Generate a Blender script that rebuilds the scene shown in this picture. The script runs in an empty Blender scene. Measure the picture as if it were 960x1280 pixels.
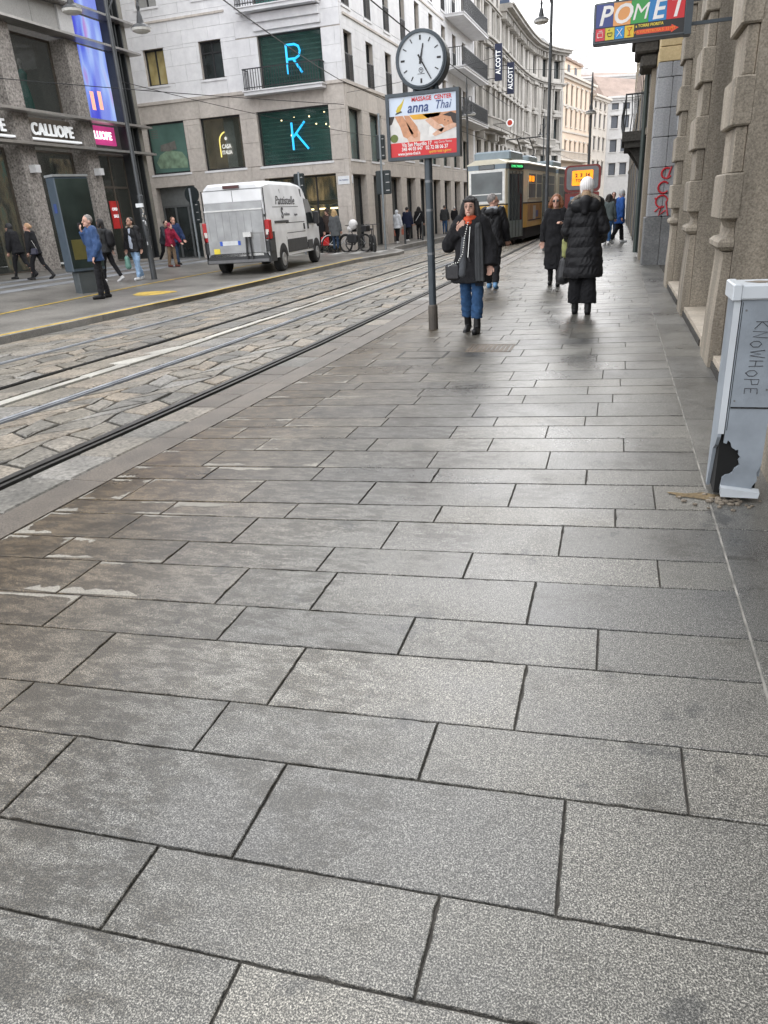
import bpy, bmesh, math, random
from math import sin, cos, pi, radians, sqrt, atan2, floor
from mathutils import Vector, Matrix, noise
random.seed(11)
SC = bpy.context.scene
COL = SC.collection

# ------------------------------------------------------------------ camera
H = 1.58
cam_d = bpy.data.cameras.new('camera')
cam = bpy.data.objects.new('camera', cam_d); COL.objects.link(cam)
cam_d.sensor_fit = 'VERTICAL'; cam_d.sensor_height = 36.0
cam_d.lens = 36.0 * 890 / 1280
cam_d.clip_start = 0.05; cam_d.clip_end = 5000
_roll = radians(3.7); _f = 890.0
_d = Vector((sin(_roll), cos(_roll)))
_h = (480 - 772) * _d.x + (640 - 246) * _d.y
_down = Vector((_d.x * _f * _f / _h, _d.y * _f * _f / _h, _f)).normalized()
_fwd = Vector((292, -394, _f)).normalized()
_right = _down.cross(_fwd).normalized()
_rows = [_right, _fwd, -_down]
cam.matrix_world = Matrix(((_rows[0].x, -_rows[0].y, -_rows[0].z, 0), (_rows[1].x, -_rows[1].y, -_rows[1].z, 0),
                           (_rows[2].x, -_rows[2].y, -_rows[2].z, H), (0, 0, 0, 1)))
SC.camera = cam

# ------------------------------------------------------------------ overcast daylight
W = bpy.data.worlds.new("World"); SC.world = W; W.use_nodes = True
nt = W.node_tree; nt.nodes.clear()
wo = nt.nodes.new('ShaderNodeOutputWorld'); bg = nt.nodes.new('ShaderNodeBackground')
sky = nt.nodes.new('ShaderNodeTexSky'); sky.sky_type = 'NISHITA'; sky.sun_disc = False
SUN_EL, SUN_ROT = radians(34), radians(-13)
sky.sun_elevation = SUN_EL; sky.sun_rotation = SUN_ROT; sky.dust_density = 4.0; sky.air_density = 1.0
hsv = nt.nodes.new('ShaderNodeHueSaturation'); hsv.inputs['Saturation'].default_value = 0.12
cl = nt.nodes.new('ShaderNodeTexNoise'); cl.inputs['Scale'].default_value = 1.6; cl.inputs['Detail'].default_value = 4
tc = nt.nodes.new('ShaderNodeTexCoord'); nt.links.new(tc.outputs['Generated'], cl.inputs['Vector'])
rmp = nt.nodes.new('ShaderNodeMapRange'); rmp.inputs['From Min'].default_value = .3; rmp.inputs['From Max'].default_value = .7
rmp.inputs['To Min'].default_value = 8.6; rmp.inputs['To Max'].default_value = 12.0
nt.links.new(cl.outputs['Fac'], rmp.inputs['Value'])
cc = nt.nodes.new('ShaderNodeCombineColor')
for i, k in enumerate((0.985, 1.0, 1.03)):
    m = nt.nodes.new('ShaderNodeMath'); m.operation = 'MULTIPLY'; m.inputs[1].default_value = k
    nt.links.new(rmp.outputs['Result'], m.inputs[0]); nt.links.new(m.outputs[0], cc.inputs[i])
mx = nt.nodes.new('ShaderNodeMixRGB'); mx.inputs['Fac'].default_value = 0.88      # cloud deck over the clear sky
nt.links.new(sky.outputs['Color'], hsv.inputs['Color']); nt.links.new(hsv.outputs['Color'], mx.inputs['Color1'])
nt.links.new(cc.outputs[0], mx.inputs['Color2'])
nt.links.new(mx.outputs[0], bg.inputs['Color']); bg.inputs['Strength'].default_value = 0.15
nt.links.new(bg.outputs[0], wo.inputs['Surface'])
sun_d = bpy.data.lights.new('sun', 'SUN'); sun_d.energy = 0.62; sun_d.angle = radians(60); sun_d.color = (1, .97, .93)
sun = bpy.data.objects.new('sun', sun_d); COL.objects.link(sun)
_sd = Vector((sin(SUN_ROT) * cos(SUN_EL), cos(SUN_ROT) * cos(SUN_EL), sin(SUN_EL)))
sun.rotation_euler = _sd.to_track_quat('Z', 'Y').to_euler()
SC.view_settings.view_transform = 'Standard'; SC.view_settings.look = 'None'
SC.view_settings.exposure = 1.0; SC.view_settings.gamma = 1.0
SC.cycles.max_bounces = 6; SC.cycles.diffuse_bounces = 3; SC.cycles.glossy_bounces = 3
SC.cycles.transmission_bounces = 3; SC.cycles.transparent_max_bounces = 8
SC.cycles.caustics_reflective = False; SC.cycles.caustics_refractive = False

# ------------------------------------------------------------------ mesh helper
class MB:
    def __init__(s): s.v = []; s.f = []; s.mi = []; s.cur = 0
    def add(s, vs, fs):
        n = len(s.v); s.v.extend([tuple(p) for p in vs])
        for f in fs: s.f.append([i + n for i in f]); s.mi.append(s.cur)
    def hexa(s, p):      # 4 bottom then 4 top, counter-clockwise from above
        s.add(p, [(0, 3, 2, 1), (4, 5, 6, 7), (0, 1, 5, 4), (1, 2, 6, 5), (2, 3, 7, 6), (3, 0, 4, 7)]); return s
    def box(s, x0, x1, y0, y1, z0, z1):
        return s.hexa([(x0, y0, z0), (x1, y0, z0), (x1, y1, z0), (x0, y1, z0), (x0, y0, z1), (x1, y0, z1), (x1, y1, z1), (x0, y1, z1)])
    def bev(s, x0, x1, y0, y1, z0, z1, b):   # box chamfered all round
        vs = []; fs = []
        for z, i in ((z0, b), (z0 + b, 0), (z1 - b, 0), (z1, b)):
            c = b if i == 0 else b + b
            q = [(x0 + c, y0 + i), (x1 - c, y0 + i), (x1 - i, y0 + c), (x1 - i, y1 - c), (x1 - c, y1 - i), (x0 + c, y1 - i), (x0 + i, y1 - c), (x0 + i, y0 + c)]
            vs += [(a, e, z) for a, e in q]
        for k in range(3):
            for j in range(8): fs.append((k * 8 + j, k * 8 + (j + 1) % 8, k * 8 + 8 + (j + 1) % 8, k * 8 + 8 + j))
        fs.append(tuple(range(7, -1, -1))); fs.append(tuple(range(24, 32)))
        s.add(vs, fs); return s
    def ring_loft(s, rings, cap=True):
        n = len(rings[0]); vs = [p for r in rings for p in r]; fs = []
        for k in range(len(rings) - 1):
            for j in range(n): fs.append((k * n + j, k * n + (j + 1) % n, (k + 1) * n + (j + 1) % n, (k + 1) * n + j))
        if cap:
            fs.append(tuple(range(n - 1, -1, -1))); fs.append(tuple(range((len(rings) - 1) * n, len(rings) * n)))
        s.add(vs, fs); return s
    def tube(s, pts, r, n=8, cap=True):
        pts = [Vector(p) for p in pts]; rings = []
        rr = r if isinstance(r, (list, tuple)) else [r] * len(pts)
        ref = None
        for i, p in enumerate(pts):
            d = (pts[min(i + 1, len(pts) - 1)] - pts[max(i - 1, 0)])
            if d.length < 1e-9: d = Vector((0, 0, 1))
            d.normalize()
            if ref is None:
                sg_ = [(pts[q + 1] - pts[q]) for q in range(len(pts) - 1)]; sg_ = [q.normalized() for q in sg_ if q.length > 1e-9] or [d]
                ref = min((Vector((0, 0, 1)), Vector((1, 0, 0)), Vector((0, 1, 0))), key=lambda a_: max(abs(a_.dot(q)) for q in sg_) + (0 if a_.z else .01))
            a = ref.cross(d)
            if a.length < 1e-6: a = Vector((0, 1, 0)).cross(d)
            a.normalize(); b = d.cross(a)
            rings.append([tuple(p + (a * cos(t) + b * sin(t)) * rr[i]) for t in [2 * pi * j / n for j in range(n)]])
        return s.ring_loft(rings, cap)
    def cyl(s, p0, p1, r0, r1=None, n=12): return s.tube([p0, p1], [r0, r0 if r1 is None else r1], n)
    def lathe(s, prof, c=(0, 0, 0), n=16):
        rings = [[(c[0] + r * cos(2 * pi * j / n), c[1] + r * sin(2 * pi * j / n), c[2] + z) for j in range(n)] for r, z in prof]
        return s.ring_loft(rings)
    def ell(s, c, r, n=12, m=8, M=None):
        vs = []; rings = []
        for k in range(m + 1):
            t = -pi / 2 + pi * max(.02, min(.98, k / m)) if k in (0, m) else -pi / 2 + pi * k / m
            ring = []
            for j in range(n):
                p = Vector((r[0] * cos(t) * cos(2 * pi * j / n), r[1] * cos(t) * sin(2 * pi * j / n), r[2] * sin(t)))
                if M is not None: p = M @ p
                ring.append((c[0] + p.x, c[1] + p.y, c[2] + p.z))
            rings.append(ring)
        return s.ring_loft(rings)
    def prism(s, poly, fn0, fn1):      # poly list of 2D (ccw), fn maps (a,b)->3D for the two ends
        n = len(poly); vs = [fn0(*p) for p in poly] + [fn1(*p) for p in poly]
        fs = [tuple(range(n - 1, -1, -1)), tuple(range(n, 2 * n))] + [(j, (j + 1) % n, n + (j + 1) % n, n + j) for j in range(n)]
        s.add(vs, fs); return s
    def mesh(s, name, mats, smooth=False):
        me = bpy.data.meshes.new(name); me.from_pydata(s.v, [], s.f)
        if not isinstance(mats, (list, tuple)): mats = [mats]
        for m in mats: me.materials.append(m)
        if len(mats) > 1: me.polygons.foreach_set('material_index', s.mi)
        bm = bmesh.new(); bm.from_mesh(me); bmesh.ops.recalc_face_normals(bm, faces=bm.faces); bm.to_mesh(me); bm.free()
        if smooth: me.polygons.foreach_set('use_smooth', [True] * len(me.polygons))
        me.update(); return me
    def build(s, name, mats, parent=None, smooth=False, world=True, **k):
        return link(name, s.mesh(name, mats, smooth), parent, world, **k)
def wm(o):
    if o is None: return Matrix.Identity(4)
    b = Matrix.LocRotScale(o.location, o.rotation_euler, o.scale)
    return (wm(o.parent) @ o.matrix_parent_inverse @ b) if o.parent else b
def tag(o, label=None, cat=None, group=None, kind=None):
    if label: o['label'] = label
    if cat: o['category'] = cat
    if group: o['group'] = group
    if kind: o['kind'] = kind
    return o
def link(name, me, parent=None, world=True, label=None, cat=None, group=None, kind=None):
    o = bpy.data.objects.new(name, me); COL.objects.link(o)
    if parent is not None:
        o.parent = parent
        if world: o.matrix_parent_inverse = wm(parent).inverted()
    return tag(o, label, cat, group, kind)
def thing(name, label, cat, loc=(0, 0, 0), rz=0, group=None):
    o = bpy.data.objects.new(name, None); COL.objects.link(o); o.location = loc; o.rotation_euler = (0, 0, rz)
    o.empty_display_size = .2
    return tag(o, label, cat, group)
def copy_tree(o, parent=None):
    c = o.copy(); COL.objects.link(c)
    if parent is not None: c.parent = parent
    for ch in [x for x in bpy.data.objects if x.parent == o]: copy_tree(ch, c)
    return c
def text_mesh(name, body, size, mat, M, parent=None, ext=.004, shear=0, bold=0, align='CENTER', world=True, spacing=1.0, sx=1.0, name_label=None):
    cu = bpy.data.curves.new('txt', 'FONT'); cu.body = body; cu.size = size; cu.extrude = ext; cu.shear = shear
    cu.offset = bold; cu.align_x = align; cu.align_y = 'CENTER'; cu.space_character = spacing; cu.resolution_u = 3
    to = bpy.data.objects.new('txt', cu); COL.objects.link(to)
    dg = bpy.context.evaluated_depsgraph_get(); me = bpy.data.meshes.new_from_object(to.evaluated_get(dg))
    bpy.data.objects.remove(to); me.name = name
    me.transform(M @ Matrix.Diagonal((sx, 1, 1, 1))); me.materials.clear(); me.materials.append(mat)
    return link(name, me, parent, world)
def frameM(o, x, y):      # matrix whose local x,y axes are given and origin o
    x = Vector(x).normalized(); y = Vector(y).normalized(); z = x.cross(y)
    return Matrix(((x.x, y.x, z.x, o[0]), (x.y, y.y, z.y, o[1]), (x.z, y.z, z.z, o[2]), (0, 0, 0, 1)))

# ------------------------------------------------------------------ materials
MATS = {}
def nmat(name):
    m = bpy.data.materials.new(name); m.use_nodes = True
    return m, m.node_tree, m.node_tree.nodes['Principled BSDF']
def N(t, kind, **inp):
    n = t.nodes.new(kind)
    for k, v in inp.items():
        if k in ('operation', 'blend_type', 'data_type', 'feature', 'noise_dimensions', 'wave_type', 'bands_direction', 'distance'): setattr(n, k, v)
        else: n.inputs[k.replace('_', ' ')].default_value = v
    return n
def ramp(t, src, stops):
    r = t.nodes.new('ShaderNodeValToRGB'); t.links.new(src, r.inputs[0]); e = r.color_ramp.elements
    while len(e) < len(stops): e.new(.5)
    for k, (p, c) in enumerate(stops):
        e[k].position = p; e[k].color = (c, c, c, 1) if isinstance(c, (int, float)) else (*c, 1)
    return r.outputs[0]
def coords(t, obj=True):
    if obj: return N(t, 'ShaderNodeTexCoord').outputs['Object']
    return N(t, 'ShaderNodeNewGeometry').outputs['Position']
def mul(t, a, b, op='MULTIPLY', fac=1.0):
    m = N(t, 'ShaderNodeMixRGB', blend_type=op); m.inputs[0].default_value = fac if not hasattr(fac, 'links') else 1
    if hasattr(fac, 'links'): t.links.new(fac, m.inputs[0])
    for i, x in ((1, a), (2, b)):
        if hasattr(x, 'links'): t.links.new(x, m.inputs[i])
        else: m.inputs[i].default_value = (*x, 1) if len(x) == 3 else x
    return m.outputs[0]
def plain(name, col, rough=.6, metal=0, var=.12, scale=6, bump=0, emit=0, spec=.5, dirt=0):
    if name in MATS: return MATS[name]
    m, t, b = nmat(name); P = coords(t, False)
    n = N(t, 'ShaderNodeTexNoise', Scale=scale, Detail=4.0); t.links.new(P, n.inputs['Vector'])
    c = ramp(t, n.outputs[0], [(.3, tuple(x * (1 - var) for x in col)), (.7, tuple(min(1, x * (1 + var)) for x in col))])
    if dirt:
        n2 = N(t, 'ShaderNodeTexNoise', Scale=1.3, Detail=6.0); t.links.new(P, n2.inputs['Vector'])
        c = mul(t, c, ramp(t, n2.outputs[0], [(.35, 1 - dirt), (.6, 1.0)]))
    t.links.new(c, b.inputs['Base Color']); b.inputs['Roughness'].default_value = rough; b.inputs['Metallic'].default_value = metal
    b.inputs['Specular IOR Level'].default_value = spec
    if bump:
        n3 = N(t, 'ShaderNodeTexNoise', Scale=scale * 6, Detail=4.0); t.links.new(P, n3.inputs['Vector'])
        bp = N(t, 'ShaderNodeBump', Strength=bump, Distance=.02); t.links.new(n3.outputs[0], bp.inputs['Height']); t.links.new(bp.outputs[0], b.inputs['Normal'])
    if emit:
        t.links.new(c, b.inputs['Emission Color']); b.inputs['Emission Strength'].default_value = emit
    MATS[name] = m; return m
def island(t):      # per piece random
    a = N(t, 'ShaderNodeObjectInfo').outputs['Random']; g = N(t, 'ShaderNodeNewGeometry').outputs['Random Per Island']
    ad = N(t, 'ShaderNodeMath', operation='ADD'); t.links.new(a, ad.inputs[0]); t.links.new(g, ad.inputs[1])
    fr = N(t, 'ShaderNodeMath', operation='FRACT'); t.links.new(ad.outputs[0], fr.inputs[0]); return fr.outputs[0]
def stone(name, c0, c1, grain=60, rough=.75, piece=.2, bump=.25, stain=.3, stain_scale=.7, spots=None, streak=False):
    if name in MATS: return MATS[name]
    m, t, b = nmat(name); P = coords(t, False)
    n = N(t, 'ShaderNodeTexNoise', Scale=grain, Detail=5.0, Roughness=.65); t.links.new(P, n.inputs['Vector'])
    c = ramp(t, n.outputs[0], [(.32, c0), (.68, c1)])
    if spots:
        v = N(t, 'ShaderNodeTexVoronoi', Scale=spots[0]); t.links.new(P, v.inputs['Vector'])
        c = mul(t, c, ramp(t, v.outputs['Distance'], [(.12, spots[1]), (.34, 1.0)]))
    n2 = N(t, 'ShaderNodeTexNoise', Scale=stain_scale, Detail=7.0, Roughness=.6)
    if streak:
        mp = N(t, 'ShaderNodeMapping'); mp.inputs['Scale'].default_value = (3, 3, .35); t.links.new(P, mp.inputs['Vector']); t.links.new(mp.outputs[0], n2.inputs['Vector'])
    else: t.links.new(P, n2.inputs['Vector'])
    c = mul(t, c, ramp(t, n2.outputs[0], [(.38, 1 - stain), (.62, 1.0)]))
    isl = island(t); c = mul(t, c, ramp(t, isl, [(0, 1 - piece), (1, 1.0)]))
    if name == 'road stone': c = mul(t, c, ramp(t, isl, [(.1, (.88, .91, .94)), (.35, (1, .96, .87)), (.55, (.95, .95, .95)), (.8, (1.06, .95, .82)), (.95, (.82, .85, .9))]))
    t.links.new(c, b.inputs['Base Color']); b.inputs['Roughness'].default_value = rough
    bp = N(t, 'ShaderNodeBump', Strength=bump, Distance=.01); t.links.new(n.outputs[0], bp.inputs['Height']); t.links.new(bp.outputs[0], b.inputs['Normal'])
    MATS[name] = m; return m
def slab_mat(name, tint=(1, 1, 1), wet=1.0):
    m, t, b = nmat(name); P = coords(t, False)
    n = N(t, 'ShaderNodeTexNoise', Scale=225.0, Detail=3.0, Roughness=.8); t.links.new(P, n.inputs['Vector'])
    v = N(t, 'ShaderNodeTexVoronoi', Scale=230.0); t.links.new(P, v.inputs['Vector'])
    c = ramp(t, n.outputs[0], [(.38, (.008, .008, .009)), (.455, (.050, .050, .047)), (.53, (.125, .123, .115)), (.62, (.375, .366, .343))])
    c = mul(t, c, ramp(t, v.outputs['Color'], [(.0, .62), (.3, .95), (1, 1.12)]))
    c = mul(t, c, tint)
    ng = N(t, 'ShaderNodeTexNoise', Scale=55.0, Detail=4.0, Roughness=.7); t.links.new(P, ng.inputs['Vector']); c = mul(t, c, ramp(t, ng.outputs[0], [(.36, .70), (.62, 1.18)]))
    sep = N(t, 'ShaderNodeSeparateXYZ'); t.links.new(P, sep.inputs[0])
    # broad tone and damp patches
    n1 = N(t, 'ShaderNodeTexNoise', Scale=1.1, Detail=6.0, Roughness=.62); t.links.new(P, n1.inputs['Vector'])
    c = mul(t, c, ramp(t, n1.outputs[0], [(.34, (.74, .74, .75)), (.5, (.96, .95, .93)), (.66, (1.06, 1.04, 1.0))]))
    c = mul(t, c, ramp(t, island(t), [(0, (.76, .77, .80)), (.3, (.96, .95, .92)), (.6, (1.03, 1.02, 1.0)), (1, (1.24, 1.21, 1.15))]))
    # worn dirt that gathers towards the kerb: amount by x, shape by noise
    nx = N(t, 'ShaderNodeTexNoise', Scale=1.7, Detail=8.0, Roughness=.68); t.links.new(P, nx.inputs['Vector'])
    mr = N(t, 'ShaderNodeMapRange'); mr.inputs['From Min'].default_value = -.2; mr.inputs['From Max'].default_value = -3.0
    t.links.new(sep.outputs['X'], mr.inputs['Value'])
    ad = N(t, 'ShaderNodeMath', operation='MULTIPLY_ADD'); t.links.new(mr.outputs[0], ad.inputs[0]); ad.inputs[1].default_value = .42; t.links.new(nx.outputs[0], ad.inputs[2])
    dirt = ramp(t, ad.outputs[0], [(.52, 0.0), (.66, 1.0)])
    wi = N(t, 'ShaderNodeMath', operation='MULTIPLY'); t.links.new(island(t), wi.inputs[0]); wi.inputs[1].default_value = 9.0
    fine = N(t, 'ShaderNodeTexNoise', noise_dimensions='4D', Scale=9.0, Detail=9.0, Roughness=.74); t.links.new(wi.outputs[0], fine.inputs['W']); mpf = N(t, 'ShaderNodeMapping'); mpf.inputs['Scale'].default_value = (.8, 2.0, 1); t.links.new(P, mpf.inputs['Vector']); t.links.new(mpf.outputs[0], fine.inputs['Vector'])
    fm = ramp(t, fine.outputs[0], [(.44, .0), (.54, 1.0)])
    df = mul(t, dirt, fm)
    c = mul(t, c, mul(t, c, (.40, .38, .345)), 'MIX', df)
    # rust brown cast along the kerb
    mr2 = N(t, 'ShaderNodeMapRange'); mr2.inputs['From Min'].default_value = -1.3; mr2.inputs['From Max'].default_value = -3.0
    t.links.new(sep.outputs['X'], mr2.inputs['Value'])
    c = mul(t, c, mul(t, c, (.90, .67, .43)), 'MIX', mr2.outputs[0])
    # pale scraped patches with hard shapes, stretched along the joints
    mp = N(t, 'ShaderNodeMapping'); mp.inputs['Scale'].default_value = (.75, 3.0, 1.0); t.links.new(P, mp.inputs['Vector'])
    n4 = N(t, 'ShaderNodeTexNoise', noise_dimensions='4D', Scale=2.3, Detail=9.0, Roughness=.66); t.links.new(wi.outputs[0], n4.inputs['W']); t.links.new(mp.outputs[0], n4.inputs['Vector'])
    sc = mul(t, ramp(t, n4.outputs[0], [(.605, 0.0), (.614, 1.0)]), ramp(t, mr2.outputs[0], [(.0, 0.0), (.3, .75)]))
    # dark tar spots and gum
    v2 = N(t, 'ShaderNodeTexVoronoi', Scale=1.25); v2.inputs['Randomness'].default_value = 1
    wv = N(t, 'ShaderNodeTexNoise', Scale=9.0, Detail=3.0); t.links.new(P, wv.inputs['Vector'])
    vm = N(t, 'ShaderNodeVectorMath', operation='MULTIPLY_ADD'); t.links.new(wv.outputs['Color'], vm.inputs[0]); vm.inputs[1].default_value = (.14, .14, 0); t.links.new(P, vm.inputs[2])
    t.links.new(vm.outputs[0], v2.inputs['Vector'])
    c = mul(t, c, ramp(t, v2.outputs['Distance'], [(.030, .45), (.040, 1.0)]))
    n5 = N(t, 'ShaderNodeTexNoise', Scale=3.1, Detail=7.0, Roughness=.72); mp2 = N(t, 'ShaderNodeMapping'); mp2.inputs['Location'].default_value = (7.3, 2.2, 0)
    t.links.new(P, mp2.inputs['Vector']); t.links.new(mp2.outputs[0], n5.inputs['Vector'])
    c = mul(t, c, ramp(t, n5.outputs[0], [(.60, (1, 1, 1)), (.635, (.55, .56, .58))]))
    t.links.new(c, b.inputs['Base Color'])
    rg = ramp(t, n1.outputs[0], [(.38, .27), (.64, .42)]); t.links.new(rg, b.inputs['Roughness'])
    b.inputs['Specular IOR Level'].default_value = .5
    bp = N(t, 'ShaderNodeBump', Strength=.18, Distance=.004); t.links.new(n.outputs[0], bp.inputs['Height']); t.links.new(bp.outputs[0], b.inputs['Normal'])
    MATS[name] = m; return m
def glass(name, tint=(.05, .08, .08), trans=.0, rough=.04):
    if name in MATS: return MATS[name]
    m, t, b = nmat(name); b.inputs['Base Color'].default_value = (*tint, 1); b.inputs['Roughness'].default_value = rough
    b.inputs['Specular IOR Level'].default_value = .8
    if trans:
        tr = N(t, 'ShaderNodeBsdfTransparent'); tr.inputs[0].default_value = (*[min(1, .72 + x) for x in tint], 1)
        mxs = N(t, 'ShaderNodeMixShader'); mxs.inputs[0].default_value = trans
        out = t.nodes['Material Output']; t.links.new(b.outputs[0], mxs.inputs[1]); t.links.new(tr.outputs[0], mxs.inputs[2]); t.links.new(mxs.outputs[0], out.inputs['Surface'])
    else:
        P = coords(t, False); n = N(t, 'ShaderNodeTexNoise', Scale=.9, Detail=3.0); t.links.new(P, n.inputs['Vector'])
        c = ramp(t, n.outputs[0], [(.35, tuple(x * .5 for x in tint)), (.65, tuple(x * 1.7 for x in tint))]); t.links.new(c, b.inputs['Base Color'])
    MATS[name] = m; return m
def blotch(name, cols, scale=2.0, rough=.7, emit=0, stretch=(1, 1, 1)):
    if name in MATS: return MATS[name]
    m, t, b = nmat(name); P = coords(t, False); mp = N(t, 'ShaderNodeMapping'); mp.inputs['Scale'].default_value = stretch
    t.links.new(P, mp.inputs['Vector']); n = N(t, 'ShaderNodeTexNoise', Scale=scale, Detail=5.0); t.links.new(mp.outputs[0], n.inputs['Vector'])
    k = len(cols); c = ramp(t, n.outputs[0], [(.3 + .4 * i / (k - 1), cc) for i, cc in enumerate(cols)])
    t.links.new(c, b.inputs['Base Color']); b.inputs['Roughness'].default_value = rough
    if emit: t.links.new(c, b.inputs['Emission Color']); b.inputs['Emission Strength'].default_value = emit
    MATS[name] = m; return m

SLAB = slab_mat('granite slab')
BAND = slab_mat('granite band', (.93, .94, .96))
COBBLE = stone('road stone', (.12, .108, .09), (.42, .385, .33), 26, .5, .42, .7, .42, 2.0)
KERBG = stone('kerb granite', (.025, .020, .015), (.21, .175, .14), 95, .5, .2, .3, .35, 2.6)
JOINT = plain('joint filler', (.035, .032, .028), .9, var=.4, scale=12, bump=.4)
STEEL = plain('worn rail steel', (.27, .285, .31), .4, .1, var=.25, scale=5)
DARKST = plain('dark rail steel', (.05, .048, .046), .45, .6, var=.3, scale=9)
TRAV = stone('travertine', (.50, .45, .405), (.64, .585, .53), 7, .7, .07, .08, .13, .5, streak=True)
MARB = stone('pale marble', (.72, .715, .73), (.83, .825, .835), 3.5, .65, .05, .04, .09, .4, streak=True)
CEPPO = stone('speckled conglomerate', (.13, .115, .105), (.50, .46, .42), 15, .8, .12, .6, .2, .5, spots=(8.0, .5))
PIETRA = stone('old rusticated granite', (.21, .18, .14), (.48, .42, .34), 60, .85, .14, .28, .42, 1.0, streak=True)
SILLST = stone('beige sill stone', (.42, .36, .29), (.56, .49, .40), 40, .7, .1, .2, .3, 2.0)
GREYBL = stone('grey painted blocks', (.27, .28, .30), (.40, .41, .43), 30, .75, .12, .3, .25, 1.2, streak=True)
BLUEST = stone('yellow painted blocks', (.48, .37, .20), (.60, .48, .28), 20, .8, .08, .2, .2, 1.0)
ASPH = stone('worn platform asphalt', (.12, .112, .10), (.27, .255, .235), 26, .40, .06, .3, .5, .6)
DKGL = glass('dark window glass', (.025, .032, .034))
SHGL = glass('shop glass', (.06, .09, .085), .80)
FRAME = plain('dark window frame', (.035, .036, .038), .45, .3)
WIRE = plain('black cable', (.02, .02, .022), .6)
POSTM = plain('blue grey painted steel', (.055, .068, .08), .42, .35, var=.15, scale=9)
def ss(t): t = min(1, max(0, t)); return t * t * (3 - 2 * t)

# ------------------------------------------------------------------ street geometry
_S = [(-5, 1.05), (0, 1.03), (4, 1.0), (5.5, .98), (9, .945), (15, .915), (22, .89), (30, .862), (45, .83), (80, .78), (120, .70), (260, .6)]
def sfac(y):
    for (a, p), (b, q) in zip(_S, _S[1:]):
        if y <= b: return p + (q - p) * (y - a) / (b - a)
    return _S[-1][1]
def cv(x0, y): return x0 * sfac(y)
def hz(x, y): return .10 + .31 * ss((-x - 10) / 8) * (1 - ss((y - 25) / 6))
KPTS = [(cv(-9.85, y), y) for y in (-4, 0, 4, 7, 10, 13, 16, 19, 22, 25)] + [(-8.35, 26.5), (-8.0, 28.3), (-8.05, 29.4), (-8.5, 30.5), (-9.2, 31.6), (-9.35, 33.5), (-9.2, 38), (-9.0, 45), (-8.6, 60), (-8.2, 75)]
def kerbx(y):
    for (a, p), (b, q) in zip(KPTS, KPTS[1:]):
        if p <= y <= q: return a + (b - a) * (y - p) / (q - p)
    return KPTS[-1][0]

g = MB(); g.box(-1500, 1500, -300, 3000, -.30, -.06); g.build('ground', plain('ground earth', (.10, .095, .09), .9, bump=.3), kind='structure')
g = MB(); ys = [-5, 0, 5, 10, 15, 20, 25, 30, 40, 60, 90, 140, 260]
g.ring_loft([[(kerbx(y) - .05 if y < 75 else -8.2, y, -.05), (-3.0, y, -.05), (-3.0, y, -.022), (kerbx(y) - .05 if y < 75 else -8.2, y, -.022)] for y in ys])
road = g.build('road', JOINT, kind='structure')
# far stretch of the roadway where stones are too small to tell apart
g = MB(); g.ring_loft([[(-9.6, y, -.02), (cv(-3.55, y), y, -.02), (cv(-3.55, y), y, -.004), (-9.6, y, -.004)] for y in (46, 60, 90, 140, 260)])
g.build('far_roadway', COBBLE, road)

def stone_piece(mb, poly, z0, z1, ch=.012):
    cx = sum(p[0] for p in poly) / len(poly); cy = sum(p[1] for p in poly) / len(poly)
    n = len(poly)
    inn = []
    for x, y in poly:
        l = sqrt((cx - x) ** 2 + (cy - y) ** 2); k = min(.4, ch / max(l, .01) * 1.4); inn.append((x + (cx - x) * k, y + (cy - y) * k))
    tl = (random.uniform(-.006, .006), random.uniform(-.006, .006), random.uniform(-.003, .003))
    vs = [(x, y, z0) for x, y in poly] + [(x, y, z1 - ch * .8) for x, y in poly] + [(x, y, z1 + tl[0] * (x - cx) + tl[1] * (y - cy) + tl[2]) for x, y in inn]
    fs = [(j, (j + 1) % n, n + (j + 1) % n, n + j) for j in range(n)] + [(n + j, n + (j + 1) % n, 2 * n + (j + 1) % n, 2 * n + j) for j in range(n)] + [tuple(range(2 * n, 3 * n))]
    mb.add(vs, fs)
pieces = []      # (distance, polygon)
def strip(xa, xb, ncol, y0, y1, la, lb, slant, jit=.02, gap=.019):
    w = (xb - xa) / ncol
    for c in range(ncol):
        y = y0 + random.uniform(0, .3); sl = slant if c % 2 == 0 else -slant * .35
        e = y
        while y < y1:
            L = random.uniform(la, lb); s1 = sl + random.uniform(-.08, .08)
            a, b_ = xa + c * w + gap, xa + (c + 1) * w - gap
            bd = lambda k, q: (.05 * sin(q * 6.5 + k * 2.1) if 0 < k < ncol else 0)
            ya, yb = y + gap, y + L - gap
            s0 = getattr(strip, 'last', sl)
            P = [(a, ya - s0 * .5), (b_, ya + s0 * .5), (b_ + random.uniform(-jit, jit) * .4, (ya + yb) / 2 + random.uniform(-.1, .1)), (b_, yb + s1 * .5), (a, yb - s1 * .5), (a + random.uniform(-jit, jit) * .4, (ya + yb) / 2)]
            strip.last = s1
            P = [(cv(px + bd(c + (px > (a + b_) / 2), py) + random.uniform(-jit, jit) * .35, py), py + random.uniform(-jit, jit) * .35) for px, py in P]
            pieces.append((sqrt((sum(p[0] for p in P) / 6) ** 2 + (y + L / 2) ** 2), P)); y += L
RAILS = [-3.98, -5.45, -6.77, -8.22]
strip(RAILS[1] + .09, RAILS[0] - .09, 4, 2.2, 46, .30, .52, .34)
strip(RAILS[2] + .075, -6.24, 1, 3.5, 46, .4, .8, .1)
strip(-5.97, RAILS[1] - .09, 1, 3.5, 46, .5, .9, .06)
strip(RAILS[3] + .08, RAILS[2] - .08, 4, 4.5, 46, .32, .55, .32)
strip(-9.80, RAILS[3] - .08, 4, 6.0, 46, .35, .62, .28)
pieces.sort(key=lambda p: p[0])
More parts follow.
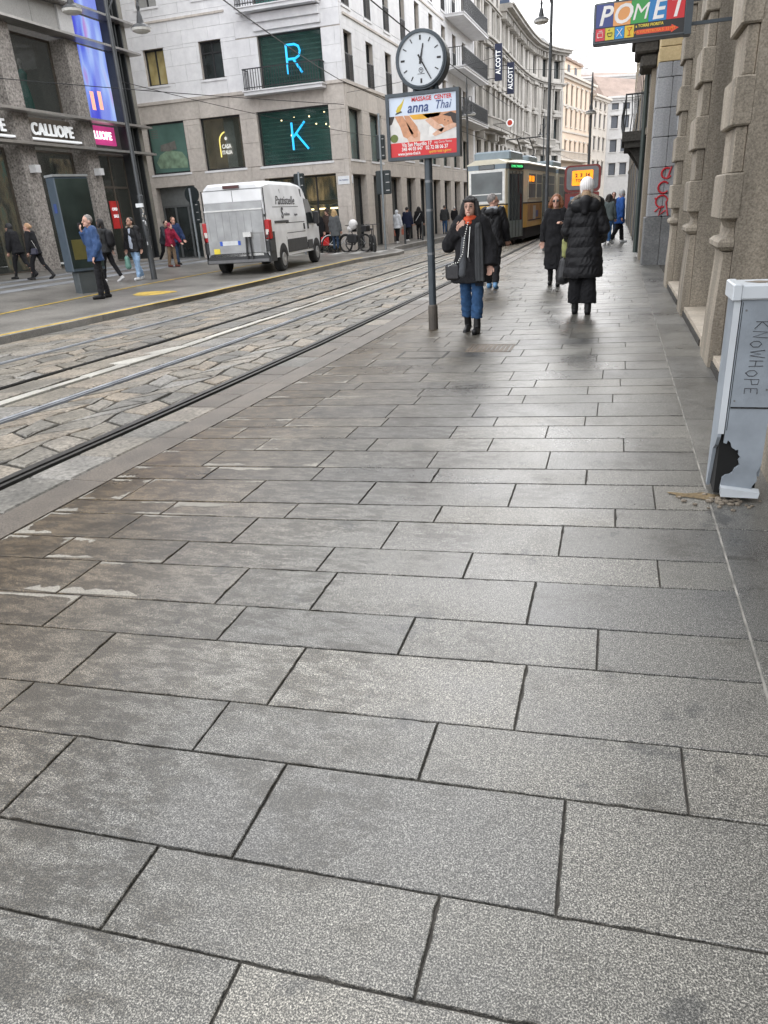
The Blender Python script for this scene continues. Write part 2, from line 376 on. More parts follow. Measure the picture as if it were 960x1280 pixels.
for d, P in pieces[:300]:
    m = MB(); stone_piece(m, P, -.05, 0); m.build('stone', COBBLE, road)
m = MB()
for d, P in pieces[300:]: stone_piece(m, P, -.05, 0)
m.build('stone_paving', COBBLE, road, kind='stuff')
# pale guide line of long setts, with gaps and a few flares
LINEM = stone('pale line stone', (.40, .385, .34), (.56, .54, .485), 40, .6, .2, .2, .35, 1.5)
y = 3.0; k = 0
while y < 44:
    L = random.uniform(.55, 1.1); w = .055 + random.uniform(0, .035)
    m = MB(); fl = .18 if k in (6, 7) else 0
    P = [(cv(-6.10 - w - fl, y), y), (cv(-6.10 + w, y), y), (cv(-6.10 + w, y + L - .03), y + L - .03), (cv(-6.10 - w + random.uniform(-.02, .02), y + L - .03), y + L - .03)]
    stone_piece(m, P, -.05, .001, .006); m.build('line_stone', LINEM, road); y += L; k += 1
# rails
for i, x0 in enumerate(RAILS):
    t = MB(); ys = [-3 + k for k in range(0, 50)] + [50, 60, 75, 90, 120]
    def rl(a, b_, z0, z1): t.ring_loft([[(cv(x0, y) + a, y, z0), (cv(x0, y) + b_, y, z0), (cv(x0, y) + b_, y, z1), (cv(x0, y) + a, y, z1)] for y in ys])
    (rl(-.075, -.012, -.05, .002), rl(.026, .062, -.05, .001)) if i == 0 else (rl(-.06, -.012, -.05, .002), rl(.020, .04, -.05, .001)) if i != 2 else (rl(-.035, -.012, -.05, .002), rl(.018, .03, -.05, .001))
    lab = ['black grooved tram rail nearest the granite sidewalk', 'shiny blue grey tram rail second from the sidewalk', 'thin dark tram rail just beyond the pale line of setts', 'worn tram rail nearest the yellow lined platform'][i]
    r = t.build('tram_rail', DARKST if i in (0, 2) else STEEL); tag(r, lab, 'rail', 'tram rails set in the stone roadway')
    t2 = MB(); t = t2; rl(-.012, .026, -.05, -.025); t2.build('rail_groove', JOINT, r)

# ------------------------------------------------------------------ near sidewalk: granite slabs
g = MB(); g.box(-3.6, 2.2, -3, 14, -.10, -.009); g.box(-3.35, 2.2, 14, 60, -.10, -.009); g.ring_loft([[(-2.9, y, -.1), (6 + (y - 60) * .2, y, -.1), (6 + (y - 60) * .2, y, -.022), (-2.9 + (y - 60) * .08, y, -.022)] for y in (60, 140)])
swalk = g.build('sidewalk', plain('sidewalk joint grit', (.05, .046, .040), .9, var=.5, scale=30, bump=.3), kind='structure')
ROWS = [(-.80, -.64), (-.42, -.24), (-.12, .06), (.24, .42), (.52, .68), (.85, 1.0), (1.10, 1.27), (1.44, 1.655), (1.68, 1.935), (2.04, 2.31), (2.32, 2.59), (2.66, 2.965), (2.93, 3.235), (3.26, 3.6), (3.47, 3.86), (3.86, 4.23),
        (4.12, 4.5), (4.48, 4.86), (4.79, 5.17), (5.10, 5.49), (5.36, 5.75), (5.79, 6.17), (6.08, 6.46)]
JX = {4: [-.73, .2], 5: [-1.98, -1.11, -.32], 6: [-2.5, -1.65, -.89, -.04], 7: [-2.8, -2.03, -1.22, -.47, .29], 8: [-2.75, -1.93, -1.08, -.22], 9: [-2.3, -1.47, -.71, .03], 10: [-2.45, -1.63, -1.18, -.25],
      11: [-2.8, -2.11, -1.29, -.58, .28], 12: [-2.6, -1.87, -1.05, -.17], 13: [-2.5, -1.72, -.86, .09], 14: [-2.9, -2.1, -1.36, -.49, .3]}
y = ROWS[-1][0]
while y < 60:
    y += random.choice((.27, .30, .36, .40)); ROWS.append((y, y + .38))
XL, XR = -3.20, .583
allsl = []
for i, ((l0, r0), (l1, r1)) in enumerate(zip(ROWS, ROWS[1:])):
    def yy(x, a, b_): return a + (b_ - a) * (x - XL) / (.6 - XL)
    js = JX.get(i)
    if js is None:
        js = []; x = XL + random.uniform(.25, .9)
        while x < XR - .25: js.append(x); x += random.uniform(.68, .98)
    xs = [cv(XL, l0)] + js + [XR]
    for a, b_ in zip(xs, xs[1:]):
        gp = .0034 if l0 < 3 else .0065
        gj = .0024 + random.choice((0, 0, .001)) if l0 < 3 else .0028
        lip = random.uniform(-.0012, .0012)
        allsl.append((l0, [(a + gj, yy(a, l0, r0) + gp), (b_ - gj, yy(b_, l0, r0) + gp), (b_ - gj, yy(b_, l1, r1) - gp), (a + gj, yy(a, l1, r1) - gp)], lip))
def slab(mb, P, z, ch=.0022):
    (a, b_, c, d) = P
    q = [(a[0] + ch, a[1] + ch), (b_[0] - ch, b_[1] + ch), (c[0] - ch, c[1] - ch), (d[0] + ch, d[1] - ch)]
    vs = [(x, y, -.06) for x, y in P] + [(x, y, z - ch) for x, y in P] + [(x, y, z) for x, y in q]
    mb.add(vs, [(j, (j + 1) % 4, 4 + (j + 1) % 4, 4 + j) for j in range(4)] + [(4 + j, 4 + (j + 1) % 4, 8 + (j + 1) % 4, 8 + j) for j in range(4)] + [(8, 9, 10, 11)])
vis = [s for s in allsl]
near = vis[:300]
def worn_slab(mb, P, z):
    out = []
    for k in range(4):
        a, b_ = P[k], P[(k + 1) % 4]; L = sqrt((b_[0] - a[0]) ** 2 + (b_[1] - a[1]) ** 2); n = max(3, int(L / .035)); nx, ny = -(b_[1] - a[1]) / L, (b_[0] - a[0]) / L
        for i in range(n):
            t = i / n; j = 0 if i == 0 else abs(random.gauss(0, .0009)) + (random.uniform(.002, .006) if random.random() < .05 else 0)
            out.append((a[0] + (b_[0] - a[0]) * t + nx * j, a[1] + (b_[1] - a[1]) * t + ny * j))
    n = len(out); cx = sum(p[0] for p in out) / n; cy = sum(p[1] for p in out) / n; q = []
    for x, y in out: l = sqrt((cx - x) ** 2 + (cy - y) ** 2); q.append((x + (cx - x) * .0026 / l, y + (cy - y) * .0026 / l))
    vs = [(x, y, -.06) for x, y in out] + [(x, y, z - .0024) for x, y in out] + [(x, y, z) for x, y in q]
    mb.add(vs, [(j, (j + 1) % n, n + (j + 1) % n, n + j) for j in range(n)] + [(n + j, n + (j + 1) % n, 2 * n + (j + 1) % n, 2 * n + j) for j in range(n)] + [tuple(range(2 * n, 3 * n))])
for l0, P, z in near:
    m = MB(); (worn_slab if l0 < 4 else slab)(m, P, z); m.build('slab', SLAB, swalk)
m = MB()
for l0, P, z in vis[300:]: slab(m, P, z, .003)
m.build('slab_paving', SLAB, swalk, kind='stuff')
# pale scraped patches that sit in the corners of the slabs near the kerb
PATCH = stone('pale scraped stone', (.13, .12, .10), (.36, .335, .285), 130, .55, .2, .15, .2, 6)
for l0, P, z in near:
    if not (1.9 < l0 < 11): continue
    for k in range(4):
        a, nx_, pv = P[k], P[(k + 1) % 4], P[k - 1]
        if a[0] > -1.75 or random.random() > (.6 if a[0] < -2.2 else .25) * (1.0 if l0 < 8 else .6): continue
        d1 = Vector((nx_[0] - a[0], nx_[1] - a[1])); d2 = Vector((pv[0] - a[0], pv[1] - a[1])); L1, L2 = d1.length, d2.length; d1 /= L1; d2 /= L2
        if k % 2: d1, d2, L1, L2 = d2, d1, L2, L1      # d1 runs along the joint
        w1 = random.uniform(.12, .55) * L1; w2 = random.uniform(.10, .55) * L2; tk = random.uniform(.02, .06)
        o = Vector(a) + d1 * .006 + d2 * .006; pts = [o]
        n = 9
        for i in range(n + 1): pts.append(o + d1 * w1 * (1 - i / n * .92) + d2 * (tk * (1 if i < n else 1) * random.uniform(.55, 1.25)) * (0.4 if i == 0 else 1))
        if random.random() < .5:
            for i in range(1, 6): pts.append(o + d1 * (tk * .9) * random.uniform(.6, 1.3) * (1 - i / 7) + d2 * (tk + (w2 - tk) * i / 5))
        pts.append(o + d2 * max(tk * .6, .0))
        m = MB(); m.add([(p.x, p.y, z + .0009) for p in pts], [tuple(range(len(pts)))]); m.build('scraped_patch', PATCH, swalk)
# long band of slabs beside the buildings, and strip up to the walls
y = -.9; k = 0
while y < 46:
    L = random.uniform(.95, 1.6)
    m = MB(); slab(m, [(.590, y + .004), (1.06, y + .004), (1.06, y + L - .004), (.590, y + L - .004)], random.uniform(-.001, .001)); m.build('band_slab', BAND, swalk)
    if y < 4.6: m = MB(); slab(m, [(1.066, y + .2), (1.9, y + .2), (1.9, y + L + .192), (1.066, y + L + .192)], 0); m.build('band_slab', BAND, swalk)
    y += L
m = MB(); m.ring_loft([[(XL - .2, y, -.05), (8, y, -.05), (8, y, -.001), (XL + .2, y, -.001)] for y in (60.2, 140)]); m.build('far_paving', SLAB, swalk)
g = MB(); g.box(.578, .596, -.9, 46, -.0089, -.0045); g.build('pale_joint', plain('pale joint mortar', (.22, .21, .19), .8, var=.5, scale=9), swalk)
# kerb strip of brown granite, then pale worn setts along the rail
y = -1.5
while y < 45:
    L = random.uniform(.8, 1.25)
    P = [(cv(-3.50, y), y + .004), (cv(-3.215, y), y + .004), (cv(-3.215, y + L), y + L - .004), (cv(-3.50, y + L), y + L - .004)]
    m = MB(); slab(m, P, .001); m.build('kerb_stone', KERBG, swalk)
    n = 2
    for q in range(n):
        a, b_ = y + L * q / n, y + L * (q + 1) / n
        P = [(cv(-3.86, a) + .0, a + .008), (cv(-3.52, a), a + .008), (cv(-3.52, b_) + random.uniform(-.01, .004), b_ - .008), (cv(-3.86, b_), b_ - .008)]
        m = MB(); stone_piece(m, P, -.05, 0); m.build('edge_stone', KERBG if random.random() < .6 else COBBLE, swalk)
    y += L
# drain cover and access covers in the sidewalk
t = thing('drain_cover', 'rusty metal grating set in the slabs in front of the woman in the orange scarf', 'drain cover', (-1.35, 8.62, 0))
RUST = stone('rusty plate', (.10, .075, .055), (.21, .165, .12), 70, .6, .1, .4, .4, 4)
m = MB(); m.box(-1.62, -1.08, 8.37, 8.40, -.02, .004); m.box(-1.62, -1.08, 8.84, 8.87, -.02, .004); m.box(-1.62, -1.59, 8.40, 8.84, -.02, .004); m.box(-1.11, -1.08, 8.40, 8.84, -.02, .004); m.build('cover_frame', RUST, t)
m = MB()
for k in range(9): m.box(-1.585 + k * .052, -1.547 + k * .052, 8.405, 8.835, -.02, .003)
m.build('grating', RUST, t)
t = thing('access_cover', 'paved access cover with a dark metal rim beside the foot of the clock post', 'access cover', (-2.1, 8.25, 0))
m = MB()
for a in ((-2.37, -1.80, 8.02, 8.05), (-2.37, -1.80, 8.40, 8.43), (-2.37, -2.34, 8.05, 8.40), (-1.83, -1.80, 8.05, 8.40)): m.box(*a, -.02, .003)
m.build('cover_frame', plain('dark iron', (.035, .033, .03), .55, .5), t)
m = MB(); m.box(-2.338, -1.832, 8.052, 8.398, -.02, .002); m.build('cover_infill', SLAB, t)

# ------------------------------------------------------------------ far pavement (tram platform)
xs = [-70, -45, -30, -24, -20, -18.5, -17, -16, -15, -14, -13, -12, -11.3, -10.6, -10]
ys = [-6, 0, 4, 7, 10, 13, 16, 19, 22, 24, 25.5, 27, 28.3, 29.4, 30.5, 31.6, 33.5, 38, 45, 60, 75]
m = MB(); vs = []; fs = []
for y in ys:
    for x in xs + [None]:
        xx = kerbx(y) - .28 if x is None else min(x, kerbx(y) - .6)
        vs.append((xx, y, hz(xx, y)))
n = len(xs) + 1
for j in range(len(ys) - 1):
    for i in range(n - 1): fs.append((j * n + i, j * n + i + 1, (j + 1) * n + i + 1, (j + 1) * n + i))
m.add(vs, fs); plat = m.build('far_pavement', ASPH, kind='structure')
KERB2 = stone('grey kerb stone', (.20, .19, .175), (.36, .345, .32), 60, .65, .2, .3, .3, 1.5)
def kerb_run(y0, y1, st):
    y = y0
    while y < y1:
        a, b_ = kerbx(y), kerbx(y + st); d = Vector((b_ - a, st)).normalized(); nx, ny = -d.y * .28, d.x * .28; gp = .006
        P = [(a, y + gp), (b_, y + st - gp), (b_ + nx, y + st - gp + ny), (a + nx, y + gp + ny)]
        m = MB(); vs = [(p[0], p[1], -.05) for p in P] + [(p[0], p[1], .104) for p in P]
        m.hexa(vs); m.build('kerb_stone', KERB2, plat); y += st
kerb_run(4, 26, 1.1); kerb_run(26.0, 33.6, .45); kerb_run(33.6, 60, 1.3)
YEL = stone('worn yellow paint', (.50, .33, .04), (.64, .44, .07), 30, .6, .08, .1, .45, 5)
def on_plat(name, P, mat, dz=.006, label=None):
    m = MB(); k = len(P); m.add([(x, y, hz(x, y) + dz) for x, y in P], [tuple(range(k))]); return m.build(name, mat, plat)
def pline(pts, w, mat, name='road_marking'):
    m = MB(); vs = []
    for x, y in pts: vs += [(x - w / 2, y, hz(x, y) + .006), (x + w / 2, y, hz(x, y) + .006)]
    m.add(vs, [(2 * i, 2 * i + 1, 2 * i + 3, 2 * i + 2) for i in range(len(pts) - 1)]); m.build(name, mat, plat)
def lerp_pts(a, b_, n): return [(a[0] + (b_[0] - a[0]) * i / n, a[1] + (b_[1] - a[1]) * i / n) for i in range(n + 1)]
pline(lerp_pts((-9.75, 6), (-9.13, 13.5), 6) + lerp_pts((-9.0, 15), (-8.75, 26), 8), .13, YEL)
pline(lerp_pts((-11.5, 6), (-11.77, 11.9), 6) + lerp_pts((-11.85, 13), (-12.1, 17.2), 4) + lerp_pts((-12.1, 18), (-12.0, 26), 6), .12, YEL)
P = [(-10.55 + .5 * cos(a) * (1 + .12 * sin(5 * a)), 15.5 + .5 * sin(a) * (1 + .1 * sin(3 * a))) for a in [2 * pi * i / 20 for i in range(20)]]
on_plat('road_marking', P, YEL)
PAVL = stone('blue grey paving stripe', (.20, .21, .225), (.33, .34, .36), 40, .5, .25, .2, .3, 1.5)
for k, xx in enumerate((-14.6, -15.5, -16.4)):
    y = 6
    while y < 26:
        L = random.uniform(.9, 1.4); m = MB(); P = [(xx - .2, y + .01), (xx + .2, y + .01), (xx + .2, y + L - .01), (xx - .2, y + L - .01)]
        vs = [(p[0], p[1], hz(*p) - .02) for p in P] + [(p[0], p[1], hz(*p) + .007) for p in P]; m.hexa(vs); m.build('paving_stone', PAVL, plat); y += L
WHT = stone('worn white paint', (.46, .45, .43), (.66, .65, .62), 30, .6, .1, .1, .4, 5)
for k in range(6): on_plat('road_marking', [(-13.9 + k * .9, 28.8), (-13.45 + k * .9, 28.8), (-13.45 + k * .9, 30.3), (-13.9 + k * .9, 30.3)], WHT)

# ------------------------------------------------------------------ facade frame: u along the wall, z up, d outwards
class Fac:
    def __init__(s, P, a): s.P = Vector((P[0], P[1], 0)); s.u = Vector((cos(a), sin(a), 0)); s.n = Vector((sin(a), -cos(a), 0))
    def p(s, u, z, d=0): q = s.P + s.u * u + s.n * d; return (q.x, q.y, z)
    def box(s, m, u0, u1, z0, z1, d0, d1):
        return m.hexa([s.p(u0, z0, d1), s.p(u1, z0, d1), s.p(u1, z0, d0), s.p(u0, z0, d0), s.p(u0, z1, d1), s.p(u1, z1, d1), s.p(u1, z1, d0), s.p(u0, z1, d0)])
    def M(s, u, z, d): return frameM(s.p(u, z, d), s.u, (0, 0, 1))
def subtract(cell, ops):
    cells = [cell]
    for (a, b_, c, d) in ops:
        out = []
        for (p, q, r, s_) in cells:
            if q <= a or p >= b_ or s_ <= c or r >= d: out.append((p, q, r, s_)); continue
            if r < c: out.append((p, q, r, c))
            if s_ > d: out.append((p, q, d, s_))
            lo, hi = max(r, c), min(s_, d)
            if p < a: out.append((p, a, lo, hi))
            if q > b_: out.append((b_, q, lo, hi))
        cells = out
    return cells
def backing(F, m, ext, ops, d0, d1):
    zs = sorted({ext[2], ext[3]} | {z for o in ops for z in o[2:] if ext[2] < z < ext[3]})
    for a, b_ in zip(zs, zs[1:]):
        row = [o for o in ops if o[2] < b_ - 1e-6 and o[3] > a + 1e-6]
        for c in subtract((ext[0], ext[1], a, b_), row): F.box(m, *c, d0, d1)
def panels(F, parent, ext, ops, course, length, mat, d0, d1, gap=.012, name='stone_panel', cap=None, stagger=True):
    lst = []; z = ext[2]; k = 0
    while z < ext[3] - .02:
        z2 = min(ext[3], z + course * (1 if not isinstance(course, list) else 1))
        if ext[3] - z2 < .12: z2 = ext[3]
        u = ext[0] - (length * .5 if (k % 2 and stagger) else 0)
        while u < ext[1] - .02:
            u2 = min(ext[1], u + length); c = (max(u, ext[0]), u2, z, z2)
            if c[1] - c[0] > .02:
                for q in subtract(c, ops):
                    if q[1] - q[0] > .05 and q[3] - q[2] > .05: lst.append(q)
            u = u + length
        z = z2; k += 1
    lst.sort(key=lambda q: ((F.p(q[0], q[2])[0]) ** 2 + (F.p(q[0], q[2])[1]) ** 2) ** .5 / ((q[1] - q[0]) * (q[3] - q[2])) ** .25)
    n = len(lst) if cap is None else cap
    for q in lst[:n]:
        m = MB(); e = random.uniform(-.003, .003); F.box(m, q[0] + gap / 2, q[1] - gap / 2, q[2] + gap / 2, q[3] - gap / 2, d0, d1 + e); m.build(name, mat, parent)
    if len(lst) > n:
        m = MB()
        for q in lst[n:]: F.box(m, q[0] + gap / 2, q[1] - gap / 2, q[2] + gap / 2, q[3] - gap / 2, d0, d1)
        m.build(name + 's', mat, parent, kind='stuff')
    return len(lst)
def window(F, parent, u0, u1, z0, z1, dep=.28, gl=DKGL, fr=FRAME, mull=0, trans=0, t=.06, sill=None, rail=False):
    w = MB()
    F.box(w, u0, u0 + t, z0, z1, -dep, -dep + .06); F.box(w, u1 - t, u1, z0, z1, -dep, -dep + .06)
    F.box(w, u0 + t, u1 - t, z0, z0 + t, -dep, -dep + .06); F.box(w, u0 + t, u1 - t, z1 - t, z1, -dep, -dep + .06)
    for k in range(mull):
        c = u0 + (u1 - u0) * (k + 1) / (mull + 1); F.box(w, c - t / 2, c + t / 2, z0 + t, z1 - t, -dep, -dep + .05)
    for k in range(trans):
        c = z0 + (z1 - z0) * (k + 1) / (trans + 1) + .2 * (z1 - z0); F.box(w, u0 + t, u1 - t, c - t / 2, c + t / 2, -dep, -dep + .045)
    o = w.build('window', fr, parent)
    p = MB(); F.box(p, u0 + t, u1 - t, z0 + t, z1 - t, -dep - .01, -dep + .012); p.build('pane', gl, o)
    if sill is not None:
        s_ = MB(); F.box(s_, u0 - .08, u1 + .08, z0 - .09, z0 - .004, -dep, .07); s_.build('sill', sill, o)
    if rail:
        r = MB(); n = max(4, int((u1 - u0) / .12))
        for k in range(n + 1):
            c = u0 + .03 + (u1 - u0 - .06) * k / n; F.box(r, c - .011, c + .011, z0 + .06, z0 + .95, .0, .022)
        F.box(r, u0, u1, z0 + .95, z0 + .99, -.01, .03); F.box(r, u0, u1, z0 + .03, z0 + .06, -.01, .03)
        r.build('railing', FRAME, o)
    return o
def balcony(F, parent, u0, u1, z, proj=.9, h=.95, slab_m=MARB, n=None, side=True, th=.18):
    m = MB(); F.box(m, u0, u1, z - th, z, .003, proj); F.box(m, u0 - .05, u1 + .05, z - .05, z - .01, .004, proj + .05)
    b = m.build('balcony', slab_m, parent)
    r = MB(); n = n or int((u1 - u0) / .13)
    for k in range(n + 1):
        c = u0 + .03 + (u1 - u0 - .06) * k / n; F.box(r, c - .011, c + .011, z, z + h, proj - .06, proj - .038)
    if side:
        for c in (u0 + .03, u1 - .03):
            for q in range(int(proj / .13)): F.box(r, c - .011, c + .011, z, z + h, .1 + q * .13, .122 + q * .13)
            F.box(r, c - .02, c + .02, z + h + .001, z + h + .035, .02, proj - .075)
    F.box(r, u0, u1, z + h, z + h + .04, proj - .07, proj - .03); F.box(r, u0, u1, z + .08, z + .11, proj - .065, proj - .035)
    r.build('railing', FRAME, b); return b

# ================================================================== corner building with the blue neon letters
KB = thing('corner_building', 'pale stone corner building with blue neon letters R and K in its windows', 'building', (-11, 31.9, 0))
F1 = Fac((-10.98, 31.85), 0); F2 = Fac((-10.98, 31.85), radians(88.25))
D_ENT = (-9.6, -7.57, .05, 3.22); OP2 = (-6.78, -4.78, .05, 3.06); OP3 = (-4.01, -.65, .05, 3.24)
SX = .4
def sc(v): return .937 * v + .0995
bigK = (-4.72 * .937 + .37, -1.2 * .937 + .37, sc(3.88), sc(6.12)); bigR = (-4.3 * .937 + .37, -1.28 * .937 + .37, sc(6.97), sc(9.04))
bed = (-10.62 * .937 + .37, -8.55 * .937 + .37, sc(3.92), sc(6.13)); casa = (-7.68 * .937 + .37, -5.58 * .937 + .37, sc(3.9), sc(6.12))
w1 = (-10.13 * .937 + .37, -9.04 * .937 + .37, sc(7.66), sc(9.12)); w2 = (-7.21 * .937 + .37, -6.08 * .937 + .37, sc(7.65), sc(9.14))
w3 = (w1[0], w1[1], 10.15, 11.6); w4 = (w2[0], w2[1], 10.15, 11.6); big3 = (bigR[0], bigR[1], 9.5, 11.7)
ops1 = [D_ENT, OP2, OP3, bigK, bigR, bed, casa, w1, w2, w3, w4, big3]
Zb = 6.55      # beige base below, pale marble above
TOP = 15.2
bk = MB(); backing(F1, bk, (-14, 0, -.1, TOP), ops1, -.34, -.0)
bk.build('wall', TRAV, KB)
n1 = panels(F1, KB, (-14, 0, .04, Zb), ops1, .93, 1.45, TRAV, .001, .045, .009)
n2 = panels(F1, KB, (-14, 0, Zb + .12, TOP), ops1, .62, 1.25, MARB, .001, .035, .008)
m = MB(); F1.box(m, -14, .1, Zb, Zb + .12, .001, .1); F1.box(m, -14, -5.0, 9.56, 9.64, .04, .075)
F2.box(m, -.1, 25.7, Zb, Zb + .119, .001, .09); F2.box(m, .2, 17, 8.95, 9.03, .04, .08); F2.box(m, .2, 17, 11.7, 11.78, .04, .08)
m.build('string_course', TRAV, KB)
# street side: regular bays
ops2 = []
k2 = 2.655
for k in range(9):
    u = k * k2 + .2 if k < 5 else k * 2.75 - .1
    ops2.append(('g', u + (0.0), u + 1.7, .05, 3.17))
    ops2.append(('a', u - .05, u + 1.6, (3.75 if k < 2 else 4.0), 5.72))
    if k < 6:
        ops2.append(('b', u + .02, u + .98, 6.8 if k > 5 else 6.42 + .25, 8.45)); ops2.append(('c', u + .02, u + .92, 9.3, 11.5)); ops2.append(('c', u + .02, u + .92, 12.1, 14.2))
    else:
        for z in (6.75, 9.5, 12.2): ops2.append(('b', u + .1, u + 1.1, z, z + 1.95))
o2 = [q[1:] for q in ops2]
bk = MB(); backing(F2, bk, (.0, 25.7, -.1, TOP), o2, -.34, 0)
F2.box(bk, .36, 25.7, -.1, TOP, -6, -5.5); F1.box(bk, -14, -.36, TOP, TOP + .4, -6, 0)
bk.build('wall', TRAV, KB)
panels(F2, KB, (.0, 25.7, .04, Zb), o2, .93, 1.327, TRAV, .001, .045, .009, cap=70)
panels(F2, KB, (.0, 25.7, Zb + .12, TOP), o2, .66, 1.327, MARB, .001, .035, .008, cap=70)
for (a, b_, c, d) in ():
    pass
CREAMW = plain('pale window blind', (.34, .34, .33), .5)
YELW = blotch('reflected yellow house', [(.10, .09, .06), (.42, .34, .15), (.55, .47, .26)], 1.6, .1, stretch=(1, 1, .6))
window(F1, KB, *w1, .2, YELW, mull=1, sill=MARB); window(F1, KB, *w2, .2, DKGL, mull=1, trans=1, sill=MARB)
window(F1, KB, *w3, .2, CREAMW, mull=1, sill=MARB); window(F1, KB, *w4, .2, DKGL, mull=1, sill=MARB)
for q in ops2:
    dk = DKGL
    if q[0] == 'g': window(F2, KB, *q[1:], .30, DKGL, mull=0, t=.09)
    elif q[0] == 'a': window(F2, KB, *q[1:], .24, glass('green tinted glass', (.05, .085, .08)), mull=0, sill=MARB)
    else: window(F2, KB, *q[1:], .22, DKGL, mull=1, sill=MARB, rail=True)
# display windows with slatted blinds and neon letters
NEON = plain('blue neon tube', (.02, .40, .80), .3, var=.02, emit=.6)
GREEN = blotch('green shop interior', [(.02, .09, .08), (.05, .17, .145), (.10, .26, .22)], .8, .6, emit=.12)  # interior surfaces glow faintly in place of room lighting
SLAT = plain('green blind slat', (.10, .30, .25), .35, var=.2)
def room(F, m, op, d0, d1):
    u0, u1, z0, z1 = op; F.box(m, u0 - .10, u1 + .10, z0 - .10, z1 + .10, d0 - .1, d0 - .002); F.box(m, u0 - .08, u0 - .01, z0 - .05, z1 + .05, d0, d1); F.box(m, u1 + .01, u1 + .08, z0 - .05, z1 + .05, d0, d1); F.box(m, u0, u1, z0 - .09, z0 - .01, d0, d1); F.box(m, u0, u1, z1 + .01, z1 + .09, d0, d1)
def display(op, nslat, letter):
    u0, u1, z0, z1 = op
    w = window(F1, KB, u0, u1, z0, z1, .16, SHGL, mull=0, t=.05, sill=MARB)
    m = MB(); room(F1, m, op, -1.1, -.345); m.build('display_back', GREEN, w)
    for k in range(nslat):
        c = z0 + .1 + (z1 - z0 - .2) * k / (nslat - 1); s_ = MB(); F1.box(s_, u0 + .07, u1 - .07, c - .022, c + .022, -.34, -.30); s_.build('slat', SLAT, w)
    cu = (u0 + u1) / 2 + (.12 if letter == 'R' else .2); cz = (z0 + z1) / 2; r = .045; m = MB()
    def st(p): m.tube([F1.p(cu + a, cz + b_, -.12 + .16) for a, b_ in p], r, 6)
    st([(-.27, -.52), (-.27, .52)])
    if letter == 'K': st([(.33, .52), (-.22, -.02)]); st([(-.1, .1), (.42, -.52)])
    else: st([(-.27, .5), (.1, .5), (.27, .42), (.33, .26), (.27, .08), (.1, 0), (-.25, 0)]); st([(.0, 0), (.36, -.52)])
    m.build('neon_letter', NEON, w, smooth=False)
    return w
wk = display(bigK, 13, 'K'); wr = display(bigR, 11, 'R')
WARM = plain('warm lamp', (1.0, .72, .38), .5, emit=4)
for k, (a, b_) in enumerate([(.9, -.35), (1.5, -.25), (2.2, -.3), (2.9, -.2), (1.3, -.95), (2.5, -.6), (2.95, -.65), (3.1, -.75)]):
    m = MB(); m.ell(F1.p(bigK[0] + a, bigK[3] + b_, -.5), (.035, .035, .035), 8, 5); m.build('ceiling_lamp', WARM, wk)
window(F1, KB, *big3, .16, GREEN, mull=0, t=.05)
for z, op in ((sc(6.93), bigR), (9.52, big3)): balcony(F1, KB, -4.95 * .937 + .37, -.76, z, .55, .75, n=30)
m = MB(); F1.box(m, bigR[0] - .1, bigR[1] + .03, 9.0, 9.3, .036, .22); F1.box(m, bigR[0] - .1, bigR[1] + .03, 8.72, 9.0, .036, .12); m.build('lintel', MARB, KB)
# bed linen poster window
wb = window(F1, KB, *bed, .1, DKGL, mull=0, t=.06, sill=MARB)
u0, u1, z0, z1 = bed
def pz(name, pts, mat, d, par): m = MB(); n = len(pts); m.prism(pts, lambda a, b_: F1.p(a, b_, d), lambda a, b_: F1.p(a, b_, d + .006)); return m.build(name, mat, par)
pz('poster', [(u0 + .07, z0 + .07), (u1 - .07, z0 + .07), (u1 - .07, z1 - .07), (u0 + .07, z1 - .07)], plain('poster teal green', (.09, .17, .145), .35, var=.3, scale=1), -.075, wb)
BG = plain('poster quilt green', (.20, .29, .20), .4, var=.35, scale=4); PG = plain('poster pillow grey', (.16, .155, .14), .4, var=.25, scale=5)
pz('poster_quilt', [(u0 + .35, z0 + .25), (u1 - .15, z0 + .2), (u1 - .12, z0 + .55), (u1 - .35, z0 + .85), (u0 + .9, z0 + .98), (u0 + .45, z0 + .8), (u0 + .22, z0 + .5)], BG, -.066, wb)
pz('poster_pillow', [(u0 + .5, z0 + .95), (u0 + 1.0, z0 + .92), (u0 + 1.08, z0 + 1.28), (u0 + .55, z0 + 1.2)], PG, -.064, wb)
pz('poster_pillow', [(u0 + .95, z0 + .95), (u0 + 1.35, z0 + .98), (u0 + 1.32, z0 + 1.33), (u0 + .98, z0 + 1.25)], PG, -.060, wb)
for k in range(4): pz('poster_lettering', [(u0 + .15, z1 - .3 - k * .09), (u0 + .5, z1 - .3 - k * .09), (u0 + .5, z1 - .27 - k * .09), (u0 + .15, z1 - .27 - k * .09)], PG, -.066, wb)
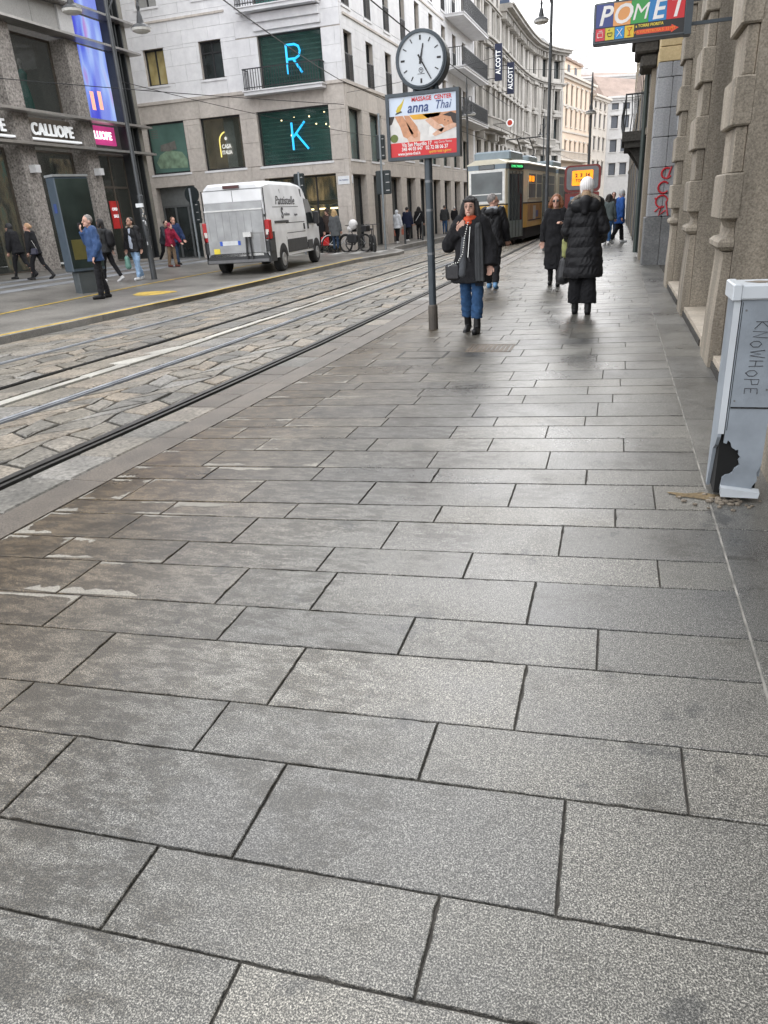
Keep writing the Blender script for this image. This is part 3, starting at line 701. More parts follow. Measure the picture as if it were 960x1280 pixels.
# arch sign window
wc = window(F1, KB, *casa, .14, SHGL, mull=0, t=.06, sill=MARB)
u0, u1, z0, z1 = casa
m = MB(); room(F1, m, casa, -1.0, -.34); m.build('display_back', blotch('brown interior', [(.08, .07, .05), (.20, .15, .11), (.30, .23, .16)], .9, .6, emit=.22), wc)  # brown back and sides carry their own glow for a lit room
ca, cz = u0 + .88, z0 + .85
arch = [(ca + .38 * cos(a), cz + .32 + .38 * sin(a)) for a in [pi * i / 12 for i in range(13)]]
m = MB(); m.tube([F1.p(a, b_, -.62) for a, b_ in [(ca + .38, z0 + .15)] + arch + [(ca - .38, cz - .3)]], .03, 6)
m.build('neon_arch', plain('yellow neon', (1, .72, .2), .4, emit=1.6), wc)
GLOW = plain('lit white lettering', (.95, .85, .82), .4, emit=1.0)
text_mesh('sign_lettering', 'CASA', .23, GLOW, F1.M(ca, cz + .10, -.5), wc, bold=.006, sx=.8); text_mesh('sign_lettering', 'ITALIA', .21, GLOW, F1.M(ca, cz - .14, -.5), wc, bold=.006, sx=.8)
m = MB(); m.ell(F1.p(ca, cz + .42, -.5), (.06, .03, .07), 8, 6); m.build('sign_emblem', GLOW, wc)
# entrance, shopfronts
window(F1, KB, D_ENT[0], D_ENT[1], D_ENT[2], 2.45, .35, DKGL, plain('grey door metal', (.13, .14, .145), .4), mull=2, trans=0, t=.09)
m = MB(); F1.box(m, D_ENT[0], D_ENT[1], 2.45, D_ENT[3], -.36, -.28); m.build('door_fascia', plain('grey fascia', (.17, .18, .18), .5), KB)
def shopint(op, cols, nm):
    u0, u1, z0, z1 = op
    w = window(F1, KB, *op, .5, SHGL, mull=2, trans=0, t=.06)
    m = MB(); room(F1, m, op, -2.5, -.52); m.build('shop_interior', blotch(nm, cols, 2.2, .7, stretch=(1.6, 1, .5), emit=.3), w); return w  # interior colour also glows, standing in for the shop lighting
ws = shopint(OP3, [(.015, .018, .018), (.05, .06, .055), (.20, .15, .09), (.5, .36, .2)], 'dim clothes shop'); shopint(OP2, [(.03, .03, .02), (.16, .13, .05), (.4, .33, .12)], 'olive shop')
m = MB(); F1.box(m, OP3[0] + .1, OP3[1] - .1, 2.05, 2.22, -1.2, -.55); m.build('shop_beam', plain('bronze beam', (.26, .16, .06), .4, .3), ws)
for k in range(5): m = MB(); F1.box(m, OP3[0] + .5 + k * .6, OP3[0] + .8 + k * .6, 1.85, 1.92, -2.0, -1.8); m.build('shop_lamp', WARM, ws)
# white street name plates on the corner pier
PLATE = plain('white enamel plate', (.72, .74, .76), .3, var=.04)
NAVY = plain('navy lettering', (.03, .06, .2), .5)
for nm, a, b_, z0, z1, F in (('street_name_plate', -.56, -.04, 2.78, 3.1, F1), ('street_name_plate', .02, .15, 2.8, 3.1, F2)):
    m = MB(); F.box(m, a, b_, z0, z1, .048, .06); p = m.build(nm, PLATE)
    tag(p, 'white street name plate on the front of the corner pier' if F is F1 else 'small white plate round the side of the corner pier', 'street sign')
text_mesh('plate_lettering', 'VIA TORINO', .075, NAVY, F1.M(-.30, 2.94, .063), p)
# balconies with french windows on the far part of the street side
for i, z in enumerate((6.75, 9.45, 12.15)):
    balcony(F2, KB, 18.2 - .7, 25.2, z, 1.15, .95)
m = MB(); F2.box(m, 25.2, 25.75, 0, TOP, -.3, .06); m.build('corner_pier', MARB, KB)

# ================================================================== fashion store on the left
CB = thing('fashion_store', 'speckled stone fashion store with metal ledges and a tall blue video screen', 'building', (-18.5, 22, .41))
FC = Fac((-18.5, 0), radians(90))      # u = world y
GZ = .38
m = MB(); FC.box(m, 12, 28.3, GZ, 16, -7, -6.6); FC.box(m, 12, 28.3, 15.6, 16, -6.6, -.65); m.build('wall', CEPPO, CB)
piers = [(14.6, 15.3), (17.95, 18.6), (21.25, 21.95), (24.54, 25.2)]
pb = [GZ - .1, 4.25, 5.2, 7.7]
for a, b_ in piers:
    pm = MB(); FC.box(pm, a, b_, GZ - .1, 7.72, -.75, 0); pier = pm.build('pier', CEPPO, CB)
LEDGE = plain('brushed steel ledge', (.42, .40, .38), .35, .7, var=.12)
for z, dp, a, b_ in ((4.26, .38, 12, 28.5), (5.22, .38, 12, 28.5), (7.74, .42, 12, 28.5), (8.7, .42, 12, 28.4), (11.8, .42, 12, 28.4)):
    m = MB(); FC.box(m, a, b_, z, z + .07, -.1, dp); FC.box(m, a, b_, z + .07, z + .1, -.1, dp - .12); m.build('ledge', LEDGE, CB)
SGREY = stone('smooth grey slab stone', (.34, .33, .31), (.44, .43, .41), 30, .6, .08, .1, .15, .8)
SWHITE = stone('white slab stone', (.52, .51, .50), (.62, .61, .60), 20, .6, .05, .1, .1, .8)
u = 12
while u < 24.4:
    u2 = min(u + 1.6, 24.45); m = MB(); FC.box(m, u + .01, u2 - .01, 7.86, 8.68, -.6, -.05); m.build('stone_panel', SGREY, CB); m = MB(); FC.box(m, u + .01, u2 - .01, 8.82, 11.78, -.6, -.05); m.build('stone_panel', SGREY, CB); u = u2
m = MB(); FC.box(m, 24.47, 25.18, 7.86, 8.68, -.6, .02); m.build('stone_panel', SWHITE, CB)
m = MB(); FC.box(m, 24.47, 25.18, 8.82, 11.78, -.6, .02); m.build('stone_panel', SWHITE, CB)
INT = blotch('dim shop interior', [(.02, .02, .018), (.10, .10, .085), (.32, .26, .17), (.10, .25, .22)], 2.2, .6, stretch=(1, 1.4, .6), emit=.3)  # store interior glows by itself instead of being lit
CGL = glass('store glass', (.05, .06, .055), .72)
bays = [(12, 14.6), (15.3, 17.95), (18.6, 21.25), (21.95, 24.54)]
for (a, b_) in bays:
    for (z0, z1) in ((GZ, 4.24), (5.33, 7.7)):
        w = window(FC, CB, a, b_, z0, z1, .68, CGL, plain('bronze frame', (.14, .12, .10), .4, .5), mull=0, t=.07)
        m = MB(); FC.box(m, a, b_, z0, z1, -2.3, -2.2); m.build('shop_interior', INT, w)
        if z0 > 5:      # mannequins on the first floor
            mq = thing('mannequin', ['mannequin in the upper window furthest out of frame on the left', 'mannequin in the second upper window from the left edge', 'mannequin in the upper window above the cropped PE lettering', 'teal dressed mannequin in the upper window above the store sign'][bays.index((a, b_))], 'mannequin', (-19.6, (a + b_) / 2 + .3, 5.6))
            m = MB(); x, y = -19.7, (a + b_) / 2 + .3
            m.tube([(x, y, 5.6), (x, y, 6.15), (x, y, 6.35), (x, y, 6.65), (x, y, 6.8)], [.2, .15, .1, .16, .05], 10); m.build('dress', plain('teal dress', (.08, .32, .27), .7), mq)
            m = MB(); m.tube([(x, y, 6.8), (x, y, 6.92)], [.045, .04], 8); m.ell((x, y, 7.0), (.08, .08, .11)); m.build('body', plain('mannequin white', (.6, .58, .55), .4), mq)
    m = MB(); FC.box(m, a + .02, b_ - .02, 4.37, 5.21, -.6, -.45); m.build('sign_panel', plain('dark bronze fascia', (.115, .095, .075), .4, .3), CB)
SIGNW = plain('white sign letters', (.82, .84, .85), .35, var=.03, emit=.25)  # faint glow added so the white letters look brighter
# raised word sign: each letter with a white base bar
sg = thing('shop_sign', 'raised white CALLIOPE lettering on a bar over the store window', 'shop sign', (-18.7, 23.2, 4.5))
text_mesh('lettering', 'CALLIOPE', .50, SIGNW, FC.M(23.2, 4.80, -.15), sg, ext=.03, bold=.010, sx=.86, spacing=1.1)
m = MB(); FC.box(m, 21.97, 24.45, 4.48, 4.54, -.2, -.02); m.build('base_bar', SIGNW, sg)
sg = thing('shop_sign', 'cropped white store lettering at the left edge ending in PE', 'shop sign', (-18.7, 20.0, 4.5))
text_mesh('lettering', 'CALLIOPE', .50, SIGNW, FC.M(19.98, 4.80, -.15), sg, ext=.03, bold=.010, sx=.86, spacing=1.1)
m = MB(); FC.box(m, 18.7, 21.22, 4.48, 4.54, -.2, -.02); m.build('base_bar', SIGNW, sg)
# video screen: glass skin with an LED picture behind
sc_t = thing('video_screen', 'tall blue and violet video screen rising beside the store pier', 'video screen', (-18.5, 26.2, 4.4))
def led():
    m, t, b = nmat('led picture'); P = coords(t, False); sp = N(t, 'ShaderNodeSeparateXYZ'); t.links.new(P, sp.inputs[0])
    n = N(t, 'ShaderNodeTexNoise', Scale=.75, Detail=2.5); mp = N(t, 'ShaderNodeMapping'); mp.inputs['Scale'].default_value = (1, 1.6, .45); t.links.new(P, mp.inputs['Vector']); t.links.new(mp.outputs[0], n.inputs['Vector'])
    c = ramp(t, n.outputs[0], [(.36, (.03, .05, .60)), (.50, (.08, .09, .66)), (.57, (.16, .24, .80)), (.64, (.32, .45, .9)), (.72, (.42, .2, .6))])
    mr = N(t, 'ShaderNodeMapRange'); mr.inputs['From Min'].default_value = 26.1; mr.inputs['From Max'].default_value = 26.3; t.links.new(sp.outputs['Y'], mr.inputs['Value'])
    c = mul(t, c, mul(t, c, (.30, .42, .75), 'SCREEN', .5), 'MIX', mr.outputs[0])
    w = N(t, 'ShaderNodeTexWave', Scale=9.0, wave_type='BANDS', bands_direction='Z'); t.links.new(P, w.inputs['Vector'])
    c = mul(t, c, ramp(t, w.outputs['Fac'], [(0, .82), (1, 1.0)]))
    t.links.new(c, b.inputs['Emission Color']); b.inputs['Emission Strength'].default_value = .55; b.inputs['Base Color'].default_value = (.02, .02, .03, 1); b.inputs['Roughness'].default_value = .2
    return m
LED = led()
m = MB(); FC.box(m, 25.25, 27.1, 5.33, 7.73, -.35, -.25); m.build('screen', LED, sc_t)
m = MB(); FC.box(m, 25.25, 27.1, 7.85, 8.69, -.35, -.25); m.build('screen', LED, sc_t)
m = MB(); FC.box(m, 25.25, 27.1, 8.82, 11.78, -.35, -.25); m.build('screen', LED, sc_t)
PINK = plain('pink screen band', (.60, .06, .25), .3, var=.15, scale=2, emit=.25)
m = MB(); FC.box(m, 25.25, 26.8, 4.55, 5.18, -.35, -.24); m.build('screen_caption', PINK, sc_t)
text_mesh('caption_lettering', 'LLIOPE', .36, plain('glowing white lettering', (.9, .88, .9), .4, emit=.8), FC.M(26.0, 4.85, -.21), sc_t, bold=.012, ext=.01, sx=.95)
ORG = plain('orange figure on screen', (.85, .35, .25), .4, emit=.5)
for (a, b_, z0, z1) in ((25.75, 25.95, 5.7, 6.3), (26.2, 26.4, 5.75, 6.35)):
    m = MB(); FC.box(m, a, b_, z0, z1, -.25, -.243); m.build('screen_figure', ORG, sc_t)
# glazed end bay, mullions and end strip
window(FC, CB, 25.22, 27.2, GZ, 4.24, .35, CGL, plain('bronze frame', (.14, .12, .10)), mull=1, trans=1, t=.07)
m = MB(); FC.box(m, 25.2, 27.6, GZ, 4.2, -2.2, -2.1); m.build('shop_interior', INT, CB)
for a in (27.15, 27.45, 27.8):
    m = MB(); FC.box(m, a, a + .07, GZ, 15.6, -.3, .12); m.build('mullion', plain('anthracite metal', (.045, .048, .05), .4, .4), CB)
m = MB(); FC.box(m, 27.23, 27.44, GZ, 15.6, -.25, -.15); FC.box(m, 27.53, 27.78, GZ, 15.6, -.25, -.15); m.build('end_glazing', DKGL, CB)
m = MB(); FC.box(m, 27.88, 28.3, GZ, 15.6, -6.6, .0); m.build('end_wall', stone('olive grey cladding', (.20, .19, .16), (.28, .265, .23), 20, .6, .05, .1, .2), CB)
m = MB(); FC.box(m, 25.75, 26.3, 1.6, 2.6, -.33, -.31); p = m.build('sale_poster', plain('red poster', (.55, .03, .03), .5)); tag(p, 'red sale poster in the store window beside the man in the fur collar', 'poster')
text_mesh('poster_lettering', 'OPEN', .15, SIGNW, FC.M(26.03, 2.3, -.305), p, bold=.005); text_mesh('poster_lettering', 'SALE', .15, SIGNW, FC.M(26.03, 2.05, -.305), p, bold=.005)
for y in (21.6, 24.9):
    m = MB(); m.box(-18.5, -18.25, y - .12, y + .12, 3.45, 3.68); o = m.build('wall_spotlight', plain('white box', (.6, .6, .6), .5)); tag(o, 'small white spotlight box on the pier left of the ad kiosk' if y < 22 else 'small white spotlight box on the pier behind the ad kiosk', 'light')

# ================================================================== right hand building with strapwork piers
RB = thing('stone_palazzo', 'old granite building on the right with banded piers and dark shop windows', 'building', (1.2, 9, 0))
def strap_pier(yc, x0=.93, w=.72, top=7.0):
    a, b_ = yc - w / 2, yc + w / 2
    m = MB(); m.box(x0 + .11, x0 + .62, a, b_, 0, top); m.box(x0 + .10, x0 + .62, b_ + .003, b_ + .32, 0, top)
    pr = m.build('pier', PIETRA, RB)
    def blk(z0, z1, xf, wy, bev=.022):
        q = MB(); q.bev(x0 + xf, x0 + (.108 if xf > -.01 else .13), yc - wy / 2, yc + wy / 2, z0, z1, bev); q.build('strap_block', PIETRA, pr)
    # tapering base, torus, neck
    q = MB(); q.ring_loft([[(x0 - o, a + .02 - o, z), (x0 + .105, a + .02 - o, z), (x0 + .105, b_ - .02 + o, z), (x0 - o, b_ - .02 + o, z)] for z, o in ((-.03, .0), (.4, -.005), (.95, -.03), (1.05, -.03))]); q.build('pier_base', PIETRA, pr)
    q = MB(); q.ring_loft([[(x0 + .045 - o, a + .08 - o, z), (x0 + .105, a + .08 - o, z), (x0 + .105, b_ - .08 + o, z), (x0 + .045 - o, b_ - .08 + o, z)] for z, o in ((1.051, .0), (1.07, .045), (1.10, .075), (1.14, .075), (1.17, .045), (1.18, .0), (1.25, -.03), (1.31, .0), (1.33, .03))]); q.build('pier_moulding', PIETRA, pr, smooth=False)
    z = 1.333; q = MB()
    while z < top - .3:
        blk(z, z + .38, -.04, w + .006, .014); z += .383
        if z < top - .3: blk(z, z + .36, .012, w - .07, .008); z += .363
    return pr
PY = [4.42, 7.87, 11.32, 14.77]
for y in PY: strap_pier(y)
m = MB(); m.box(1.75, 6, 1.0, 15.4, 0, 7.0); m.box(1.0, 6, 1.0, 15.8, 7.0, 12.6); m.build('wall', PIETRA, RB)
for i in range(4):
    for z in (7.9, 10.4):
        pass
prev = 1.6
for y in PY + [None]:
    a = prev; b_ = (y - .36) if y else 15.45
    if b_ - a > .8:
        m = MB(); m.box(.97, 1.5, a + .02, b_ - .02, -.02, .12); s_ = m.build('sill_step', SILLST, RB)
        m = MB(); m.box(.955, .968, a + .1, b_ - .02, -.02, .07); m.build('step_shadow_strip', JOINT, s_)  # dark strip stands in for the shadow edge under the step
        FR_ = Fac((1.36, b_), radians(-90)); L = b_ - a
        window(FR_, RB, .0, L, .12, 6.9, .1, DKGL, plain('grey green shopfront', (.10, .115, .11), .4, .4), mull=1, trans=1, t=.1)
    prev = (y + .36 + .33) if y else 0
m = MB(); m.box(1.30, 1.345, 5.35, 5.42, .12, 5); m.build('downpipe_strip', plain('rust red strip', (.10, .035, .025), .5), RB)
m = MB(); m.box(1.0, 1.7, 15.45, 15.8, 0, 7); m.build('end_pier', PIETRA, RB)
# second house: grey painted corner pier with red graffiti, yellow stone above
GB = thing('grey_house', 'house with a grey painted corner of big blocks and yellow stone above', 'building', (1, 19.5, 0))
zs = [(-.02, 1.08), (1.09, 1.58), (1.59, 2.15), (2.16, 2.78), (2.79, 3.37), (3.38, 3.97)]
DADO = stone('dark grey dado', (.15, .155, .16), (.27, .275, .28), 30, .8, .1, .3, .35, 1.2)
for i, (z0, z1) in enumerate(zs):
    t = .05 if i == 0 else 0
    for (a, b_) in ((.70, 1.03), (1.034, 1.62)):
        m = MB(); m.bev(a - t if a < 1 else a, b_, 19.5 - t, 20.4, z0, z1, .012); m.build('block', DADO if i == 0 else GREYBL, GB)
for (a, b_, z0, z1, mt) in ((.70, 1.0, 3.98, 4.27, GREYBL), (1.005, 1.62, 3.98, 4.27, GREYBL), (.70, 1.62, 4.28, 4.56, BLUEST), (.72, 1.62, 4.57, 5.2, BLUEST), (.70, 1.62, 5.21, 5.9, BLUEST), (.70, 1.62, 5.91, 6.8, BLUEST), (.70, 1.62, 6.81, 7.8, BLUEST)):
    m = MB(); m.bev(a, b_, 19.5, 20.4, z0, z1, .012); m.build('block', mt, GB)
m = MB(); m.box(.74, 8, 20.41, 62, 0, 13.5); m.box(1.63, 8, 19.62, 20.4, 0, 13.5); m.box(1.9, 8, 15.82, 19.6, 0, 12); m.build('wall', stone('ochre wall', (.22, .175, .11), (.34, .28, .19), 12, .85, .1, .2, .3, .8, streak=True), GB)
for k in range(12):      # pilaster strips and shutters along the receding side
    y = 21.2 + k * 3.2
    m = MB(); m.box(.62, .739, y, y + .8, -.02, 5.0); m.build('pilaster', DADO if k % 2 else PIETRA, GB)
    FG = Fac((.74, y + 3.0), radians(-90))
    m = MB(); m.box(.70, .738, y + .95, y + 3.0, -.02, 3.0); w = m.build('shop_shutter', DKGL, GB)
    m = MB(); m.box(.60, .74, y + .85, y + 3.1, 3.05, 3.2); m.build('window_hood', PIETRA, w)
    m = MB(); m.box(.705, .738, y + 1.2, y + 2.6, 5.6, 7.8); m.build('window', DKGL, GB)
REDP = plain('red spray paint', (.42, .02, .03), .6)
gr = MB()
def arc(cx, cz, r, a0, a1, n=10, rz=1): return [(cx + r * cos(radians(a0 + (a1 - a0) * i / n)), 19.488, cz + r * rz * sin(radians(a0 + (a1 - a0) * i / n))) for i in range(n + 1)]
gr.tube(arc(1.06, 2.02, .11, 60, 330), .022, 5); gr.tube([(1.08, 19.488, 1.9), (1.16, 19.488, 2.15)], .022, 5); gr.tube(arc(1.02, 1.72, .12, 40, 320), .022, 5); gr.tube(arc(1.0, 1.42, .13, 20, 300), .02, 5)
gr.tube([(.86, 19.488, 1.2), (1.0, 19.488, 1.32), (.96, 19.488, 1.12), (1.1, 19.488, 1.22)], .022, 5); gr.tube([(.84, 19.488, 1.5), (.9, 19.488, 1.47)], .02, 5)
gr.tube([(1.16, 19.488, 1.1), (1.1, 19.488, 1.4), (1.2, 19.488, 1.55)], .018, 5)
o = gr.build('graffiti', REDP); tag(o, 'looping red graffiti on the grey painted corner blocks', 'graffiti')
m = MB(); m.box(1.2, 1.36, 19.46, 19.495, 2.9, 3.3); o = m.build('meter_box', plain('white metal box', (.5, .51, .52), .5)); tag(o, 'small white cabinet on the grey block corner above the graffiti', 'meter box')
# stone balcony and corbel, iron railing, on the receding side
DSTONE = stone('blackened stone', (.035, .032, .028), (.10, .092, .08), 20, .85, .1, .4, .3)
m = MB(); m.box(.02, .74, 23.2, 26.4, 2.98, 3.22); m.box(.10, .74, 23.3, 26.3, 2.82, 2.98)
for y in (23.6, 25.7): m.ring_loft([[(.2, y, 2.82), (.74, y, 2.82), (.74, y + .3, 2.82), (.2, y + .3, 2.82)], [(.38, y, 2.6), (.74, y, 2.6), (.74, y + .3, 2.6), (.38, y + .3, 2.6)], [(.6, y, 2.25), (.74, y, 2.25), (.74, y + .3, 2.25), (.6, y + .3, 2.25)]])
bl = m.build('balcony', DSTONE, GB)
m = MB()
for k in range(14):
    y = 23.25 + k * .237
    m.tube([(.07, y, 3.22), (.03 - .05 * (k % 2), y + .06, 3.6), (.07, y, 4.1)], .014, 5)
for k in range(5): m.tube([(.07 + k * .15, 23.25, 3.22), (.10 + k * .15, 23.2, 3.6), (.07 + k * .15, 23.25, 4.1)], .014, 5)
m.tube([(.07, 23.2, 4.12), (.07, 26.4, 4.12)], .022, 6); m.tube([(.07, 23.25, 4.12), (.74, 23.25, 4.12)], .022, 6); m.build('railing', FRAME, bl)
m = MB(); m.bev(.12, .74, 20.8, 22.4, 4.95, 5.2, .03); m.bev(.2, .74, 20.9, 22.3, 4.7, 4.949, .04); m.bev(.34, .74, 21.0, 22.2, 4.4, 4.699, .05); m.build('corbel', DSTONE, GB)
m = MB(); m.tube([(.56, 22.6, .1), (.56, 22.6, 9)], .06, 8); m.build('downpipe', plain('dark green pipe', (.04, .055, .05), .5), GB)

# ================================================================== baroque palace with a concave front
PB = thing('ornate_palace', 'ornate pale palace whose front curves inwards behind the tram', 'building', (-9.6, 66, 0))
PALE = stone('palace stucco', (.54, .51, .47), (.66, .63, .585), 8, .8, .06, .15, .2, .6, streak=True)
PALD = stone('palace carved stone', (.44, .415, .38), (.58, .55, .51), 14, .8, .06, .2, .3, .8)
plan = [(-10.15, 57.7), (-9.75, 62), (-9.6, 66), (-9.5, 70), (-9.38, 74), (-9.2, 78), (-8.9, 81.5), (-8.3, 84.6), (-7.4, 87), (-6.2, 89)]
def seg(p, q): v = Vector((q[0] - p[0], q[1] - p[1])); return Fac(p, atan2(v.y, v.x)), v.length
wallm, dent = MB(), MB()
TZ = 15.6
for i, (p, q) in enumerate(zip(plan, plan[1:])):
    F, L = seg(p, q); top = 17.2 if i < 2 else TZ
    nw = 2 if L > 3.6 else 1
    ops = []
    for k in range(nw):
        c = L * (k + .5) / nw
        for (z0, z1, w_) in ((.1, 3.6, .75), (4.3, 6.1, .6), (7.6, 9.6, .5), (10.4, 12.2, .45), (13.3, 14.9, .55)): ops.append((c - w_, c + w_, z0, z1))
        if i < 2: ops.append((c - .45, c + .45, 15.3, 16.6))
    backing(F, wallm, (0, L, 0, top), ops, -.5, 0)
    for o in ops:
        wo_ = window(F, PB, *o, .3, DKGL, mull=1 if o[2] > 4 else 0, t=.07); carve = MB()
        c = (o[0] + o[1]) / 2; w_ = (o[1] - o[0]) / 2
        if 7 < o[2] < 12:
            F.box(carve, c - w_ - .16, c - w_ - .01, o[2] - .1, o[3] + .12, .002, .12); F.box(carve, c + w_ + .01, c + w_ + .16, o[2] - .1, o[3] + .12, .002, .12)
            F.box(carve, c - w_ - .3, c + w_ + .3, o[3] + .13, o[3] + .27, .002, .3)
            vs = [(c - w_ - .28, o[3] + .28), (c + w_ + .28, o[3] + .28), (c + .1, o[3] + .62), (c - .1, o[3] + .62)]
            carve.prism(vs, lambda a, b_: F.p(a, b_, .003), lambda a, b_: F.p(a, b_, .24))
            F.box(carve, c - w_ - .2, c + w_ + .2, o[2] - .3, o[2] - .11, .002, .26); F.box(carve, c - .3, c + .3, o[2] - .62, o[2] - .31, .002, .16)
        elif o[2] > 13: F.box(carve, c - w_ - .12, c + w_ + .12, o[3] + .01, o[3] + .1, .002, .1)
        if carve.v: carve.build('surround', PALD, wo_)
    e = .0 if i else .0
    for (z0, z1, d) in ((6.55, 6.75, .35), (12.62, 12.75, .28), (12.76, 12.9, .45), (15.02, 15.16, .2)): corn = MB(); F.box(corn, -.03, L + .03, z0, z1, .004, d); corn.build('string_course', PALD, PB)
    for k in range(int(L / .5)): F.box(dent, .1 + k * .5, .32 + k * .5, 12.3, 12.6, .002, .2)
    cz = top; corn = MB()
    F.box(corn, -.05, L + .05, cz - .28, cz - .1, .004, .6); F.box(corn, -.05, L + .05, cz - .1, cz + .1, .0, 1.0); F.box(corn, -.05, L + .05, cz + .1, cz + .22, -.1, 1.15)
    corn.build('cornice', PALD, PB)
    for k in range(int(L / .7)): F.box(dent, .1 + k * .7, .4 + k * .7, cz - .75, cz - .29, .003, .5)
    for k in range(nw + 1):
        c = L * k / nw; c = min(L - .2, max(.2, c)); pq = MB(); F.box(pq, c - .17, c + .17, 6.76, 12.2, .002, .1); pq.build('pilaster', PALD, PB); pq = MB(); F.box(pq, c - .2, c + .2, 12.91, 15.0, .002, .09); pq.build('pilaster', PALD, PB)
wallm.build('wall', PALE, PB); dent.build('dentils', PALD, PB, kind='stuff')
m = MB(); m.ring_loft([[(p[0] - .6, p[1] + .1, 15.83 if i > 1 else 17.43), (p[0] - 5, p[1] + 1, 15.83), (p[0] - 5, p[1] + 1, 17.4 if i > 1 else 19), (p[0] - 2.2, p[1] + .4, 17.4 if i > 1 else 19)] for i, p in enumerate(plan)]); m.build('roof', plain('lead grey roof', (.14, .145, .15), .5, .3), PB)
m = MB(); m.box(-11.4, -10.2, 76, 77.3, 16.4, 18.3); m.build('chimney', plain('dark blue cladding', (.03, .05, .09), .4), PB)
for i in (0, 1, 4, 6, 7):
    F, L = seg(plan[i], plan[i + 1]); m = MB(); F.box(m, .1, L - .1, 6.76, 6.95, .004, .9)
    n = int(L / .22)
    for k in range(n): F.box(m, .2 + k * .22, .29 + k * .22, 6.95, 7.5, .74, .84)
    F.box(m, .1, L - .1, 7.5, 7.6, .7, .88); F.box(m, .3, .6, 6.1, 6.549, .004, .6); F.box(m, L - .6, L - .3, 6.1, 6.549, .004, .6); m.build('balcony', PALD, PB)
AL = plain('navy banner', (.015, .022, .06), .5)
def banner(x, y, z0, z1, lab):
    t = thing('vertical_banner', lab, 'banner', (x, y, z0))
    m = MB(); m.box(x - .26, x + .26, y - .06, y + .06, z0, z1); m.build('board', AL, t)
    m = MB(); m.box(x - .95, x - .27, y - .02, y + .02, z1 - .2, z1 - .15); m.box(x - .95, x - .27, y - .02, y + .02, z0 + .15, z0 + .2); m.build('bracket', FRAME, t)
    text_mesh('lettering', 'ALCOTT', .47, SIGNW, frameM((x, y - .07, (z0 + z1) / 2), (0, 0, 1), (-1, 0, 0)), t, bold=.012, sx=.80)
banner(-8.65, 59, 9.73, 12.0, 'upper left navy ALCOTT banner hung on the ornate palace')
banner(-8.18, 62, 9.2, 11.25, 'lower right navy ALCOTT banner hung on the ornate palace')
t = thing('round_sign', 'small red and white round sign jutting from the palace front', 'sign', (-7.95, 60, 6.9))
m = MB(); m.cyl((-7.95, 60, 7.1), (-7.95, 60.1, 7.1), .27, n=18); m.build('sign_disc', SIGNW, t)
m = MB(); m.cyl((-7.95, 59.98, 7.1), (-7.95, 60.02, 7.1), .18, n=16); m.build('red_disc', plain('sign red', (.65, .05, .02), .4), t)
m = MB(); m.box(-9.8, -8.2, 60.03, 60.07, 7.08, 7.12); m.build('bracket', FRAME, t)

# ================================================================== houses further down the street
def house(name, label, p, q, top, mat, rows, nw, mw, trim=None, depth=12, base=None, strings=(), frame=FRAME, pane=DKGL):
    t = thing(name, label, 'building', (p[0], p[1], 0)); v = Vector((q[0] - p[0], q[1] - p[1])); F = Fac(p, atan2(v.y, v.x)); L = v.length
    ops = []
    for (z0, z1) in rows:
        for k in range(nw): c = L * (k + .6) / (nw + .2); ops.append((c - mw, c + mw, z0, z1))
    m = MB(); backing(F, m, (0, L, 0, top), ops, -.5, 0); F.box(m, .4, L - .4, 0, top, -depth, -depth + .3); F.box(m, 0, .4, 0, top, -depth, -.5); F.box(m, L - .4, L, 0, top, -depth, -.5); F.box(m, .4, L - .4, top - .3, top, -depth, -.5); m.build('wall', mat, t)
    tr = trim or mat
    for o in ops:
        w = window(F, t, *o, .2, pane, frame, mull=0, t=.06)
        m = MB(); F.box(m, o[0] - .15, o[1] + .15, o[3] + .05, o[3] + .2, .003, .15); F.box(m, o[0] - .1, o[1] + .1, o[2] - .12, o[2] - .01, .003, .12); m.build('surround', tr, w)
    m = MB(); F.box(m, -.3, L + .3, top, top + .25, -.3, .55); F.box(m, -.15, L + .15, top - .3, top, .004, .3)
    for z in strings: F.box(m, -.05, L + .05, z, z + .2, .003, .12)
    m.build('cornice', tr, t)
    return t, F, L
PEACH = stone('peach stucco', (.74, .585, .45), (.80, .66, .53), 3, .85, .03, .05, .08, .5)
CREAM = stone('cream trim', (.62, .56, .49), (.70, .64, .57), 4, .8, .03, .05, .08, .6)
WHITEP = stone('white stucco', (.58, .57, .56), (.66, .65, .64), 3, .85, .03, .05, .08, .5)
TILE = stone('brown roof tiles', (.28, .20, .165), (.42, .33, .28), 14, .85, .1, .5, .25)
SHUT = plain('grey shutter', (.10, .11, .13), .6)
ph, F, L = house('peach_house', 'peach coloured house with tall narrow windows and a long balcony', (-7.75, 95), (-3.95, 113), 15.1, PEACH, ((6.5, 8.3), (9.9, 11.7), (12.2, 14.3)), 8, .38, CREAM, strings=(9.2, 11.95), pane=SHUT)
m = MB(); F.box(m, .0, L, 2.0, 8.9, .0, .05); F.box(m, -.1, L, 8.9, 9.1, .003, .2); m.build('stone_base', CREAM, ph) if False else None
m = MB(); F.box(m, .6, L * .8, 5.95, 6.15, .004, 1.1)
for k in range(34): F.box(m, .7 + k * .42, .78 + k * .42, 6.15, 6.9, .98, 1.06)
F.box(m, .6, L * .8, 6.9, 7.0, .95, 1.1); m.build('balcony', CREAM, ph)
m = MB(); F.box(m, .5, L - .4, 15.35, 17.6, -7, -1.6); m.build('attic', PEACH, ph)
for k in range(5):
    m = MB(); F.box(m, 1.5 + k * 3.3, 2.4 + k * 3.3, 15.6, 17.2, -1.62, -1.5); m.build('attic_window', SHUT, ph)
m = MB(); F.box(m, .2, L - .2, 17.61, 17.85, -7.2, -1.3); m.build('roof', TILE, ph)
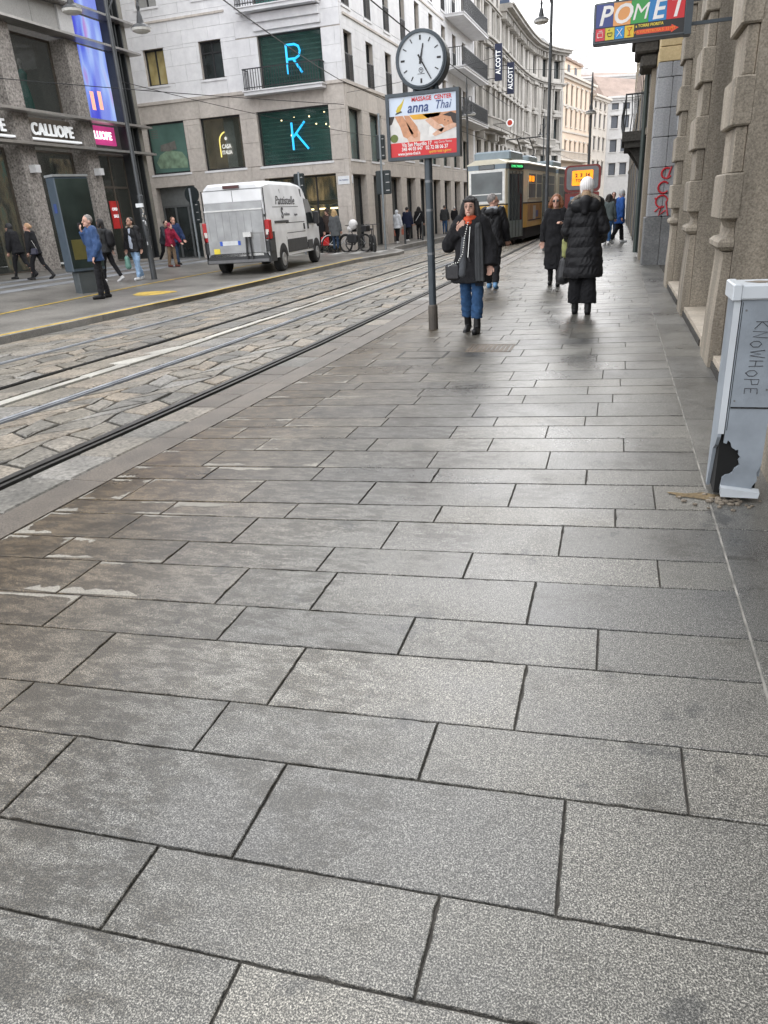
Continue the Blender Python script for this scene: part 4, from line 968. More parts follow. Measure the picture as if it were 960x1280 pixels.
m = MB(); F.box(m, -.9, 1.4, 15.4, 19.2, -6, -3); F.box(m, -1.1, 1.6, 19.2, 19.45, -6.2, -2.8); tw = m.build('roof_tower', PEACH, ph)
m = MB(); m.lathe([(1.1, 0), (1.0, .5), (.6, .9), (.1, 1.05)], F.p(.2, 19.46, -4.4), 12); m.build('dome', plain('grey dome', (.3, .32, .34), .5), tw)
ch, F, L = house('cream_house', 'narrow cream house between the peach house and the white house', (-3.9, 113.3), (-2.1, 121), 14.2, CREAM, ((4.6, 6.4), (7.8, 9.4), (10.6, 12.3), (12.9, 13.7)), 3, .5, CREAM, pane=SHUT)
wh, F, L = house('white_house', 'white house with brown tiled roof closing the view down the street', (-2.0, 122), (6, 124.5), 14.6, WHITEP, ((4.6, 6.2), (7.7, 9.3), (10.8, 12.4), (13.2, 14.0)), 5, .5, WHITEP, pane=SHUT)
m = MB(); vs = [F.p(-.8, 14.86, .5), F.p(L + .6, 14.86, .5), F.p(L + .6, 17.2, -6), F.p(-.8, 18.4, -6), F.p(-.8, 14.86, -7), F.p(L + .6, 14.86, -7)]; m.add(vs, [(0, 1, 2, 3), (3, 2, 5, 4), (0, 3, 4), (1, 5, 2), (0, 4, 5, 1)]); m.build('roof', TILE, wh)
bh, F, L = house('tall_back_house', 'pale house with brown roof rising behind the white and cream houses', (-7, 135), (5, 140), 19.2, WHITEP, ((15.6, 16.9),), 6, .5, WHITEP, pane=SHUT)
m = MB(); vs = [F.p(-.8, 19.46, .5), F.p(L + .6, 19.46, .5), F.p(L + .6, 20.5, -6), F.p(-.8, 21.2, -6), F.p(-.8, 19.46, -7), F.p(L + .6, 19.46, -7)]; m.add(vs, [(0, 1, 2, 3), (3, 2, 5, 4), (0, 3, 4), (1, 5, 2), (0, 4, 5, 1)]); m.build('roof', TILE, bh)
m = MB()
for k in range(4): m.box(-9 + k * .9, -8.4 + k * .9, 138, 139, 20, 24.5 - .8 * abs(k - 1.5))
m.box(-9.3, -5.2, 137.5, 140, 14, 20.6); o = m.build('stone_spires', WHITEP); tag(o, 'cluster of pale stone chimneys or spires above the peach house roof', 'spire')
bh2, F, L = house('side_street_block', 'plain white block across the far end on the right', (6.5, 100), (20, 100), 14, WHITEP, ((4, 6), (8, 10)), 4, .6, WHITEP)

# ================================================================== tram
TC = plain('tram cream', (.76, .71, .57), .35, var=.05); TY = plain('tram orange yellow', (.70, .40, .06), .35, var=.06); TG = plain('tram blue grey', (.20, .25, .29), .4, var=.08)
TD = plain('tram dark skirt', (.03, .03, .032), .7); TGR = plain('tram door grey green', (.22, .25, .235), .4, var=.06); TW = plain('tram white window surround', (.80, .80, .78), .35)
tr = thing('tram', 'old orange and cream tram with grey folding door standing in the street', 'tram', (-5.0, 31.0, 0), radians(-5))
def trbody(y0, y1, nose):
    pl = ([(-.75, 0), (.75, 0), (1.17, 2.2)] if nose else [(-1.17, y0), (1.17, y0)]) + [(1.17, y1), (-1.17, y1)] + ([(-1.17, 2.2)] if nose else [])
    def lay(nm, z0, z1, off, mt, off2=None):
        cx, cy = 0, (y0 + y1) / 2; o2 = off if off2 is None else off2
        def f(p, z, o):
            x = p[0] + (o if p[0] > 0 else -o); y = p[1] + (-o if p[1] < cy - 5 else 0); return (x, y, z)
        m = MB(); m.prism(pl, lambda a, b_: f((a, b_), z0, off), lambda a, b_: f((a, b_), z1, o2)); return m.build(nm, mt, tr, world=False)
    lay('skirt', .18, .62, -.06, TD); lay('lower_panel', .621, 1.55, 0, TY); lay('belt_line', 1.551, 1.60, .012, TD); lay('upper_body', 1.601, 2.86, 0, TC)
    lay('roof_fascia', 2.861, 3.04, .015, TG); lay('gutter', 3.041, 3.09, .05, TC); lay('roof', 3.091, 3.22, .0, TC, -.28)
trbody(0, 9.2, True); trbody(10.0, 18.6, False); trbody(19.4, 28, False)
for y in (9.2, 18.6): m = MB(); m.box(-1.05, 1.05, y + .001, y + .799, .4, 3.0); m.build('bellows', plain('black rubber', (.02, .02, .02), .8), tr, world=False)
def tw(F, u0, u1, z0, z1, nm='window', mt=DKGL, fr=TW, b=.05):
    m = MB(); F.box(m, u0 - b, u1 + b, z0 - b, z1 + b, .001, .018); o = m.build(nm, fr, tr, world=False)
    m = MB(); F.box(m, u0, u1, z0, z1, .019, .026); m.build('pane', mt, o, world=False); return o
TGL = glass('tram glass', (.07, .082, .085), rough=.3)
FF = Fac((-.75, 0), 0); ta = atan2(2.2, .42); FR = Fac((.75, 0), ta); FL = Fac((-1.17, 2.2), -ta); FS = Fac((1.17, 2.2), pi / 2); FSL = Fac((-1.17, 28), -pi / 2)
w_ = tw(FF, .12, 1.38, 1.72, 2.76, 'windscreen', TGL, TW, .09)
m = MB(); FF.box(m, .16, 1.34, 1.95, 1.99, .027, .035); m.build('grab_rail', TW, w_, world=False)
tw(FF, .45, 1.05, 2.88, 3.02, 'route_box', DKGL, TD, .02)
tw(FL, .35, 1.9, 1.75, 2.72, 'window', TGL, TW); 
m = MB(); FF.box(m, .04, 1.46, .3, .5, .001, .08); m.build('bumper', TD, tr, world=False)
for x in (.25, 1.25): m = MB(); m.cyl(FF.p(x, .95, 0), FF.p(x, .95, .05), .11, n=14); m.build('headlight', plain('headlamp glass', (.7, .7, .65), .15), tr, world=False)
tx = text_mesh('number', '4821', .13, TD, frameM(FF.p(.75, 1.32, .012), (1, 0, 0), (0, 0, 1)), tr, world=False) if False else None
# folding door on the slanted corner panel
m = MB(); FR.box(m, .25, 1.75, .30, 2.80, .002, .03); dr = m.build('door', TGR, tr, world=False)
for k in range(4): m = MB(); u = .34 + k * .35; FR.box(m, u, u + .22, .95, 2.68, .031, .038); m.build('pane', DKGL, dr, world=False)
for k in range(4): m = MB(); u = .34 + k * .35; FR.box(m, u + .265, u + .285, .32, 2.78, .031, .045); m.build('door_edge', TD, dr, world=False)
m = MB(); FR.box(m, .3, 1.7, 2.84, 3.05, .02, .06); db = m.build('destination_box', TD, tr, world=False)
text_mesh('destination_lettering', '12 MAC MAHON', .13, plain('green display text', (.05, .5, .15), .5, emit=1.2), frameM(FR.p(1.0, 2.945, .062), FR.u, (0, 0, 1)), db, world=False, sx=1.2)
# side windows and second doors
u = .3
items = [('w', .25, 1.75), ('w', 2.0, 3.2), ('d', 3.5, 4.8), ('w', 5.05, 6.6), ('w', 8.2, 9.6), ('d', 9.9, 11.2), ('w', 11.5, 13.0), ('w', 13.3, 14.8), ('w', 17.6, 19.2), ('d', 19.5, 20.8), ('w', 21.1, 22.6), ('w', 22.9, 24.4)]
for kd, a, b_ in items:
    if kd == 'w':
        w_ = tw(FS, a, b_, 1.78, 2.70, 'window', TGL, TC)
        m = MB(); FS.box(m, a, b_, 2.32, 2.35, .027, .034); m.build('window_bar', TC, w_, world=False)
    else:
        m = MB(); FS.box(m, a, b_, .35, 2.76, .002, .03); dd = m.build('door', TGR, tr, world=False)
        for k in range(4): m = MB(); u = a + .08 + k * .31; FS.box(m, u, u + .2, .95, 2.65, .031, .038); m.build('pane', DKGL, dd, world=False)
AD = plain('brown advert panel', (.42, .22, .07), .5, var=.3, scale=3); m = MB(); FS.box(m, .15, 3.3, .85, 1.5, .002, .012); ad = m.build('advert', AD, tr, world=False)
m = MB(); FS.box(m, 1.3, 1.9, .9, 1.45, .013, .017); m.build('advert_sheet', plain('pale advert sheet', (.5, .47, .42), .5), ad, world=False)
m = MB(); FS.box(m, 1.95, 2.5, .98, 1.25, .013, .017); m.build('advert_print', plain('blue print', (.12, .13, .3), .5), ad, world=False)
m = MB(); FS.box(m, .3, 3.2, .86, .9, .013, .017); m.build('advert_print', TD, ad, world=False)
ORB = plain('orange display', (1.0, .27, .01), .5, emit=.75)
for a in (.25, .9): m = MB(); FS.box(m, a, a + .45, 2.4, 2.62, .03, .04); m.build('side_display', ORB, tr, world=False)
for (y, l, h) in ((.9, 2.4, .34), (4.6, 2.0, .3), (11, 2.6, .3), (20, 2.6, .3)): m = MB(); m.bev(-.75, .75, y, y + l, 3.20, 3.22 + h, .06); m.build('roof_box', TG, tr, world=False)
m = MB()
for s_ in (-.4, .4): m.tube([(s_, 7.0, 3.25), (s_ * .8, 8.0, 3.85), (s_ * .7, 7.0, 4.35)], .03, 6)
m.tube([(-.8, 7.0, 4.37), (.8, 7.0, 4.37)], .03, 6); m.build('pantograph', TD, tr, world=False)
for y in (1.6, 3.4, 12, 14, 21, 23):
    for s_ in (-.72, .72): m = MB(); m.cyl((s_ - .06, y, .33), (s_ + .06, y, .33), .33, n=18); m.build('wheel', DARKST, tr, world=False)

# ================================================================== delivery van
VW = plain('dirty white van paint', (.80, .81, .83), .30, var=.05, scale=3, dirt=.15); VG = plain('black van plastic', (.035, .036, .038), .6); ALU = plain('dull aluminium', (.36, .365, .37), .42, .6, var=.12, scale=4, dirt=.2)
VL = plain('van gap', (.02, .02, .022), .7)
vn = thing('delivery_van', 'white delivery van with tail lift, seen from behind on the platform', 'van', (-10.55, 20.1, .10), radians(5))
def ringv(y, w, zt, zb=.42, shoulder=.10, top=.88):
    wt = w * top
    return [(-w, y, zb), (-w - .0, y, 1.15), (-w * .985, y, min(1.5, zt - .2)), (-wt, y, zt - shoulder), (-wt + .14, y, zt), (wt - .14, y, zt), (wt, y, zt - shoulder), (w * .985, y, min(1.5, zt - .2)), (w, y, 1.15), (w, y, zb)]
m = MB(); m.ring_loft([ringv(y, w, zt, zb, s_) for y, w, zt, zb, s_ in ((0, .97, 2.42, .45, .14), (.06, 1.01, 2.48, .42, .12), (.6, 1.025, 2.52, .42, .1), (3.0, 1.025, 2.52, .42, .1), (3.75, 1.02, 2.46, .42, .12), (4.15, 1.01, 2.18, .42, .2), (4.75, .99, 1.50, .42, .12), (5.15, .95, 1.26, .42, .12), (5.38, .86, 1.05, .45, .12), (5.45, .74, .8, .5, .1))])
bd = m.build('body', VW, vn, world=False)
m = MB(); m.ring_loft([ringv(y, w, zt, zb, s_) for y, w, zt, zb, s_ in ((-.1, 1.0, .62, .34, .03), (.35, 1.035, .62, .34, .03))]); m.box(-1.035, -.7, -.06, .35, .62, .92); m.box(.7, 1.035, -.06, .35, .62, .92); m.build('bumper', VG, vn, world=False)
for s_ in (-1, 1):
    for (a, b_, z0, z1) in ((1.5, 3.65, .52, .86), (3.95, 4.0 + .02, .5, .8)):
        m = MB(); m.box(s_ * 1.02 - .015, s_ * 1.02 + .015, a, b_, z0, z1) if False else None
X1 = 1.031
def side(poly, nm, mt, d=.006, par=None, x=None):
    m = MB(); m.prism(poly, lambda a, b_: (sx_(b_) - .02, a, b_), lambda a, b_: (sx_(b_) + d, a, b_)); return m.build(nm, mt, par or vn, world=False)
def sx_(z): return 1.026 if z < 1.15 else (1.026 - (z - 1.15) * .045 if z < 1.5 else 1.010 - (z - 1.5) * .117)
side([(1.45, .5), (3.42, .5), (3.42, .88), (1.45, .88)], 'side_moulding', VG, .012); side([(3.52, .5), (4.05, .5), (4.05, .78), (3.52, .78)], 'side_moulding', VG, .012)
side([(.5, 1.36), (1.75, 1.36), (1.75, 1.43), (.5, 1.43)], 'door_track', VG, .012)
sd = side([(1.42, .9), (1.44, .9), (1.44, 2.3), (1.42, 2.3)], 'door_gap', VL, .004); side([(3.44, .55), (3.52, .55), (3.5, 2.33), (3.40, 2.33)], 'door_gap', VL, .006)
for z in (1.05, 1.34): side([(1.5, z), (3.35, z), (3.35, z + .02), (1.5, z + .02)], 'crease_shade_line', VL, .002);  # shade of the pressed creases drawn as dark lines
side([(3.6, 1.28), (4.55, 1.28), (4.5, 1.45), (4.12, 2.02), (3.66, 2.05)], 'side_window', DKGL, .008)
for y in (3.2, 3.62): side([(y, 1.12), (y + .07, 1.12), (y + .07, 1.3), (y, 1.3)], 'door_handle', VG, .03)
m = MB(); m.bev(1.04, 1.22, 4.25, 4.42, 1.25, 1.65, .03); m.bev(1.0, 1.06, 4.3, 4.38, 1.3, 1.4, .01); m.build('mirror', VG, vn, world=False)
m = MB(); m.prism([(-.88, 4.78), (.88, 4.78), (.82, 4.2), (-.82, 4.2)], lambda a, b_: (a, b_ + .0, 2.22 - (b_ - 4.15) * 1.17), lambda a, b_: (a, b_ + .02, 2.245 - (b_ - 4.15) * 1.17)); m.build('windscreen', DKGL, vn, world=False)
# rear: upper doors, tail lift platform, lamps
m = MB(); m.box(-.90, -.008, -.018, .02, 2.0, 2.30); m.box(.008, .90, -.018, .02, 2.0, 2.30); m.build('rear_door', VW, vn, world=False)
m = MB(); m.box(-.24, .24, -.06, .05, 2.35, 2.43); m.build('high_brake_lamp', plain('dark red lamp', (.06, .008, .008), .3), vn, world=False)
m = MB(); m.box(-.88, .86, -.03, .0, 1.80, 1.985); m.build('lift_upper_panel', ALU, vn, world=False)
m = MB(); m.box(-.88, .88, -.09, -.031, .52, 1.76); pl_ = m.build('tail_lift', ALU, vn, world=False)
m = MB(); m.box(-.89, .89, -.12, -.04, 1.762, 1.80); m.box(-.80, .80, -.10, -.09, .53, .6); m.build('lift_rail', plain('bright aluminium', (.62, .62, .61), .35, .4), pl_, world=False)
m = MB(); m.box(.26, .5, -.2, -.091, 1.05, 1.18); m.build('lift_hinge', plain('bright aluminium', (.6, .6, .6), .35), pl_, world=False)
m = MB(); m.tube([(.33, -.15, 1.06), (.30, -.16, .45)], .03, 6); m.tube([(.43, -.15, 1.06), (.46, -.16, .45)], .03, 6); m.build('lift_arm', VG, pl_, world=False)
m = MB(); m.box(.5, .85, -.1, -.091, 1.12, 1.16); m.box(.73, .84, -.1, -.091, .62, 1.12); m.build('lift_detail', plain('lift grey', (.24, .24, .24), .5), pl_, world=False)
m = MB(); m.box(-.52, .12, -.1, -.091, .84, .96); np_ = m.build('number_plate', plain('white plate', (.62, .64, .66), .4), pl_, world=False)
m = MB(); m.box(-.52, -.44, -.104, -.1005, .84, .96); m.box(.04, .12, -.104, -.1005, .84, .96); m.build('plate_band', plain('plate blue', (.03, .1, .5), .4), np_, world=False)
m = MB(); m.box(-.74, -.55, -.1, -.091, .62, .76); m.build('yellow_sticker', plain('yellow sticker', (.75, .6, .06), .5), pl_, world=False)
LR = plain('red lamp lens', (.42, .012, .015), .25); LW = plain('clear lamp lens', (.7, .65, .62), .25)
for s_ in (-1, 1):
    m = MB(); m.bev(min(s_ * .88, s_ * 1.045), max(s_ * .88, s_ * 1.045), -.035, .16, .95, 1.48, .02); l_ = m.build('tail_lamp', LR, vn, world=False)
    m = MB(); m.box(min(s_ * .91, s_ * 1.0), max(s_ * .91, s_ * 1.0), -.045, -.034, 1.08, 1.22); m.build('lamp_insert', LW, l_, world=False)
    for y in (1.0, 4.5):
        m = MB(); m.tube([(s_ * .78, y, .34), (s_ * .82, y, .34), (s_ * 1.0, y, .34), (s_ * 1.03, y, .34)], [.31, .34, .34, .30], 24); w_ = m.build('wheel', plain('tyre rubber', (.022, .022, .022), .85), vn, world=False)
        m = MB(); m.tube([(s_ * 1.0, y, .34), (s_ * 1.042, y, .34)], [.21, .19], 20); m.build('rim', plain('steel rim', (.28, .28, .28), .4, .6), w_, world=False)
        m = MB(); m.tube([(s_ * 1.0, y, .34), (s_ * 1.05, y, .34)], [.06, .05], 12); m.build('hub', plain('hub grey', (.45, .45, .45), .4), w_, world=False)
        m = MB(); ar = [(y + .40 * cos(a), .40 + .40 * sin(a)) for a in [pi * i / 10 for i in range(11)]]
        if s_ > 0: m.prism(ar, lambda a, b_: (1.0, a, b_), lambda a, b_: (1.03, a, b_)); m.build('wheel_arch', VL, vn, world=False)
m = MB(); m.bev(.5, .86, 5.38, 5.5, .75, .95, .03); m.bev(-.86, -.5, 5.38, 5.5, .75, .95, .03); m.build('headlight', LW, vn, world=False)
m = MB(); m.box(-.95, -.935, -.022, .02, .65, 2.32); m.box(.935, .95, -.022, .02, .65, 2.32); m.box(-.93, .93, -.022, .01, 2.315, 2.325); m.box(-.006, .006, -.0195, .01, 2.0, 2.30); m.build('rear_seam', VL, vn, world=False)
for k in range(7): m = MB(); m.box(-.8 + k * .22, -.79 + k * .22, -.0935, -.0905, .98, 1.74); m.build('lift_rib', plain('lift grey', (.24, .24, .24), .5), pl_, world=False)
for z in (.7, 1.0, 1.56): m = MB(); m.box(.9, .955, -.05, .03, z, z + .07); m.build('door_hinge', VG, vn, world=False)
m = MB(); m.box(-.95, .95, -.13, -.1, .36, .44); m.build('under_run_bar', plain('bar grey', (.16, .16, .165), .5, .4), vn, world=False)
INK = plain('dark van lettering', (.03, .03, .035), .5)
def vtext(s_, y, z, size, **k): return text_mesh('side_lettering', s_, size, INK, frameM((sx_(z) + .010, y, z), (0, 1, 0), (-.117, 0, 1)), vn, world=False, ext=.002, **k)
vtext('Pattistelle', 1.75, 1.98, .34, shear=.35, sx=1.35); vtext('S', 1.25, 1.62, .42, shear=.3, bold=.012); vtext('tradizione', 1.7, 1.60, .13); vtext('il gusto', 2.55, 1.58, .11)
side([(.55, 1.80), (2.95, 1.80), (2.95, 1.815), (.55, 1.815)], 'side_lettering_rule', INK, .004)

# ================================================================== street clock with advert
ck = thing('street_clock', 'round double faced street clock on a steel post above the massage advert', 'clock', (-2.40, 10.12, 0))
m = MB(); m.cyl((-2.40, 10.12, .0), (-2.40, 10.12, 2.98), .052, n=16); m.build('post', POSTM, ck)
m = MB(); m.tube([(-2.40, 10.12, -.01), (-2.40, 10.12, .32), (-2.40, 10.12, .34)], [.068, .066, .055], 16); m.build('post_sleeve', plain('brown weathered sleeve', (.07, .06, .05), .6, var=.3), ck)
for z in (1.0, 1.55, 1.9): m = MB(); m.tube([(-2.40, 10.12, z), (-2.40, 10.12, z + .03)], .056, 14); m.build('post_band', plain('band grey', (.18, .19, .2), .4, .5), ck)
cx, cz, cy = -2.43, 3.29, 10.07
rim = MB(); rr = [(.30, 0), (.325, 0), (.33, .02), (.33, .20), (.325, .22), (.30, .22)]
rim.ring_loft([[(cx + r * cos(2 * pi * j / 40), cy - .05 + y, cz + r * sin(2 * pi * j / 40)) for j in range(40)] for r, y in rr]); rim.build('case', POSTM, ck, smooth=False)
CF = plain('clock dial white', (.60, .64, .68), .25, var=.03)
for s_ in (-1, 1):
    y = cy - .052 if s_ < 0 else cy + .172
    m = MB(); m.cyl((cx, y, cz), (cx, y - .004 if s_ < 0 else y + .004, cz), .283, n=40); dl = m.build('dial', CF, ck)
    m = MB(); m.ring_loft([[(cx + r * cos(2 * pi * j / 40), y + o, cz + r * sin(2 * pi * j / 40)) for j in range(40)] for r, o in ((.283, -.02 * (s_ < 0) + .02 * (s_ > 0)), (.305, -.02 * (s_ < 0) + .02 * (s_ > 0)), (.305, 0), (.283, 0))], cap=False); m.build('bezel', POSTM, ck)
    def bar(a, r0, r1, w, d, nm, taper=1.0):
        a = radians(90 - a) if s_ < 0 else radians(90 + a); dx, dz = cos(a), sin(a); px_, pz_ = -dz, dx
        o = y + s_ * (.005 + d); m = MB(); P = [(cx + dx * r + px_ * w * k, cz + dz * r + pz_ * w * k) for r, k in ((r0, -1), (r0, 1), (r1, taper), (r1, -taper))]
        m.prism(P, lambda p, q: (p, o, q), lambda p, q: (p, o + s_ * .003, q)); m.build(nm, WIRE, dl)
    for h in range(12): bar(h * 30, .205, .255, .011 if h % 3 == 0 else .006, 0, 'hour_mark')
    bar(12, -.05, .17, .013, .004, 'hour_hand', .5); bar(150, -.06, .245, .010, .009, 'minute_hand', .5)
    m = MB(); m.cyl((cx, y, cz), (cx, y + s_ * .02, cz), .018, n=12); m.build('hub', WIRE, dl)
    m = MB(); m.tube([(cx + .026 * cos(2 * pi * j / 14), y + s_ * .007, cz - .115 + .026 * sin(2 * pi * j / 14)) for j in range(15)], .003, 4); m.tube([(cx - .012, y + s_ * .007, cz - .11), (cx + .012, y + s_ * .007, cz - .11)], .003, 4); m.tube([(cx, y + s_ * .007, cz - .13), (cx, y + s_ * .007, cz - .1)], .003, 4); m.build('dial_emblem', WIRE, dl)
    m = MB(); m.box(cx - .045, cx + .045, y + s_ * .006 - .001, y + s_ * .006 + .001, cz - .158, cz - .152); m.build('dial_maker_line', WIRE, dl)
for x in (-2.53, -2.27): m = MB(); m.tube([(x, 10.12, 2.955), (x, 10.12, 3.02)], [.045, .03], 10); m.build('clock_foot', POSTM, ck)
sg = thing('advert_sign', 'framed massage center advert box mounted under the street clock', 'sign', (-2.43, 10.07, 2.2))
x0, x1, z0, z1, y = -2.91, -1.955, 2.185, 2.95, 10.0
m = MB(); m.box(x0, x0 + .04, y, y + .17, z0, z1); m.box(x1 - .04, x1, y, y + .17, z0, z1); m.box(x0 + .04, x1 - .04, y, y + .17, z1 - .04, z1); m.box(x0 + .04, x1 - .04, y, y + .17, z0, z0 + .04); m.build('frame', POSTM, sg)
m = MB(); m.box(x0 + .04, x1 - .04, y + .02, y + .15, z0 + .04, z1 - .04); m.build('box', POSTM, sg)
ax0, ax1, az0, az1 = x0 + .042, x1 - .042, z0 + .042, z1 - .042; AW = ax1 - ax0; AH = az1 - az0
def adp(poly, mat, k, nm='print', par=None):
    m = MB(); yy = y + .019 - .0012 * k; m.prism([(ax0 + a * AW, az0 + b_ * AH) for a, b_ in poly], lambda a, b_: (a, yy, b_), lambda a, b_: (a, yy - .001, b_)); return m.build(nm, mat, par or sg)
def rect(a, b_, c, d): return [(a, c), (b_, c), (b_, d), (a, d)]
def blob(cx_, cz_, rx, rz, a=0, n=14): return [(cx_ + rx * cos(t) * cos(a) - rz * sin(t) * sin(a), cz_ + (rx * cos(t) * sin(a) + rz * sin(t) * cos(a)) * AW / AH) for t in [2 * pi * i / n for i in range(n)]]
RED = plain('advert red', (.62, .015, .02), .35, var=.02); SKIN1 = plain('advert skin', (.55, .27, .15), .5, var=.15, scale=30); SKIN2 = plain('advert pale skin', (.66, .40, .28), .5, var=.12, scale=30)
adp(rect(0, 1, .69, 1), plain('advert pale blue white', (.60, .68, .80), .35, var=.03), 0, 'advert_header')
adp(rect(0, 1, .0, .24), RED, 0, 'advert_footer'); adp(rect(0, 1, .24, .69), plain('advert white towel', (.68, .66, .64), .5, var=.1, scale=14), 0, 'advert_picture')
adp([(.30, .69), (.78, .69), (.74, .63), (.52, .60), (.36, .61)], plain('advert saffron', (.70, .36, .03), .5), 1)
adp([(.50, .68), (1, .69), (1, .42), (.86, .48), (.7, .50)], SKIN1, 1); adp([(.28, .24), (.45, .24), (.46, .38), (.38, .55), (.3, .6), (.2, .45)], SKIN2, 1)
adp([(.08, .69), (.2, .69), (.30, .5), (.36, .38), (.26, .30), (.2, .34), (.16, .5)], SKIN1, 2); adp([(.22, .69), (.3, .68), (.42, .48), (.42, .32), (.36, .3), (.3, .42)], SKIN1, 2)
adp(blob(.87, .545, .095, .085), SKIN1, 2); adp([(.68, .30), (.98, .42), (1, .5), (.9, .48), (.72, .4), (.64, .34)], SKIN2, 3); adp([(.54, .58), (.62, .62), (.82, .42), (.78, .36), (.66, .44)], SKIN2, 3)
HAIRP = plain('advert dark hair', (.03, .02, .018), .5); adp([(.80, .64), (.92, .68), (1, .64), (1, .48), (.95, .5), (.92, .6)], HAIRP, 4)
adp(blob(.06, .32, .06, .055), plain('advert olive bowl', (.12, .16, .03), .5), 2); adp([(0, .69), (.08, .69), (.03, .56), (0, .55)], HAIRP, 2); adp([(.58, .3), (.70, .3), (.66, .5), (.60, .46)], plain('advert white cloth', (.78, .76, .74), .5), 2)
for (a, b_) in ((.83, .555), (.88, .53)): adp(blob(a, b_, .012, .006), HAIRP, 4)
GOLD = plain('advert gold', (.55, .42, .03), .4)
adp([(.12, .74), (.16, .74), (.20, .84), (.24, .98), (.19, .90), (.13, .84), (.10, .77)], GOLD, 1, 'advert_emblem'); adp([(.09, .71), (.2, .75), (.18, .77), (.1, .74)], INK, 2, 'advert_emblem')
def adt(s_, u, v, size, mt, **k): return text_mesh('advert_lettering', s_, size, mt, frameM((ax0 + u * AW, y + .014, az0 + v * AH), (1, 0, 0), (0, 0, 1)), sg, ext=.0008, **k)
adt('MASSAGE  CENTER', .64, .935, .066, RED, bold=.0015, sx=.92); adt('anna', .43, .80, .165, NAVY, shear=.25, bold=.002, sx=.9); adt('Thai', .80, .81, .135, NAVY, shear=.3, sx=.88)
WH = plain('advert white lettering', (.85, .82, .8), .4)
adt('Via San Maurilio 17', .40, .195, .062, WH, bold=.0012, sx=.82); adt('ang. Corso Torino', .80, .20, .038, WH, sx=.8); adt('348 44 03 647   02 72 08 06 37', .52, .12, .060, WH, bold=.0012, sx=.80)
adt('www.janna-thai.it', .28, .045, .050, WH, bold=.001, sx=.85); adt('aperto tutti i giorni', .75, .05, .048, plain('advert yellow', (.9, .6, .05), .4), sx=.78)
# ================================================================== POMET projecting sign
pm = thing('projecting_sign', 'projecting sign of coloured squares reading POMET above the sidewalk', 'sign', (.1, 9, 3.0))
x0, x1, z0, z1, y = -.345, .555, 3.045, 3.41, 9.0
m = MB(); m.bev(x0, x1, y, y + .16, z0, z1, .012); m.build('sign_box', plain('sign box grey', (.10, .115, .13), .45), pm)
m = MB(); m.box(x1, 1.02, y + .07, y + .10, z0 + .08, z0 + .11); m.box(x1, 1.02, y + .07, y + .10, z1 - .08, z1 - .05); m.box(x1 - .015, x1 + .05, y - .006, y + .166, z0 - .003, z1 + .005); m.build('wall_bracket', POSTM, pm)
m = MB(); m.tube([(-.12, y + .08, z1), (-.12, y + .08, z1 + .05)], .02, 6); m.bev(-.25, .42, y - .08, y + .2, z1 + .05, z1 + .13, .03); m.build('sign_lamp', plain('black sign lamp', (.02, .022, .026), .4), pm)
cols = [(.03, .05, .22), (.75, .33, .10), (.03, .33, .06), (.01, .20, .50), (.60, .012, .02)]
W5 = (x1 - x0 - .05) / 5
def pp(poly, mat, k, nm='tile', par=None): m = MB(); m.prism(poly, lambda a, b_: (a, y - .002 * k, b_), lambda a, b_: (a, y - .002 * k - .0015, b_)); return m.build(nm, mat, par or pm)
m = MB(); m.box(x0 + .02, x1 - .02, y - .0018, y - .0003, z0 + .02, z1 - .02); m.build('face', plain('sign black', (.012, .012, .014), .4), pm)
for k, (c, ch_) in enumerate(zip(cols, 'POMET')):
    a = x0 + .025 + k * W5; pp([(a + .001, z0 + .145), (a + W5 - .001, z0 + .145), (a + W5 - .001, z1 - .02), (a + .001, z1 - .02)], plain('tile colour %d' % k, c, .35, var=.02), 1)
    text_mesh('lettering', ch_, .235 if ch_ != 'M' else .2, WH, frameM((a + W5 / 2, y - .0045, z0 + .235), (1, .0, .04 * (k % 2)), (-.04 * (k % 2), 0, 1)), pm, ext=.001, shear=.22, bold=.004 if ch_ != 'M' else 0)
scol = [(.62, .03, .05), (.62, .52, .03), (.01, .25, .6), (.72, .5, .02)]
for k, c in enumerate(scol):
    a = x0 + .028 + k * .095; b_ = z0 + .03; pp([(a, b_), (a + .09, b_), (a + .09, b_ + .105), (a, b_ + .105)], plain('small tile %d' % k, c, .35, var=.02), 1)
def mk(pts, mt, r=.0035): m = MB(); m.tube([(a, y - .005, b_) for a, b_ in pts], r, 4); m.build('pictogram', mt, pm)
a = x0 + .028; b_ = z0 + .03
mk([(a + .02, b_ + .03), (a + .07, b_ + .03), (a + .07, b_ + .07), (a + .02, b_ + .07), (a + .02, b_ + .03)], WH); mk([(a + .03, b_ + .085), (a + .065, b_ + .085)], WH)
a += .095; mk([(a + .02, b_ + .06), (a + .03, b_ + .03), (a + .06, b_ + .03), (a + .07, b_ + .06), (a + .02, b_ + .06)], INK); mk([(a + .03, b_ + .08), (a + .04, b_ + .09)], INK)
a += .095; mk([(a + .02, b_ + .02), (a + .07, b_ + .085)], WH); mk([(a + .07, b_ + .02), (a + .02, b_ + .085)], WH)
a += .095; mk([(a + .045, b_ + .02), (a + .045, b_ + .055), (a + .02, b_ + .085), (a + .07, b_ + .085), (a + .045, b_ + .055)], RED); mk([(a + .03, b_ + .02), (a + .06, b_ + .02)], RED)
ORT = plain('orange lettering', (.85, .22, .02), .4)
pp([(x0 + .43, z0 + .045), (x0 + .76, z0 + .045), (x0 + .76, z0 + .03), (x0 + .83, z0 + .065), (x0 + .76, z0 + .10), (x0 + .76, z0 + .085), (x0 + .43, z0 + .085)], plain('arrow red orange', (.70, .06, .02), .4), 1, 'arrow')
